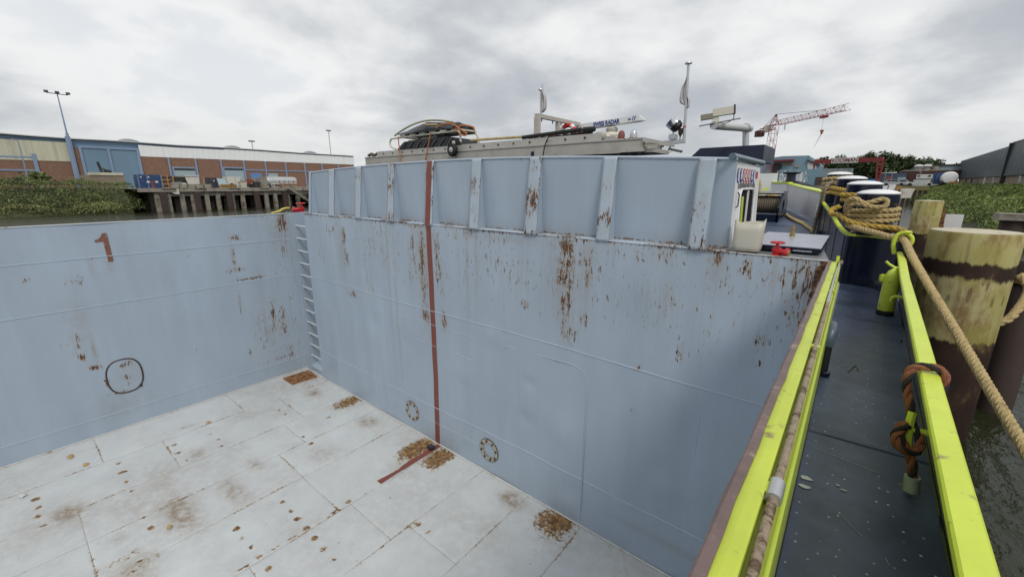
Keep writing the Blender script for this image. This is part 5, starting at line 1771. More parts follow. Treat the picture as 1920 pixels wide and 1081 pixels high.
def tree(name, base, h, crown_r, label, n_=1600, leaf=.32, mat=None, seed=1, group=None, trunk=.25, squash=.8):
    e_ = empty(name, base, label, 'bush' if 'bush' in name else 'tree', group)
    r_ = random.Random(seed)
    b = Vector(base)
    m_ = MB()
    m_.tube([b, b + Vector((.1, .0, h * .35)), b + Vector((-.1, .1, h * .75))], [trunk, trunk * .7, trunk * .25], 7)
    cl = []
    for k in range(11):
        a = r_.uniform(0, 6.28)
        rr = crown_r * math.sqrt(r_.random()) * .8
        c = b + Vector((rr * math.cos(a), rr * math.sin(a), h * (.42 + .5 * r_.random() * (1 - .4 * rr / crown_r))))
        s = crown_r * r_.uniform(.28, .48)
        cl.append((c, s))
        st = b + Vector((0, 0, h * r_.uniform(.25, .5)))
        m_.tube([st, (st + c) / 2 + Vector((0, 0, -.2)), c], [trunk * .35, trunk * .22, trunk * .08], 5)
    m_.build('trunk', M_bark, e_, smooth=True)

    def fn(r2):
        c, s = cl[r2.randrange(len(cl))]
        d = Vector((r2.gauss(0, 1), r2.gauss(0, 1), r2.gauss(0, squash))).normalized() * s * (r2.random() ** .4) * 1.15
        return c + d, r2.uniform(.7, 1.3)
    leaves('crown', n_, fn, leaf, mat or M_leafd, e_, lay=.5, seed=seed + 50)
    return e_


tree('round_bush', (-77, bk(56, 320, -77)[0], QZ), 1.9, 1.5, 'round green bush beside a slim lamp post on the bank', 1300, .17, M_leaf, 9, trunk=.08)

# ---- warehouse
wh_ = empty('warehouse', (BX, 25, QZ), 'long brick warehouse with white cladding and blue doors', 'warehouse')
top_px = [(-60, 246), (0, 249), (60, 254), (131, 259), (200, 262.5), (256, 266), (330, 271.5), (400, 275), (480, 280), (560, 286), (663, 292)]
tops = [bk(a, b) for a, b in top_px]
yEnd = tops[-1][0]
tops = [(-30, tops[0][1])] + tops


def top_at(y):
    for (a, za), (b, zb) in zip(tops, tops[1:]):
        if a <= y <= b:
            return za + (zb - za) * (y - a) / (b - a)
    return tops[-1][1]


m = MB()
for (a, za), (b, zb) in zip(tops, tops[1:]):
    m.add([(BX - .25, a, QZ), (BX - .25, b, QZ), (BX - .25, b, zb - .05), (BX - .25, a, za - .05), (BX - 45, a, QZ), (BX - 45, b, QZ), (BX - 45, b, zb - .05), (BX - 45, a, za - .05)], [(0, 1, 2, 3), (3, 2, 6, 7), (4, 5, 6, 7)])
m.add([(BX - .25, yEnd, QZ), (BX - 45, yEnd, QZ), (BX - 45, yEnd, tops[-1][1] - .05), (BX - .25, yEnd, tops[-1][1] - .05)], [(0, 1, 2, 3)])
m.build('main_wall', M_bfascia, wh_)
m = MB()
for (a, za), (b, zb) in zip(tops, tops[1:]):
    m.add([(BX + .25, a, za), (BX + .25, b, zb), (BX + .25, b, zb - .12), (BX + .25, a, za - .12), (BX - 3, a, za + .06), (BX - 3, b, zb + .06)], [(0, 1, 2, 3), (0, 1, 5, 4)])
m.build('roof_edge', M_roofe, wh_)
yD0, yD1 = bk(152, 300)[0], bk(262, 300)[0]         # bay of the tall blue doors
zC = .0355 * 90 + 0.0
zc0 = bk(0, 283)[1]
zw0, zw1 = bk(262, 294)[1], bk(660, 308)[1]
zcl = (zw0 + zw1) / 2
yP = bk(131, 290)[0]


def wall_panel(name, y0, y1, z0, z1, mat, d=.0, corr=0):
    m_ = MB()
    if corr:
        k = int((y1 - y0) / corr)
        vs_ = []
        for i in range(k + 1):
            y = y0 + (y1 - y0) * i / k
            vs_ += [(BX + d + (.03 if i % 2 else 0), y, z0), (BX + d + (.03 if i % 2 else 0), y, z1 if not callable(z1) else z1(y))]
        m_.add(vs_, [(2 * i, 2 * i + 1, 2 * i + 3, 2 * i + 2) for i in range(k)])
    else:
        m_.box(BX - .2, BX + d, y0, y1, z0, z1)
    return m_.build(name, mat, wh_)


wall_panel('cream_cladding', -30, yP, zc0 - 1.1, zc0 + 1.55, M_cladc, .06, .33)
wall_panel('white_cladding', yD1 + .15, yEnd, zcl, lambda y: top_at(y) - (.45 if y < bk(420, 280)[0] else .3), M_clad, .06, .4)
# brick panels between blue columns
colpx = [262, 318, 368, 415, 457.5, 497.6, 535.5, 571, 603, 634, 663]
coly = [bk(p, 312)[0] for p in colpx]
for a, b in zip(coly, coly[1:]):
    wall_panel('brick_panel', a + .12, b - .12, QZ, zcl, M_brick, .02)
for y in coly[:-1]:
    MB().box(BX - .1, BX + .16, y - .12, y + .12, QZ, zcl).build('column', M_bcol, wh_)
# roller doors in two bays
for (i, pa, pb) in ((1, 328, 366), (3, 422, 456)):
    y0, y1 = bk(pa, 325)[0], bk(pb, 325)[0]
    zt = bk((pa + pb) / 2, 316)[1]
    fr_ = MB().box(BX - .05, BX + .10, y0 - .25, y1 + .15, QZ, zt + .25).build('door_frame', M_bcol, wh_)
    MB().box(BX + .02, BX + .13, y0, y1, QZ + .01, zt).build('roller_door', M_rollup, fr_)
    MB().box(BX + .02, BX + .16, y0 - .02, y1 + .02, zt - .3, zt + .02).build('door_head', M_blackp, fr_)
for (pa, pb, pt) in ((470, 491, 324.5), (503, 521, 325)):
    MB().box(BX, BX + .09, bk(pa, 330)[0], bk(pb, 330)[0], QZ + .6, bk(pa, pt)[1]).build('window', pbr('bright_blue_window', (.12, .25, .5), .3) if pa == 470 else M_rollup, wh_)
zr = bk(500, 328)[1]
MB().box(BX + .03, BX + .12, coly[4], yEnd, zr + .75, zr + .95).build('wall_rail', M_bcol, wh_)
# left part: bricks with blue rails, post
for a, b in ((-30, bk(68, 310)[0]), (bk(70, 310)[0], yP + .2)):
    wall_panel('brick_panel', a + .1, b - .1, QZ, zc0 - 1.1, M_brick, .02)
for z in (bk(0, 293)[1] - .1, bk(0, 318.5)[1] - .1):
    MB().box(BX - .05, BX + .10, -30, bk(64 if z > 1.5 else 138, 300)[0], z, z + .22).build('wall_rail', M_bcol, wh_)
MB().box(BX - .05, BX + .16, bk(68, 310)[0] - .2, bk(68, 310)[0] + .2, QZ, bk(68, 288)[1]).build('column', M_bcol, wh_)
MB().box(BX - .05, BX + .3, yP - .1, yP + .45, QZ, zc0 + 2.4).build('column', M_bcol, wh_)
wall_panel('brick_panel', bk(140, 300)[0], yD0, QZ, bk(145, 277)[1], M_brick, .02)
# tall blue doors
ym = bk(207, 300)[0]
zdt = bk(205, 280)[1]
for a, b in ((yD0 + .25, ym - .15), (ym + .15, yD1 - .2)):
    d_ = MB().box(BX - .15, BX + .05, a, b, QZ, zdt).build('tall_door', M_bdoor, wh_)
for a in (yD0, ym - .15, yD1 - .2):
    MB().box(BX - .1, BX + .2, a, a + .30, QZ, zdt + .02).build('door_post', M_bcol, wh_)
MB().box(BX - .1, BX + .18, yD0, yD1 + .1, zdt + .03, zdt + .3).build('door_lintel', M_bcol, wh_)
# dome skylights on the roof
for px_ in (240, 433, 578):
    y = bk(px_, 262)[0]
    z = top_at(y)
    b_ = MB()
    b_.lathe((BX - 9, y * 1.1, z), [(1.9, -.3), (1.9, .1), (1.7, .5), (1.2, .85), (.5, 1.05), (.05, 1.1)], 20)
    b_.build('dome_skylight', M_sky, wh_, smooth=True)

# ---- lamp masts on the port side
lm = empty('floodlight_mast', (-84, bk(146, 335, -84)[0], QZ), 'tall blue mast with three floodlights in front of warehouse', 'light mast')
y0_, y1_ = bk(146, 335, -84)[0], bk(104, 174, -84)[0]
zt_ = bk(104, 176, -84)[1]
MB().tube([(-84, y0_, QZ), (-84, y0_, QZ + 7.2)], .15, 10).build('lower_tube', M_bcol, lm, smooth=True)
MB().tube([(-84, y0_, QZ + 7.2), (-84, y0_, zt_)], [.09, .055], 8).build('upper_tube', M_bcol, lm, smooth=True)
MB().bar((-84, y0_ - 1.0, zt_ + .05), (-84, y0_ + 1.0, zt_), .09, .09).build('cross_arm', M_inkgrey, lm)
for dy in (-1.0, 0, 1.0):
    MB().obox((-83.8, y0_ + dy, zt_ + .18), (.15, 0, -.06), (0, .2, 0), (.04, 0, .11)).build('floodlight', M_inkgrey, lm)
sl_ = empty('slim_lamp_post', (-76, bk(52, 332, -76)[0], QZ), 'slim grey street lamp beside the round bush', 'street lamp')
zz_ = bk(36, 264, -76)[1]
ysl = bk(52, 332, -76)[0]
MB().tube([(-76, ysl, QZ - .3), (-76, ysl, zz_)], [.07, .045], 8).build('post', M_bcol, sl_, smooth=True)
MB().tube([(-76, ysl, zz_), (-75.9, ysl - .3, zz_ + .15), (-75.9, ysl - .55, zz_ + .17)], .035, 6).build('arm', M_bcol, sl_)
MB().bevbox(-76.02, -75.78, ysl - 1.0, ysl - .5, zz_ + .12, zz_ + .24, .04).build('lamp_head', M_inkgrey, sl_)
for px_, pt, lb_ in ((616, 246, 'thin distant floodlight mast behind the white warehouse end'), (472, 266, 'short distant mast rising behind the warehouse roof')):
    yb, zt2 = bk(px_, pt, -140)
    e_ = empty('distant_mast', (-140, yb, QZ), lb_, 'mast', 'masts behind the warehouse')
    MB().tube([(-140, yb, QZ), (-140, yb, zt2)], .14, 6).build('post', M_steel, e_)
    MB().box(-140.2, -139.8, yb - .8, yb + .8, zt2, zt2 + .35).build('lamp_head', M_inkgrey, e_)

# ---- quay on piles
qu = empty('pile_quay', (-66.5, 25, WZ), 'weathered concrete quay deck standing on rows of piles', 'quay')
qy0, qy1 = bk(257, 353, -66.5)[0], 44.0
MB().box(-76, -66.55, qy0, qy1, QZ - .35, QZ - .003).build('deck_slab', M_conc, qu)
MB().box(-66.55, -66.25, qy0, qy1 - 10, QZ - .42, QZ + .03).build('edge_beam', M_conc, qu)
MB().box(-66.9, -66.6, qy0 + 1.5, qy1 - 10, QZ - .95, QZ - .42).build('lower_beam', pbr('grey_beam', (.23, .21, .18), .9, var=.2, scale=2), qu)
for px_ in (272, 331, 394, 451):
    y = bk(px_ + 45, 355, -66.3)[0] - 0
    MB().box(-66.26, -66.22, y - .65, y + .65, QZ - .16, QZ - .06).build('fender_slot', M_blackp, qu)
pp_ = [(276, 0), (306, 1), (336, 0), (341, 0), (367, 0), (386, 0), (389, 1), (412, 0), (435, 0), (452, 1), (457, 0), (480, 0), (500, 1), (520, 0), (538, 0), (545, 1)]
for row, xr in enumerate((-66.75, -69.5, -72.5)):
    for k, (px_, br) in enumerate(((297, 0), (308, 1), (318, 0), (344, 0), (364, 0), (371, 1), (390, 0), (411, 0), (431, 1), (437, 0), (457, 0), (482, 1), (501, 0), (518, 0), (535, 1), (541, 0), (560, 0))):
        y = bk(px_, 385, -66.75)[0]
        if row and br:
            continue
        if br:
            MB().box(xr + .1, xr + .5, y - .32, y + .32, WZ - .8, QZ - .45).build('fender_pile', M_dolph, qu)
        else:
            MB().box(xr - .22, xr + .22, y - .24, y + .24, WZ - .8, QZ - .36).build('pile', M_concd, qu)
MB().box(-76.2, -76, qy0, qy1, WZ - 1, QZ - .36).build('back_wall', pbr('dark_quay_wall', (.045, .04, .035), .9), qu)
MB().add([(-66.2, qy0 + 3.1, QZ + .02), (-66.15, qy0 + 3.9, QZ - .05), (-66.2, qy0 + 3.9, QZ - .75), (-66.2, qy0 + 3.3, QZ - .6), (-66.5, qy0 + 3.0, QZ - .3)], [(0, 1, 2, 3, 4)]).build('broken_edge', M_chalk, qu)
# stairs down to the water
st_ = empty('quay_stairs', (-66, bk(545, 355, -66)[0], WZ), 'steel stairway leading down from the quay end', 'stairs')
ys0 = bk(536, 352, -66)[0]
for dx in (0, .9):
    MB().bar((-66.0 + dx, ys0, QZ + .0), (-66.0 + dx, ys0 + 2.9, WZ + .75), .08, .22).build('stringer', M_conc, st_)
    MB().bar((-66.0 + dx, ys0, QZ + .55), (-66.0 + dx, ys0 + 2.9, WZ + 1.3), .05, .05).build('handrail', M_conc, st_)
for k in range(9):
    MB().box(-66.0, -65.1, ys0 + .15 + k * .31, ys0 + .42 + k * .31, QZ - .12 - k * .215, QZ - .08 - k * .215).build('step', M_conc, st_)
MB().box(-66.2, -64.5, ys0 + 2.9, ys0 + 6, WZ + .45, WZ + .62).build('landing', M_conc, st_)

# ---- goods on the quay (x = distance of each from the ship)
def spot(pa, pb, pt, pbm, x):
    """extent of a thing on the quay from its photo edges: y0, y1, height"""
    y0, z1 = bk(pa, pt, x)
    y1, _ = bk(pb, pt, x)
    return y0, y1, z1


y0, y1, z1 = spot(256, 301, 327, 350, -70)
ct = empty('blue_container', (-71, (y0 + y1) / 2, QZ), 'blue steel shipping container at the left end of quay', 'container')
MB().box(-72.2, -70, y0, y1, QZ, z1).build('body', M_cblue, ct)
for k in range(11):
    yy = y0 + (y1 - y0) * (k + .3) / 11
    MB().box(-69.999, -69.95, yy, yy + .12, QZ + .12, z1 - .12).build('corrugation', M_cblue, ct)
for yy in (y0, y0 + (y1 - y0) * .38, y1 - .1):
    MB().box(-70, -69.92, yy, yy + .1, QZ, z1).build('corner_post', pbr('pale_blue_post', (.12, .2, .34), .5) if yy == y0 else MATS['pale_blue_post'], ct)
for yy in (y0 + .25, y0 + 1.0):
    MB().box(-69.93, -69.9, yy, yy + .16, z1 - .4, z1 - .22).build('placard', M_chalk, ct)
MB().box(-69.96, -69.9, y0 + (y1 - y0) * .42, y1, QZ + (z1 - QZ) * .5, QZ + (z1 - QZ) * .54).build('lashing_bar', M_cdark, ct)
# red and white post
y0, y1, z1 = spot(282, 289, 339, 350, -67.6)
rp_ = empty('red_post', (-67.6, (y0 + y1) / 2, QZ), 'short red hydrant post with white caps in front of blue container', 'post')
yc = (y0 + y1) / 2
MB().cyl((-67.6, yc, QZ), (-67.6, yc, z1 - .1), .13, 10).build('post', M_redox, rp_, smooth=True)
MB().bar((-67.6, yc - .3, z1 - .05), (-67.6, yc + .3, z1 - .05), .08, .10).build('cross_piece', M_redox, rp_)
for s_ in (-1, 1):
    MB().lathe((-67.55, yc + s_ * .4, z1 - .22), [(.18, 0), (.18, .12), (.05, .2)], 10).build('white_cap', M_chalk, rp_)
# rack
y0, y1, z1 = spot(302, 323, 329, 350, -70)
rk = empty('goods_rack', (-70.5, (y0 + y1) / 2, QZ), 'steel rack with ochre posts and dark bins beside blue container', 'rack')
for yy in (y0, (y0 + y1) / 2, y1):
    MB().box(-70.05, -69.95, yy - .05, yy + .05, QZ, z1).build('post', M_ochre, rk)
for k in range(3):
    zz = QZ + .05 + k * (z1 - QZ) * .33
    MB().box(-71, -70, y0, y1, zz, zz + .06).build('shelf', M_ochre, rk)
    MB().box(-70.9, -70.05, y0 + .12, y1 - .2, zz + .065, zz + .36).build('bin', M_blackp if k != 1 else M_dolph, rk)
# dark and white crate
y0, y1, z1 = spot(323, 345, 330, 346, -70.5)
cr = empty('dark_crate', (-71, (y0 + y1) / 2, QZ), 'large dark panelled crate next to a white skip', 'crate')
MB().box(-72, -70.5, y0, y1, QZ + .35, z1).build('body', M_blackp, cr)
MB().box(-70.49, -70.42, y0, y1, z1 - .12, z1).build('top_batten', M_conc, cr)
MB().box(-72, -70.5, y0 + .1, y1 - .1, QZ, QZ + .345).build('plinth', M_conc, cr)
y0, y1, z1 = spot(345, 372, 329, 346, -70.5)
sk_ = empty('white_skip', (-71, (y0 + y1) / 2, QZ), 'white waste skip streaked with dirt behind concrete blocks', 'skip')
MB().prism([(-70.4, y0 + .35, QZ + .2), (-70.4, y1 - .1, QZ + .2), (-70.4, y1, z1), (-70.4, y0, z1)], (-1.8, 0, 0)).build('body', pbr('dirty_white_paint', (.62, .60, .54), .6, var=.15, scale=1.2, c2=(.35, .28, .2), c2t=(.55, .7), c2scale=1.6), sk_)
MB().box(-70.42, -70.32, y0 - .05, y1 + .05, z1 - .1, z1 + .05).build('rim', M_chalk, sk_)
for yy in (y0 + .5, y1 - .4):
    MB().box(-71.8, -70.6, yy, yy + .12, QZ, QZ + .2).build('skid', M_cdark, sk_)
# concrete blocks
for k in range(5):
    y0 = bk(322 + k * 15.3, 347, -67.6)[0]
    y1 = bk(335.5 + k * 15.3, 347, -67.6)[0]
    e_ = MB().bevbox(-68.4, -67.6, y0, y1, QZ, QZ + .52, .05).build('concrete_block', M_conc)
    tag(e_, ('first', 'second', 'third', 'fourth', 'fifth')[k] + ' concrete block from the blue container along the quay edge', 'block', 'concrete blocks on the quay')
for (pa, pb, lb_) in ((323, 341, 'mesh sided grey pallet box behind the concrete blocks'), (342, 348, 'small pale drum behind the concrete blocks')):
    y0, y1, z1 = spot(pa, pb, 341 if pa == 323 else 343, 350, -69)
    e_ = empty('pallet_box' if pa == 323 else 'pale_drum', (-69.2, (y0 + y1) / 2, QZ), lb_, 'box' if pa == 323 else 'drum')
    if pa == 323:
        MB().box(-69.7, -69, y0, y1, QZ + .1, z1).build('box', M_conc, e_)
        for k in range(9):
            yy = y0 + (y1 - y0) * k / 8
            MB().box(-69, -68.97, yy - .02, yy + .02, QZ + .1, z1).build('mesh_wire', M_steel, e_)
        MB().box(-69.7, -69, y0, y1, QZ, QZ + .1).build('pallet', M_ochre, e_)
    else:
        MB().lathe((-69.2, (y0 + y1) / 2, 0), [(.3, QZ), (.32, QZ + .1), (.32, z1 - .1), (.26, z1)], 12).build('body', M_chalk, e_, smooth=True)
        MB().lathe((-69.2, (y0 + y1) / 2, 0), [(.33, z1 - .3), (.33, z1 - .26)], 12).build('hoop', M_conc, e_)
# yellow post
y0, _, z1 = spot(381, 384, 331, 350, -70)
yp_ = empty('yellow_post', (-70, y0, QZ), 'slim yellow post between white skip and slate container', 'post')
MB().bar((-70, y0, QZ), (-70, y0, z1), .14, .14).build('shaft', M_ochre, yp_)
MB().box(-70.15, -69.85, y0 - .15, y0 + .15, QZ, QZ + .08).build('foot', M_conc, yp_)
# dark container and board
y0, y1, z1 = spot(390, 413, 333, 350, -70)
dc = empty('slate_container', (-71, (y0 + y1) / 2, QZ), 'dark slate shipping container near the middle of the quay', 'container')
MB().box(-72.2, -70, y0, y1, QZ, z1).build('body', M_cdark, dc)
for k in range(3):
    yy = y0 + (y1 - y0) * k / 2
    MB().box(-70.0, -69.9, yy - .06, yy + .06, QZ, z1 + .02).build('locking_bar', M_dolph, dc)
for k in (1, 2):
    yy = y0 + (y1 - y0) * (k / 2 - .06)
    MB().box(-69.9, -69.87, yy - .12, yy + .04, z1 - .5, z1 - .32).build('placard', M_chalk, dc)
y0, y1, z1 = spot(408, 426, 334, 346, -68.6)
bd = empty('leaning_panel', (-68.6, (y0 + y1) / 2, QZ), 'pale grey panel leaning against the slate container', 'panel')
MB().prism([(-68.5, y0, QZ + .3), (-68.5, y1, QZ + .2), (-69.0, y1 - .2, z1 - .1), (-69.0, y0, z1)], (-.06, 0, .02)).build('sheet', M_rollup, bd)
MB().box(-68.9, -68.3, y0 + .1, y1 - .1, QZ, QZ + .28).build('trestle', M_conc, bd)
# pallets
for k in range(3):
    y0 = bk(415 + k * 10, 347, -67.5)[0]
    y1 = bk(424 + k * 10, 347, -67.5)[0]
    e_ = empty('timber_pallet', (-67.8, (y0 + y1) / 2, QZ), ('left', 'middle', 'right')[k] + ' ochre timber pallet of the three in front of the white van', 'pallet', 'ochre pallets on the quay')
    for q in range(4):
        MB().box(-68.2, -67.5, y0, y1, QZ + .05 + q * .12, QZ + .11 + q * .12).build('board', M_ochre, e_)
    for yy in (y0, (y0 + y1) / 2 - .05, y1 - .1):
        MB().box(-68.15, -67.55, yy + .003, yy + .1, QZ, QZ + .47).build('bearer', M_ochre, e_)
# white van
y0, y1, z1 = spot(425, 465, 331, 350, -70)
L_ = y1 - y0
va = empty('white_van', (-71, (y0 + y1) / 2, QZ), 'cream white delivery van parked behind timber pallets', 'van')
pr = [(0, .32), (0, 1), (.55, 1.0), (.66, .98), (.84, .62), (.97, .52), (1.0, .40), (1.0, .22), (0, .22)]
H_ = z1 - QZ
MB().prism([(-70, y0 + a * L_, QZ + b * H_) for a, b in pr[1:]], (-1.8, 0, 0)).build('body', M_carp, va)
MB().prism([(-69.98, y0 + a * L_, QZ + b * H_) for a, b in ((.60, .62), (.60, .92), (.68, .90), (.80, .62))], (-.03, 0, 0)).build('side_window', M_rollup, va)
MB().box(-70.005, -69.97, y0 + .36 * L_, y0 + .37 * L_, QZ + .25 * H_, QZ + .95 * H_).build('door_gap', M_conc, va)
for a in (.18, .80):
    w_ = MB().lathe((-70.05, y0 + a * L_, QZ + .32), [(.10, -.12), (.30, -.12), (.32, -.08), (.32, .08), (.28, .1)], 14, 'x').build('wheel', M_rubber, va, smooth=True)
    MB().lathe((-69.94, y0 + a * L_, QZ + .32), [(.16, 0), (.14, .02), (.02, .03)], 10, 'x').build('hub_cap', M_steel, w_)
MB().box(-70.0, -69.9, y0 + .96 * L_, y0 + 1.02 * L_, QZ + .2 * H_, QZ + .32 * H_).build('bumper', M_cdark, va)
# basket in front of van
y0, y1, z1 = spot(449, 463, 340, 350, -67.8)
bs = empty('brown_crate', (-68, (y0 + y1) / 2, QZ), 'brown open crate in front of the white van nose', 'crate')
MB().prism([(-67.8, y0 + .15, QZ), (-67.8, y1 - .15, QZ), (-67.8, y1, z1), (-67.8, y0, z1)], (-.8, 0, 0)).build('body', M_beige, bs)
MB().box(-67.82, -67.76, y0 - .04, y1 + .04, z1 - .06, z1 + .03).build('rim', M_ochre, bs)
# red machine
y0, y1, z1 = spot(463, 476, 336, 350, -69)
rmn = empty('red_compressor', (-69.5, (y0 + y1) / 2, QZ), 'red wheeled compressor right of the white van', 'compressor')
MB().bevbox(-70, -69, y0, y1, QZ + .35, z1, .15).build('hood', M_redox, rmn)
MB().box(-70, -68.98, y0 + .05, y1 - .05, QZ + .22, QZ + .4).build('chassis', M_cdark, rmn)
for yy in (y0 + .25, y1 - .25):
    MB().lathe((-68.95, yy, QZ + .2), [(.05, -.08), (.2, -.06), (.2, .06), (.05, .08)], 12, 'x').build('wheel', M_rubber, rmn)
MB().lathe((-68.94, y1 - .3, QZ + .62), [(.13, 0), (.13, .03), (.02, .04)], 10, 'x').build('round_sign', M_chalk, rmn)
# cabinet and dark box
y0, y1, z1 = spot(476, 488, 341, 351, -68)
dbx = empty('black_box', (-68.3, (y0 + y1) / 2, QZ), 'black plastic bin beside red compressor', 'bin')
MB().prism([(-68, y0 + .06, QZ), (-68, y1 - .06, QZ), (-68, y1, z1 - .06), (-68, y0, z1 - .06)], (-.7, 0, 0)).build('body', M_blackp, dbx)
MB().bevbox(-68.75, -67.96, y0 - .03, y1 + .03, z1 - .055, z1, .02).build('lid', M_black, dbx)
y0, y1, z1 = spot(475, 488, 334, 342, -70.5)
cbx = empty('pale_cabinet', (-70.8, (y0 + y1) / 2, QZ), 'pale grey cabinet behind the black plastic bin', 'cabinet')
MB().bevbox(-71.3, -70.5, y0, y1, QZ, z1, .03).build('body', M_conc, cbx)
MB().box(-70.5, -70.47, (y0 + y1) / 2 - .02, (y0 + y1) / 2 + .02, QZ + .1, z1 - .1).build('door_gap', M_inkgrey, cbx)
# stacked slabs
y0, y1, z1 = spot(488, 501, 330, 351, -69)
stk = empty('slab_stack', (-69.5, (y0 + y1) / 2, QZ), 'tall stack of grey slabs left of silver tank', 'slab stack')
hh = (z1 - QZ) / 8
for k in range(8):
    MB().box(-70, -69, y0 + rnd.uniform(0, .08), y1 - rnd.uniform(0, .08), QZ + k * hh, QZ + (k + .82) * hh).build('slab', M_conc, stk)
# silver tank
y0, y1, z1 = spot(502, 560, 331, 350, -69.5)
tk = empty('silver_tank', (-70.5, (y0 + y1) / 2, QZ), 'horizontal silver storage tank with ladder near the quay stairs', 'tank')
rr = (z1 - QZ - .25) / 2
MB().lathe((-70.6, 0, QZ + .25 + rr), [(rr * .3, y0 + .0), (rr * .85, y0 + .12), (rr, y0 + .4), (rr, y1 - .4), (rr * .85, y1 - .12), (rr * .3, y1)], 28, 'y').build('shell', M_tank, tk, smooth=True)
for yy in (y0 + .8, (y0 + y1) / 2, y1 - .8):
    MB().box(-70.6 - rr * .8, -70.6 + rr * .8, yy - .12, yy + .12, QZ, QZ + .5).build('saddle', M_conc, tk)
for yy in (y0 + 1.4, y0 + 3.0, y1 - 1.0):
    MB().lathe((-70.6, 0, QZ + .25 + rr), [(rr * 1.005, yy - .04), (rr * 1.02, yy), (rr * 1.005, yy + .04)], 28, 'y').build('hoop', M_tank, tk)
for dx in (0, .35):
    MB().bar((-69.2, y0 + .3 + dx, QZ), (-69.35, y0 + .3 + dx, z1 + .15), .06, .06).build('ladder_rail', M_chalk, tk)
MB().box(-69.4, -69.25, y0 + .3, y1 - .5, QZ + .55, QZ + .7).build('side_pipe', M_chalk, tk)
# rusty railing
y0, y1, z1 = spot(524, 558, 338, 348, -67.2)
rr_ = empty('rusty_railing', (-67.2, (y0 + y1) / 2, QZ), 'rusty orange railing in front of silver tank', 'railing')
for k in range(5):
    yy = y0 + (y1 - y0) * k / 4
    MB().bar((-67.2, yy, QZ), (-67.2, yy, z1), .07, .07).build('post', M_rustyb, rr_)
for q in (.25, .5):
    MB().bar((-67.2, y0, QZ + (z1 - QZ) * q), (-67.2, y1, QZ + (z1 - QZ) * q), .06, .09).build('rail', M_ochre if q == .25 else M_rustyb, rr_)
# low cream barge roof behind the bank shrubs
y0, y1, z1 = spot(150, 231, 322, 331, -78)
cb_ = empty('cream_platform', (-78, (y0 + y1) / 2, QZ), 'low cream platform with dark gear behind the bank shrubs', 'platform')
MB().box(-79.5, -78, y0, y1, QZ, z1 - .4).build('base', M_tan, cb_)
MB().box(-79.6, -77.9, y0 + .8, y1 - .1, z1 - .39, z1 - .05).build('slab', M_cladc, cb_)
MB().bar((-78.5, y0 + 2.1, z1 - .05), (-78.5, y0 + 1.9, z1 + 1.3), .35, .25).build('dark_gear', M_blackp, cb_)
MB().bar((-78.5, y0 + 2.2, z1 + .5), (-78.5, y0 + 3.1, z1 - .05), .15, .15).build('dark_gear', M_blackp, cb_)
MB().bevbox(-78.7, -78.3, y1 - 1.9, y1 - 1.1, z1 - .045, z1 + .3, .1).build('dark_gear', M_blackp, cb_)

# ---- starboard side: piles in the water
def pile_mat(name, zs):
    """painted steel tube pile: cream top, brown bands and brown foot at the world heights zs"""
    m = bpy.data.materials.new(name)
    m.use_nodes = True
    t = NT(m.node_tree)
    tc = t.n('ShaderNodeTexCoord').outputs['Object']
    sep = t.n('ShaderNodeSeparateXYZ')
    t.put(sep.inputs[0], tc)
    nz = t.noise(t.scaled(tc, 9, 9, .8), 1, 5, .6)
    z = t.m('ADD', sep.outputs[2], t.m('MULTIPLY_ADD', nz, .22, -.11))
    n1 = t.noise(t.scaled(tc, 1, 1, .5), 3.0, 7, .65)
    n2 = t.noise(tc, 1.1, 4, .6)
    cream = t.mix(t.ramp(n1, .45, .60), (.48, .42, .22, 1), (.25, .165, .065, 1))
    cream = t.mix(t.m('MULTIPLY', t.ramp(n2, .42, .60), .65), cream, (.37, .345, .10, 1))
    drip = t.ramp(t.noise(t.scaled(tc, 5, 5, .22), 2.2, 5, .7), .52, .70)
    cream = t.mix(t.m('MULTIPLY', drip, .6), cream, (.14, .085, .04, 1))
    brown = t.mix(t.ramp(n1, .4, .7), (.030, .017, .013, 1), (.065, .036, .025, 1))
    f = None
    for a, b in zs:
        k = t.m('MULTIPLY', t.ramp(z, a - .04, a + .02), t.ramp(z, b + .02, b - .02))
        f = k if f is None else t.m('MAXIMUM', f, k)
    f = t.m('MULTIPLY', f, t.m('MULTIPLY_ADD', t.ramp(n1, .66, .56), .35, .65))
    bs_ = t.mix(f, cream, brown)
    if len(zs) > 1:
        # rows of pale weld scrapes below the band
        w = t.n('ShaderNodeTexVoronoi')
        t.put(w.inputs['Vector'], t.scaled(tc, 14, 14, 3))
        w.inputs['Scale'].default_value = 1.0
        sc_ = t.m('MULTIPLY', t.ramp(w.outputs['Distance'], .34, .25), t.m('MULTIPLY', t.ramp(z, zs[0][0] - .34, zs[0][0] - .28), t.ramp(z, zs[0][0] + .0, zs[0][0] - .08)))
        bs_ = t.mix(t.m('MULTIPLY', sc_, .55), bs_, (.07, .045, .03, 1))
    b_ = t.n('ShaderNodeBsdfPrincipled')
    t.put(b_.inputs['Base Color'], bs_)
    t.put(b_.inputs['Roughness'], t.m('MULTIPLY_ADD', n1, .3, .6))
    b_.inputs['Specular IOR Level'].default_value = .25
    t.put(b_.inputs['Normal'], t.bump(n1, .3, .02))
    o = t.n('ShaderNodeOutputMaterial')
    t.nt.links.new(b_.outputs[0], o.inputs[0])
    return m


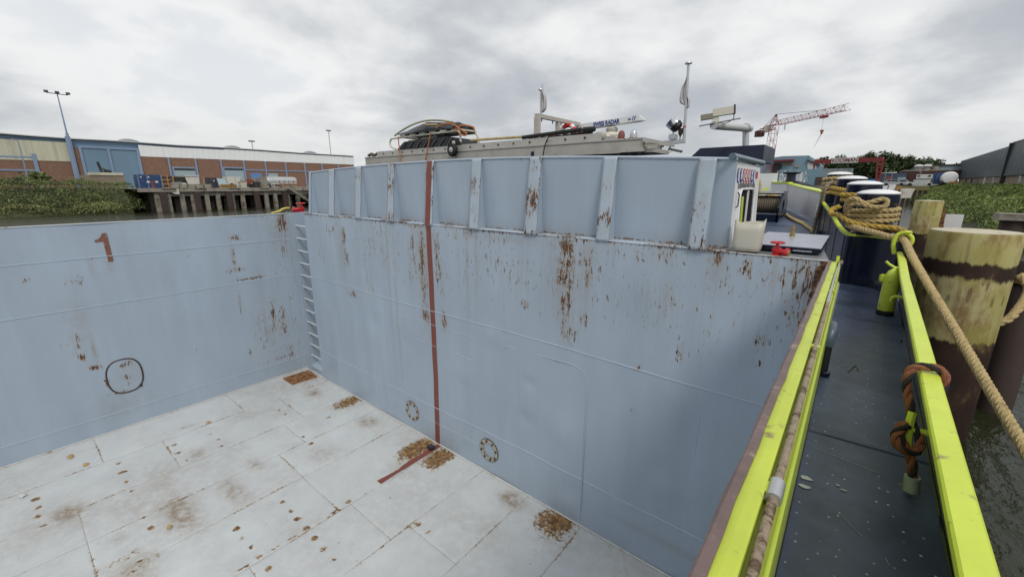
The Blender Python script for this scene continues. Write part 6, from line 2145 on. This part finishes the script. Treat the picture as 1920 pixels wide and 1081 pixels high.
def steel_pile(cx, cy, r, zt, zb, bands, label, mat):
    e_ = empty('mooring_pile', (cx, cy, WZ - .8), label, 'pile', 'steel mooring piles beside the ship')
    m_ = MB()
    m_.lathe((cx, cy, 0), [(r, WZ - .8), (r, -2.4), (r, -1.6), (r, zt - .03), (r - .012, zt - .004)], 48)
    o_ = m_.build('tube', mat, e_, smooth=True)
    o_.data.transform(Matrix.Translation(Vector((0, 0, 0))))
    MB().lathe((cx, cy, 0), [(r - .014, zt - .02), (r - .014, zt + .0), (r * .6, zt + .012), (.02, zt + .02)], 48).build('top_plate', pbr('pale_pile_top', (.55, .50, .38), .8, var=.15, scale=4, c2=(.38, .32, .2), c2t=(.5, .7), c2scale=4) if 'pale_pile_top' not in MATS else MATS['pale_pile_top'], e_, smooth=True)
    return e_


PB = WZ - .8
bpile = steel_pile(1.155, 7.5, .405, -.545, 0, 0, 'large cream and brown steel mooring pile right of the lime rail', pile_mat('cream_brown_pile', [(-1.075 - PB, -.90 - PB), (-9, -1.86 - PB)]))
steel_pile(2.02, 22, .40, -.575, 0, 0, 'smaller looking cream topped pile farther off beside white plate', pile_mat('cream_top_pile', [(-9, -1.78 - PB)]))
e_ = empty('white_plate_bracket', (2.75, 22.6, WZ), 'white rectangular board on rusty bracket beside the farther pile', 'board')
MB().box(2.62, 3.10, 22.7, 22.78, -1.62, -1.08).build('board', M_white, e_)
MB().prism([(2.40, 22.5, -.75), (2.55, 22.5, -.80), (2.62, 22.5, -1.62), (2.50, 22.5, -1.55), (2.45, 22.5, -1.1)], (0, .2, 0)).build('bracket', M_rust, e_)
MB().cyl((2.9, 22.75, WZ - .5), (2.9, 22.75, -1.6), .08, 8).build('post', M_rust, e_)
e_ = empty('timber_pile', (3.45, 18, WZ - .5), 'dark timber pile with a pale concrete cap at photo right edge', 'pile')
MB().lathe((3.45, 18, 0), [(.30, WZ - .5), (.27, -.95)], 12).build('shaft', M_dolph, e_, smooth=True)
MB().prism([(3.08, 17.65, -.96), (3.9, 17.65, -.96), (3.9, 17.65, -.80), (3.10, 17.65, -.78)], (0, .7, 0)).build('cap', M_conc, e_)
e_ = empty('fender_pile', (2.0, 8.6, WZ - .5), 'brown timber fender pile behind the large steel pile', 'pile')
MB().lathe((1.98, 8.75, 0), [(.20, WZ - .5), (.18, -1.05), (.15, -1.0)], 14).build('shaft', M_dolph, e_, smooth=True)
MB().lathe((1.98, 8.75, 0), [(.225, -1.3), (.225, -1.22)], 14).build('hoop', M_rust, e_)
tag(rope('slack_rope', [(1.78, 8.35, -1.15), (1.86, 8.2, -1.32), (1.72, 7.9, -1.62), (1.58, 7.8, -1.72)], .045, M_ropeb), 'slack beige rope hanging behind the large steel pile', 'rope')

# ---- starboard bank and the far yard
m = MB()
rows = [(5.6, WZ - .6), (7.2, WZ + .1), (9.5, -1.7), (12.5, -.55), (15, -.30), (120, -.25)]
ys = lin(-30, 175, 4)
vs = []
for y in ys:
    for i, (x, z) in enumerate(rows):
        vs.append((x + .5 * math.sin(y * .21 + i) * (i < 4), y, z + (.15 * math.sin(y * .4 + i * 2) if 0 < i < 4 else 0)))
n = len(rows)
m.add(vs, [(i * n + k, i * n + k + 1, (i + 1) * n + k + 1, (i + 1) * n + k) for i in range(len(ys) - 1) for k in range(n - 1)])
o = tag(m.build('river_bank', M_soil, None, smooth=True), 'green starboard river bank below the slate shed', None, kind='structure')
m = MB()
m.box(-130, 6.5, 104, 700, WZ - 1, -.26)
m.box(6.5, 500, 175, 700, WZ - 1, -.27)
m.box(-700, -130, 130, 700, WZ - 1, -.3)
tag(m.build('yard_ground', M_yard), 'shipyard ground beyond the harbour end', None, kind='structure')


def sbank(r_):
    y = (24 + 105 * r_.random() ** 1.4) if r_.random() < .88 else r_.uniform(-12, 24)
    u = r_.random()
    x = 6.8 + 8.5 * u
    hill = -3.0 + 2.75 * min(1, u * 1.5)
    bump = 1.1 * mnoise.noise(Vector((x * .4, y * .3, 7))) + .8 * mnoise.noise(Vector((x * 1.1, y * .9, 5)))
    z = hill + r_.random() * (.22 + .5 * (u < .35)) + bump * .42 * (1 if u < .8 else .5)
    return (x, y, max(WZ + .03, z)), r_.uniform(.6, 1.3) * (.7 + y / 140)


tag(leaves('bank_grass', 125000, sbank, .085, leafmat('meadow_green', (.04, .068, .016), (.25, .32, .075), .4), seed=11, lay=.1), 'lush green weeds covering the starboard bank', None, kind='stuff')

# slate shed
SX = 17.0
sh = empty('slate_shed', (SX, 110, -.3), 'long dark slate clad shed with tan brick base on the right', 'shed')
shy = lambda px_, py_: at(px_, py_, 'x', SX)
pF, pN = shy(1795, 348).y, 60.0
zc_ = shy(1850, 333).z
zc_ = shy(1850, 332).z
tF, tN = shy(1803, 302), shy(1900, 272)
yJ = shy(1893, 300).y
yFt = tF.y
zF_, zN_ = tF.z, tN.z
MB().box(SX, SX + 25, pN, pF, -.6, zc_ + .05).build('brick_base', M_tan, sh)


def shed_top(y):
    return zF_ + (zN_ - zF_) * (pF - y) / (pF - tN.y)


seg = lin(yJ, pF, 1.2)
m = MB()
vs = []
for i, y in enumerate(seg):
    yy = y if i < len(seg) - 1 else pF
    d = .05 if i % 2 else 0
    vs += [(SX - .18 - d, yy, zc_), (SX - .05 - d, yy + (tF.y - pF) * (i / (len(seg) - 1)) * 1.0, shed_top(yy))]
m.add(vs, [(2 * i, 2 * i + 1, 2 * i + 3, 2 * i + 2) for i in range(len(seg) - 1)])
m.build('slate_cladding', M_slate, sh)
m = MB()
seg = lin(pN, yJ - .4, 1.2)
vs = []
for i, y in enumerate(seg):
    d = .05 if i % 2 else 0
    vs += [(SX - .28 - d, y, zc_), (SX - .12 - d, y, shed_top(yJ) + .25)]
m.add(vs, [(2 * i, 2 * i + 1, 2 * i + 3, 2 * i + 2) for i in range(len(seg) - 1)])
m.build('slate_cladding', M_slate, sh)
MB().box(SX - .22, SX + 24, pN, yJ - .4, shed_top(yJ) + .25, shed_top(yJ) + .4).build('roof', M_slate, sh)
m = MB()
m.add([(SX - .05, yJ, shed_top(yJ)), (SX - .05, tF.y, zF_), (SX + 25, tF.y, zF_ + .5), (SX + 25, yJ, shed_top(yJ) + .5)], [(0, 1, 2, 3)])
m.add([(SX - .15, pF, zc_), (SX + 25, pF, zc_), (SX + 25, tF.y, zF_ + .5), (SX - .05, tF.y, zF_)], [(0, 1, 2, 3)])
m.build('roof', M_slate, sh)
MB().prism([(SX - .3, pN, zc_ + .05), (SX + 25, pN, zc_ + .05), (SX + 25, pN, shed_top(yJ) + .25), (SX - .3, pN, shed_top(yJ) + .25)], (0, .15, 0)).build('gable_cladding', M_slate, sh)
MB().box(SX - .5, SX - .02, yJ - .55, yJ - .1, -.6, shed_top(yJ) + .3).build('downpipe_gap', M_blackp, sh)
for px_ in (1812, 1822, 1862, 1877, 1912):
    y = shy(px_, 340).y
    w_ = MB().box(SX - .12, SX + .1, y - .45, y + .45, .25, zc_ - .12).build('window', M_blackp if px_ < 1830 else M_white, sh)
    if px_ > 1830:
        MB().box(SX - .14, SX, y - .35, y + .35, .32, zc_ - .2).build('pane', M_glassb, w_)
y = shy(1846, 345).y
MB().box(SX - .16, SX, y - .5, y + .5, -.55, zc_ - .02).build('door', M_chalk, sh)

# low dark brick building with roof hoods
lb2 = empty('brick_workshop', (11, 140, -.25), 'low dark brick workshop with pale windows and roof vents', 'workshop')
g = lambda px_, py_, y: at(px_, py_, 'y', y)
x0, x1, z1 = g(1695, 320, 140).x, g(1800, 320, 140).x, g(1700, 321, 140).z
MB().box(x0, x1, 140, 158, -.4, z1).build('wall', M_dbrick, lb2)
MB().box(x0 - .1, x1, 139.9, 158, z1 + .003, z1 + .25).build('roof_edge', M_conc, lb2)
xa, xb, zt2 = g(1718, 312, 142).x, g(1800, 311, 142).x, g(1760, 311, 142).z
MB().box(xa, xb, 143, 156, z1 + .26, zt2).build('clerestory', M_glassb, lb2)
MB().box(g(1745, 310, 142).x, xb, 142.8, 156, zt2 + .003, zt2 + .35).build('clerestory_roof', M_blackp, lb2)
for px_ in (1722.5, 1738.5, 1753):
    xx = g(px_, 315, 141).x
    h_ = MB().lathe((xx, 141.5, 0), [(.62, z1 + .25), (.62, zt2 - .1)], 12).build('vent_stack', M_conc, lb2, smooth=True)
    if px_ < 1750:
        MB().lathe((xx, 141.5, 0), [(.85, zt2 - .1), (.8, zt2 + .15), (.5, zt2 + .35), (.05, zt2 + .42)], 14).build('vent_cap', M_chalk, h_, smooth=True)
wA, wB = g(1719, 327, 139.9), g(1756, 335, 139.9)
w_ = MB().box(wA.x, wB.x, 139.8, 139.98, wB.z, wA.z).build('window_band', M_chalk, lb2)
for px_ in (1723, 1743, 1753):
    q = g(px_, 330, 139.8)
    MB().box(q.x - .25, q.x + .25, 139.72, 139.79, q.z - .12, q.z + .18).build('pane', M_blackp, w_)
q0, q1 = g(1713, 337, 139), g(1760, 345, 139)
MB().box(q0.x, q1.x, 138.6, 139.2, -.3, q0.z).build('front_wall', M_chalk, lb2)
# navy workshop left of it
lb3 = empty('navy_workshop', (4.5, 138, -.25), 'small navy workshop with white roof beside the gantry leg', 'workshop')
q0, q1 = g(1655, 325, 138), g(1696, 345, 138)
MB().box(q0.x, q1.x, 138, 150, -.4, q0.z).build('wall', pbr('navy_cladding', (.05, .075, .115), .5), lb3)
q2 = g(1682, 322, 138)
MB().prism([(q0.x - .2, 137.8, q0.z + .003), (q2.x, 137.8, q0.z + .003), (q2.x, 137.8, q0.z + .35), (q0.x - .2, 137.8, q0.z + .12)], (0, 10, 0)).build('roof', M_chalk, lb3)
q3 = g(1666, 336, 137.9)
MB().box(q3.x - .5, q3.x + .5, 137.85, 137.97, -.3, q3.z + .6).build('red_door', M_redox, lb3)
MB().box(g(1684, 331, 138).x, q1.x, 137.88, 137.98, .6, 1.7).build('window', M_glassb, lb3)
# blue tarpaulin shed left of the gantry leg
lb4 = empty('blue_container', (0, 128, -.25), 'low bright blue container left of the gantry leg', 'container')
q0, q1 = g(1625, 335, 128), g(1645, 345, 128)
MB().box(q0.x, q1.x, 128, 131, -.3, q0.z).build('body', pbr('bright_blue_paint', (.04, .11, .30), .5), lb4)
for k in range(7):
    xx = q0.x + (q1.x - q0.x) * k / 6.5
    MB().box(xx, xx + .12, 127.95, 128, -.25, q0.z - .08).build('corrugation', MATS['bright_blue_paint'], lb4)
# road tanker
tkq = g(1779, 336, 120)
tnk = empty('tank_lorry', (tkq.x, 120, -.25), 'white tank lorry with blue cab beside the slate shed', 'lorry')
MB().lathe((tkq.x, 0, tkq.z + .25), [(.5, 118.5), (1.0, 118.6), (1.18, 118.9), (1.18, 124), (.9, 124.4)], 24, 'y').build('tank', M_white, tnk, smooth=True)
MB().bevbox(tkq.x - 2.0, tkq.x - .1, 121, 124.5, .1, tkq.z + 1.3, .2).build('cab', M_cblue, tnk)
MB().bevbox(tkq.x - .1, tkq.x + 1.5, 117.8, 118.6, -.1, .55, .08).build('tail_box', M_ochre, tnk)
for dx in (-1.1, 1.0):
    MB().lathe((tkq.x + dx, 119.2, .22), [(.1, -.2), (.5, -.18), (.5, .18), (.1, .2)], 14, 'x').build('wheel', M_rubber, tnk, smooth=True)
MB().box(tkq.x - 1.2, tkq.x + 1.2, 118.8, 124, .2, .45).build('chassis', M_blackp, tnk)


def car(px_, py_, y, mat, label, group='cars in the shipyard'):
    q = g(px_, py_, y)
    e_2 = empty('parked_car', (q.x, y, -.26), label, 'car', group)
    z = -.26
    MB().prism([(q.x - 2.1, y, z + .25), (q.x + 2.1, y, z + .25), (q.x + 2.1, y, z + .75), (q.x + 1.2, y, z + .9), (q.x - 2.0, y, z + .9), (q.x - 2.1, y, z + .6)], (0, 1.7, 0)).build('body', mat, e_2)
    MB().prism([(q.x - 1.7, y + .1, z + .903), (q.x + 1.1, y + .1, z + .903), (q.x + .5, y + .1, z + 1.42), (q.x - 1.2, y + .1, z + 1.42)], (0, 1.5, 0)).build('cabin', mat, e_2)
    MB().prism([(q.x - 1.45, y + .06, z + .95), (q.x + .8, y + .06, z + .95), (q.x + .4, y + .06, z + 1.33), (q.x - 1.15, y + .06, z + 1.33)], (0, .03, 0)).build('side_window', M_glass, e_2)
    for dx in (-1.35, 1.3):
        MB().lathe((q.x + dx, y + .05, z + .32), [(.08, -.1), (.32, -.09), (.32, .09), (.08, .1)], 14, 'y').build('wheel', M_rubber, e_2)


car(1692, 345, 136, M_chalk, 'white car parked in front of the low brick workshop')
car(1676, 345, 134, M_steel, 'silver car parked near the navy workshop')
car(1758, 346, 136, M_carp, 'pale car beside the tank lorry cab')

# jetty with yellow beam and white posts ahead of the bollards
jt = empty('timber_jetty', (5.5, 92, WZ), 'ochre edged timber jetty across the far end of the harbour', 'jetty')
q0, q1 = g(1675, 352, 95), g(1742, 354, 95)
MB().box(q0.x, q1.x, 95, 97, q1.z - .25, q1.z + .45).build('deck', pbr('mossy_timber', (.20, .18, .075), .9, var=.3, scale=1.5), jt)
MB().box(q0.x - .1, q0.x + 1.0, 94.9, 94.99, q1.z - .2, q1.z + .48).build('yellow_end', M_ochre, jt)
for k in range(7):
    xx = q0.x + .3 + (q1.x - q0.x - .6) * k / 6
    MB().cyl((xx, 95.3, WZ - .5), (xx, 95.3, q1.z - .25), .2, 8).build('pile', M_dolph, jt)
for i, (px_, pt, pb_, w, y, lb_) in enumerate(((1660, 348, 358, 4, 60, 'white square fender board left of the jetty'), (1672, 346, 357, 4.5, 60, 'white square fender board right of its twin by the jetty'), (1700, 353, 372, 8, 45, 'leaning white board with rust stains beside the bollards'))):
    q, r2 = g(px_, pt, y), g(px_, pb_, y)
    e_ = empty('white_board', (q.x, y, WZ), lb_, 'board', 'white boards in the water')
    hw = w * y / 840
    MB().prism([(q.x - hw, y, r2.z), (q.x + hw * .8, y, r2.z + .05), (q.x + hw * 1.15, y, q.z), (q.x - hw * .7, y, q.z)], (0, .12, 0)).build('board', M_white if i < 2 else pbr('rust_stained_board', (.66, .62, .55), .6, c2=(.3, .14, .05), c2t=(.52, .62), c2scale=2.2), e_)
    MB().cyl((q.x, y + .2, WZ - .5), (q.x, y + .2, q.z - .1), .05, 8).build('post', M_dolph, e_)

# gantry crane with lettered beam
gc = empty('gantry_crane', (-2, 120, -.25), 'red gantry crane with a white KOOIMAN name board', 'gantry crane')
a_, b_ = g(1528, 303.5, 122), g(1656, 298.5, 118)
MB().bar(a_, b_, .9, .9).build('main_beam', M_craned, gc)
for (pt, pb_) in (((1645.5, 299), (1645, 338)), ((1656.5, 299), (1648.5, 338))):
    t1, t2 = g(*pt, 118), g(*pb_, 118)
    MB().bar(t1, (t2.x, 118, -.25), .32, .32).build('leg', M_craned, gc)
for py_ in (307, 315, 323, 330):
    f_ = (py_ - 299) / 39
    MB().bar(g(1645.5, py_, 118), g(1656 - 7.5 * f_, py_ - .6, 118), .16, .16).build('leg_brace', M_crane, gc)
for dx in (0, 2.2):
    MB().bar((a_.x + dx, 122, a_.z), (a_.x + dx * .6, 122, -.25), .3, .3).build('leg', M_craned, gc)
MB().bevbox(b_.x - 1.5, b_.x - .9, 117.6, 118.4, b_.z + .63, b_.z + .95, .1).build('beam_lamp', M_chalk, gc)
u0, u1 = g(1560, 301.6, 119.8), g(1610, 299.6, 119)
dvx = (u1 - u0).normalized()
upz = Vector((0, 0, 1))
nv = dvx.cross(upz)
MB().obox((u0 + u1) / 2 + nv * .35, (u1 - u0) / 2, nv * .05, upz * .55).build('name_board', M_chalk, gc)
put_text('lettering', 'KOOIMAN', 1.1, (u0 + u1) / 2 + nv * .42 + upz * -.02, dvx, upz, M_craned, gc, sx=.86, bold=.02, extrude=.01)

# tower crane
tc_ = empty('tower_crane', (-19.0, 125, -.25), 'red lattice tower crane with hook hanging from its jib', 'tower crane')


def lattice(name, p0, p1, w, step, mat, par, th=.12, tri=False, w1=None):
    p0, p1 = Vector(p0), Vector(p1)
    d = (p1 - p0)
    L_ = d.length
    d.normalize()
    u = Vector((0, 0, 1)) if abs(d.z) < .8 else Vector((.82, .57, 0))
    s = d.cross(u).normalized()
    u = s.cross(d)
    w1 = w if w1 is None else w1
    cs = ((-.5, 0), (.5, 0), (0, .9)) if tri else ((-.5, -.5), (.5, -.5), (.5, .5), (-.5, .5))
    m_ = MB()

    def pt(k, t_):
        ww = w + (w1 - w) * t_
        return p0 + d * (L_ * t_) + s * cs[k][0] * ww + u * cs[k][1] * ww
    for k in range(len(cs)):
        m_.bar(pt(k, 0), pt(k, 1), th, th)
    o_ = m_.build(name, mat, par)
    m_ = MB()
    n_ = max(1, int(L_ / step))
    for i in range(n_):
        for k in range(len(cs)):
            k2 = (k + 1) % len(cs)
            a2, b2 = (k, k2) if (i + k) % 2 else (k2, k)
            m_.bar(pt(a2, i / n_), pt(b2, (i + 1) / n_), th * .6, th * .6)
            m_.bar(pt(k, i / n_), pt(k2, i / n_), th * .6, th * .6)
    m_.build(name + '_bracing', mat, o_)
    return o_


cz0 = 14.1
lattice('tower', (-19.0, 125, -.25), (-19.0, 125, cz0 - .4), 1.5, 1.5, M_crane, tc_, .08)
lattice('tower_head', (-19.0, 125, cz0 + .2), (-18.8, 124.7, 16.6), 1.5, 1.0, M_crane, tc_, .10, w1=.15)
lattice('jib', (-18.4, 124.6, cz0 - .1), (-4.4, 108.0, cz0 - .1), 1.25, 1.15, M_crane, tc_, .06, tri=True)
lattice('counter_jib', (-19.2, 125.3, cz0 - .35), (-23.2, 133.2, cz0 - .35), 1.0, 1.2, M_crane, tc_, .09)
MB().obox((-23.4, 133.5, cz0 - .9), Vector((-.45, .9, 0)) * 1.1, Vector((.8, .4, 0)), (0, 0, .75)).build('counterweight', M_dbrick, tc_)
MB().bevbox(-21.2, -19.9, 125.6, 126.8, cz0 - 1.3, cz0 + .3, .1).build('cab', M_beige, tc_)
MB().tube([(-18.8, 124.7, 16.6), (-8.5, 112.8, cz0 + .9)], .045, 5).build('jib_tie', M_inkgrey, tc_)
MB().tube([(-18.8, 124.7, 16.6), (-22.8, 132.4, cz0 + .1)], .045, 5).build('counter_tie', M_inkgrey, tc_)
ht = Vector((-18.4, 124.6, cz0 - .1)).lerp(Vector((-4.4, 108.0, cz0 - .1)), .72)
MB().obox(ht + Vector((0, 0, -.35)), Vector((.5, -.6, 0)), Vector((.3, .25, 0)), (0, 0, .22)).build('trolley', M_crane, tc_)
MB().tube([ht + Vector((0, 0, -.5)), ht + Vector((-.05, 0, -2.9))], .03, 5).build('hoist_rope', M_steel, tc_)
MB().prism([ht + Vector((-.3, 0, -2.9)), ht + Vector((.3, 0, -2.9)), ht + Vector((.06, 0, -3.8)), ht + Vector((-.06, 0, -3.8))], (.1, .15, 0)).build('hook_block', M_rustyb, tc_)
MB().tube([ht + Vector((0, 0, -3.8)), ht + Vector((-.9, 0, -6.4))], [.06, .02], 5).build('hanging_sling', M_redox, tc_)
cjt = Vector((-16.3, 122.1, cz0 - .3))
MB().bar(cjt, cjt + Vector((0, 0, -1.2)), .25, .2).build('jib_placard', M_chalk, tc_)

# blue shipyard hall
bh = empty('blue_hall', (-15, 130, -.25), 'blue clad shipyard hall behind the crane tower', 'hall')
z_t = g(1500, 292, 130).z
xl, xr = g(1425, 300, 130).x, g(1515, 300, 130).x
MB().prism([(xl, 130, -.3), (xr, 130, -.3), (xr, 130, z_t), (xl + 5, 130, z_t + .05), (xl, 130, z_t - .6)], (0, 22, 0)).build('main_block', M_bldb, bh)
xg = g(1536, 310, 130).x
MB().prism([(xr + .003, 129.9, -.3), (xg, 129.9, -.3), (xg, 129.9, g(1536, 309, 130).z), (xr + .003, 129.9, z_t)], (0, 20, 0)).build('lean_to', M_bldb, bh)
wa, wb2, wc, wd = g(1514, 302, 129.8), g(1531, 309.5, 129.8), g(1531, 318, 129.8), g(1514, 318, 129.8)
MB().prism([wa, wb2, wc, wd], (0, .08, 0)).build('white_panel', M_chalk, bh)
MB().bar(g(1513, 300.5, 129.7), g(1538, 310, 129.7), .3, .35).build('dark_verge', M_blackp, bh)
d0, d1 = g(1448, 306, 129.9), g(1464, 325, 129.9)
MB().box(d0.x, d1.x, 129.85, 129.98, -.3, d0.z).build('dark_doorway', M_blackp, bh)
e0, e1 = g(1447, 303, 129.8), g(1489, 303, 129.8)
MB().box(e0.x, e1.x, 128.6, 129.98, e0.z, e0.z + .35).build('canopy', M_craned, bh)
c0, c1 = g(1466, 304.5, 129.8), g(1487, 309, 129.8)
MB().box(c0.x, c1.x, 129.82, 129.98, c1.z, c0.z).build('canopy_shade', M_tan, bh)
w0, w1 = g(1490, 309, 129.8), g(1498, 314, 129.8)
MB().box(w0.x, w1.x, 129.82, 129.98, w1.z, w0.z).build('pale_vent', M_conc, bh)
bl = empty('blue_fence_block', (-8, 118, -.25), 'long blue corrugated container row in front of trees', 'container row')
f0, f1 = g(1462, 318, 118), g(1600, 317, 118)
MB().box(f0.x, f1.x, 118, 121, -.3, f0.z).build('body', M_bldb, bl)
nC = 34
for k in range(nC):
    xx = f0.x + (f1.x - f0.x) * k / nC
    MB().box(xx, xx + .22, 117.93, 118, -.2, f0.z - .05).build('corrugation', M_bldb if k < nC * .62 else M_conc, bl)
MB().box(g(1530, 331, 117.9).x, g(1553, 331, 117.9).x, 117.8, 117.92, -.2, g(1540, 332, 117.9).z).build('brown_door', M_dolph, bl)
# white railings in the shipyard
wr = empty('white_railing', (-12, 108, -.26), 'cluttered white tube railings in front of the blue hall', 'railing')
for k in range(26):
    px_ = 1460 + k * 2.05 + rnd.uniform(-.6, .6)
    q = g(px_, 322 + rnd.uniform(-3, 4), 108)
    MB().bar((q.x, 108, -.26), (q.x + rnd.uniform(-.25, .45), 108, q.z), .09, .09).build('post', M_white, wr)
for py_ in (327, 333, 338):
    MB().bar(g(1460, py_, 108), g(1514, py_, 108), .07, .07).build('rail', M_white, wr)
# trees behind the yard
TR = [(1530, 291, 160, 6.0), (1560, 305, 165, 4.5), (1582, 290, 160, 6.0), (1602, 296, 168, 5.0), (1618, 289, 162, 6.2), (1636, 287, 158, 6.5), (1655, 289, 160, 6.5), (1672, 292, 165, 6.0), (1690, 292, 160, 6.0), (1708, 296, 166, 5.0), (1722, 297, 160, 6.0), (1738, 299, 163, 5.0), (1796, 305, 175, 4.0)]
TL = ['leftmost tall tree of the row, beside the blue hall', 'low tree behind left end of KOOIMAN board', 'leafy tree above the middle of the KOOIMAN board', 'tree above right end of KOOIMAN board', 'broad tree behind bollards, right of name board', 'tallest dark tree left of the gantry leg', 'dark tree right behind the gantry leg', 'dark tree above white workshop roof', 'tree with sky gaps left of the brick workshop', 'small tree above the brick workshop left end', 'dark tree behind the first roof vent', 'rightmost tree of the row, behind roof vents', 'tiny tree crown beside the slate shed roof']
for i, (px_, pt, y, r_) in enumerate(TR):
    q = g(px_, pt, y)
    tree('broadleaf_tree', (q.x, y, -.26), q.z + .6, r_ * .62, TL[i], 1900, .42, M_leafd, 20 + i, 'trees behind the shipyard', .3)
tag(leaves('hedge_mass', 5200, lambda r_: ((g(r_.uniform(1525, 1750), 330, 172).x, 172 + r_.uniform(-2, 4), -.2 + r_.random() * 5.0), r_.uniform(.8, 1.4)), .55, M_leafd, seed=77, lay=.3), 'dark undergrowth below the row of trees', None, kind='stuff')
# lamp posts in the yard
for i, (px_, pt, y) in enumerate(((1663, 317, 130), (1674, 324, 125), (1727, 322, 138))):
    q = g(px_, pt, y)
    e_ = empty('yard_lamp', (q.x, y, -.26), ('thin yard lamp in front of the navy workshop door', 'thin yard lamp at the right of navy workshop door', 'thin flag pole in front of the brick workshop')[i], 'lamp post', 'thin posts in the shipyard')
    MB().tube([(q.x, y, -.26), (q.x, y, q.z)], .05, 6).build('post', M_steel, e_)
    MB().box(q.x - .35, q.x + .06, y - .08, y + .08, q.z, q.z + .1).build('lamp_head', M_steel, e_)
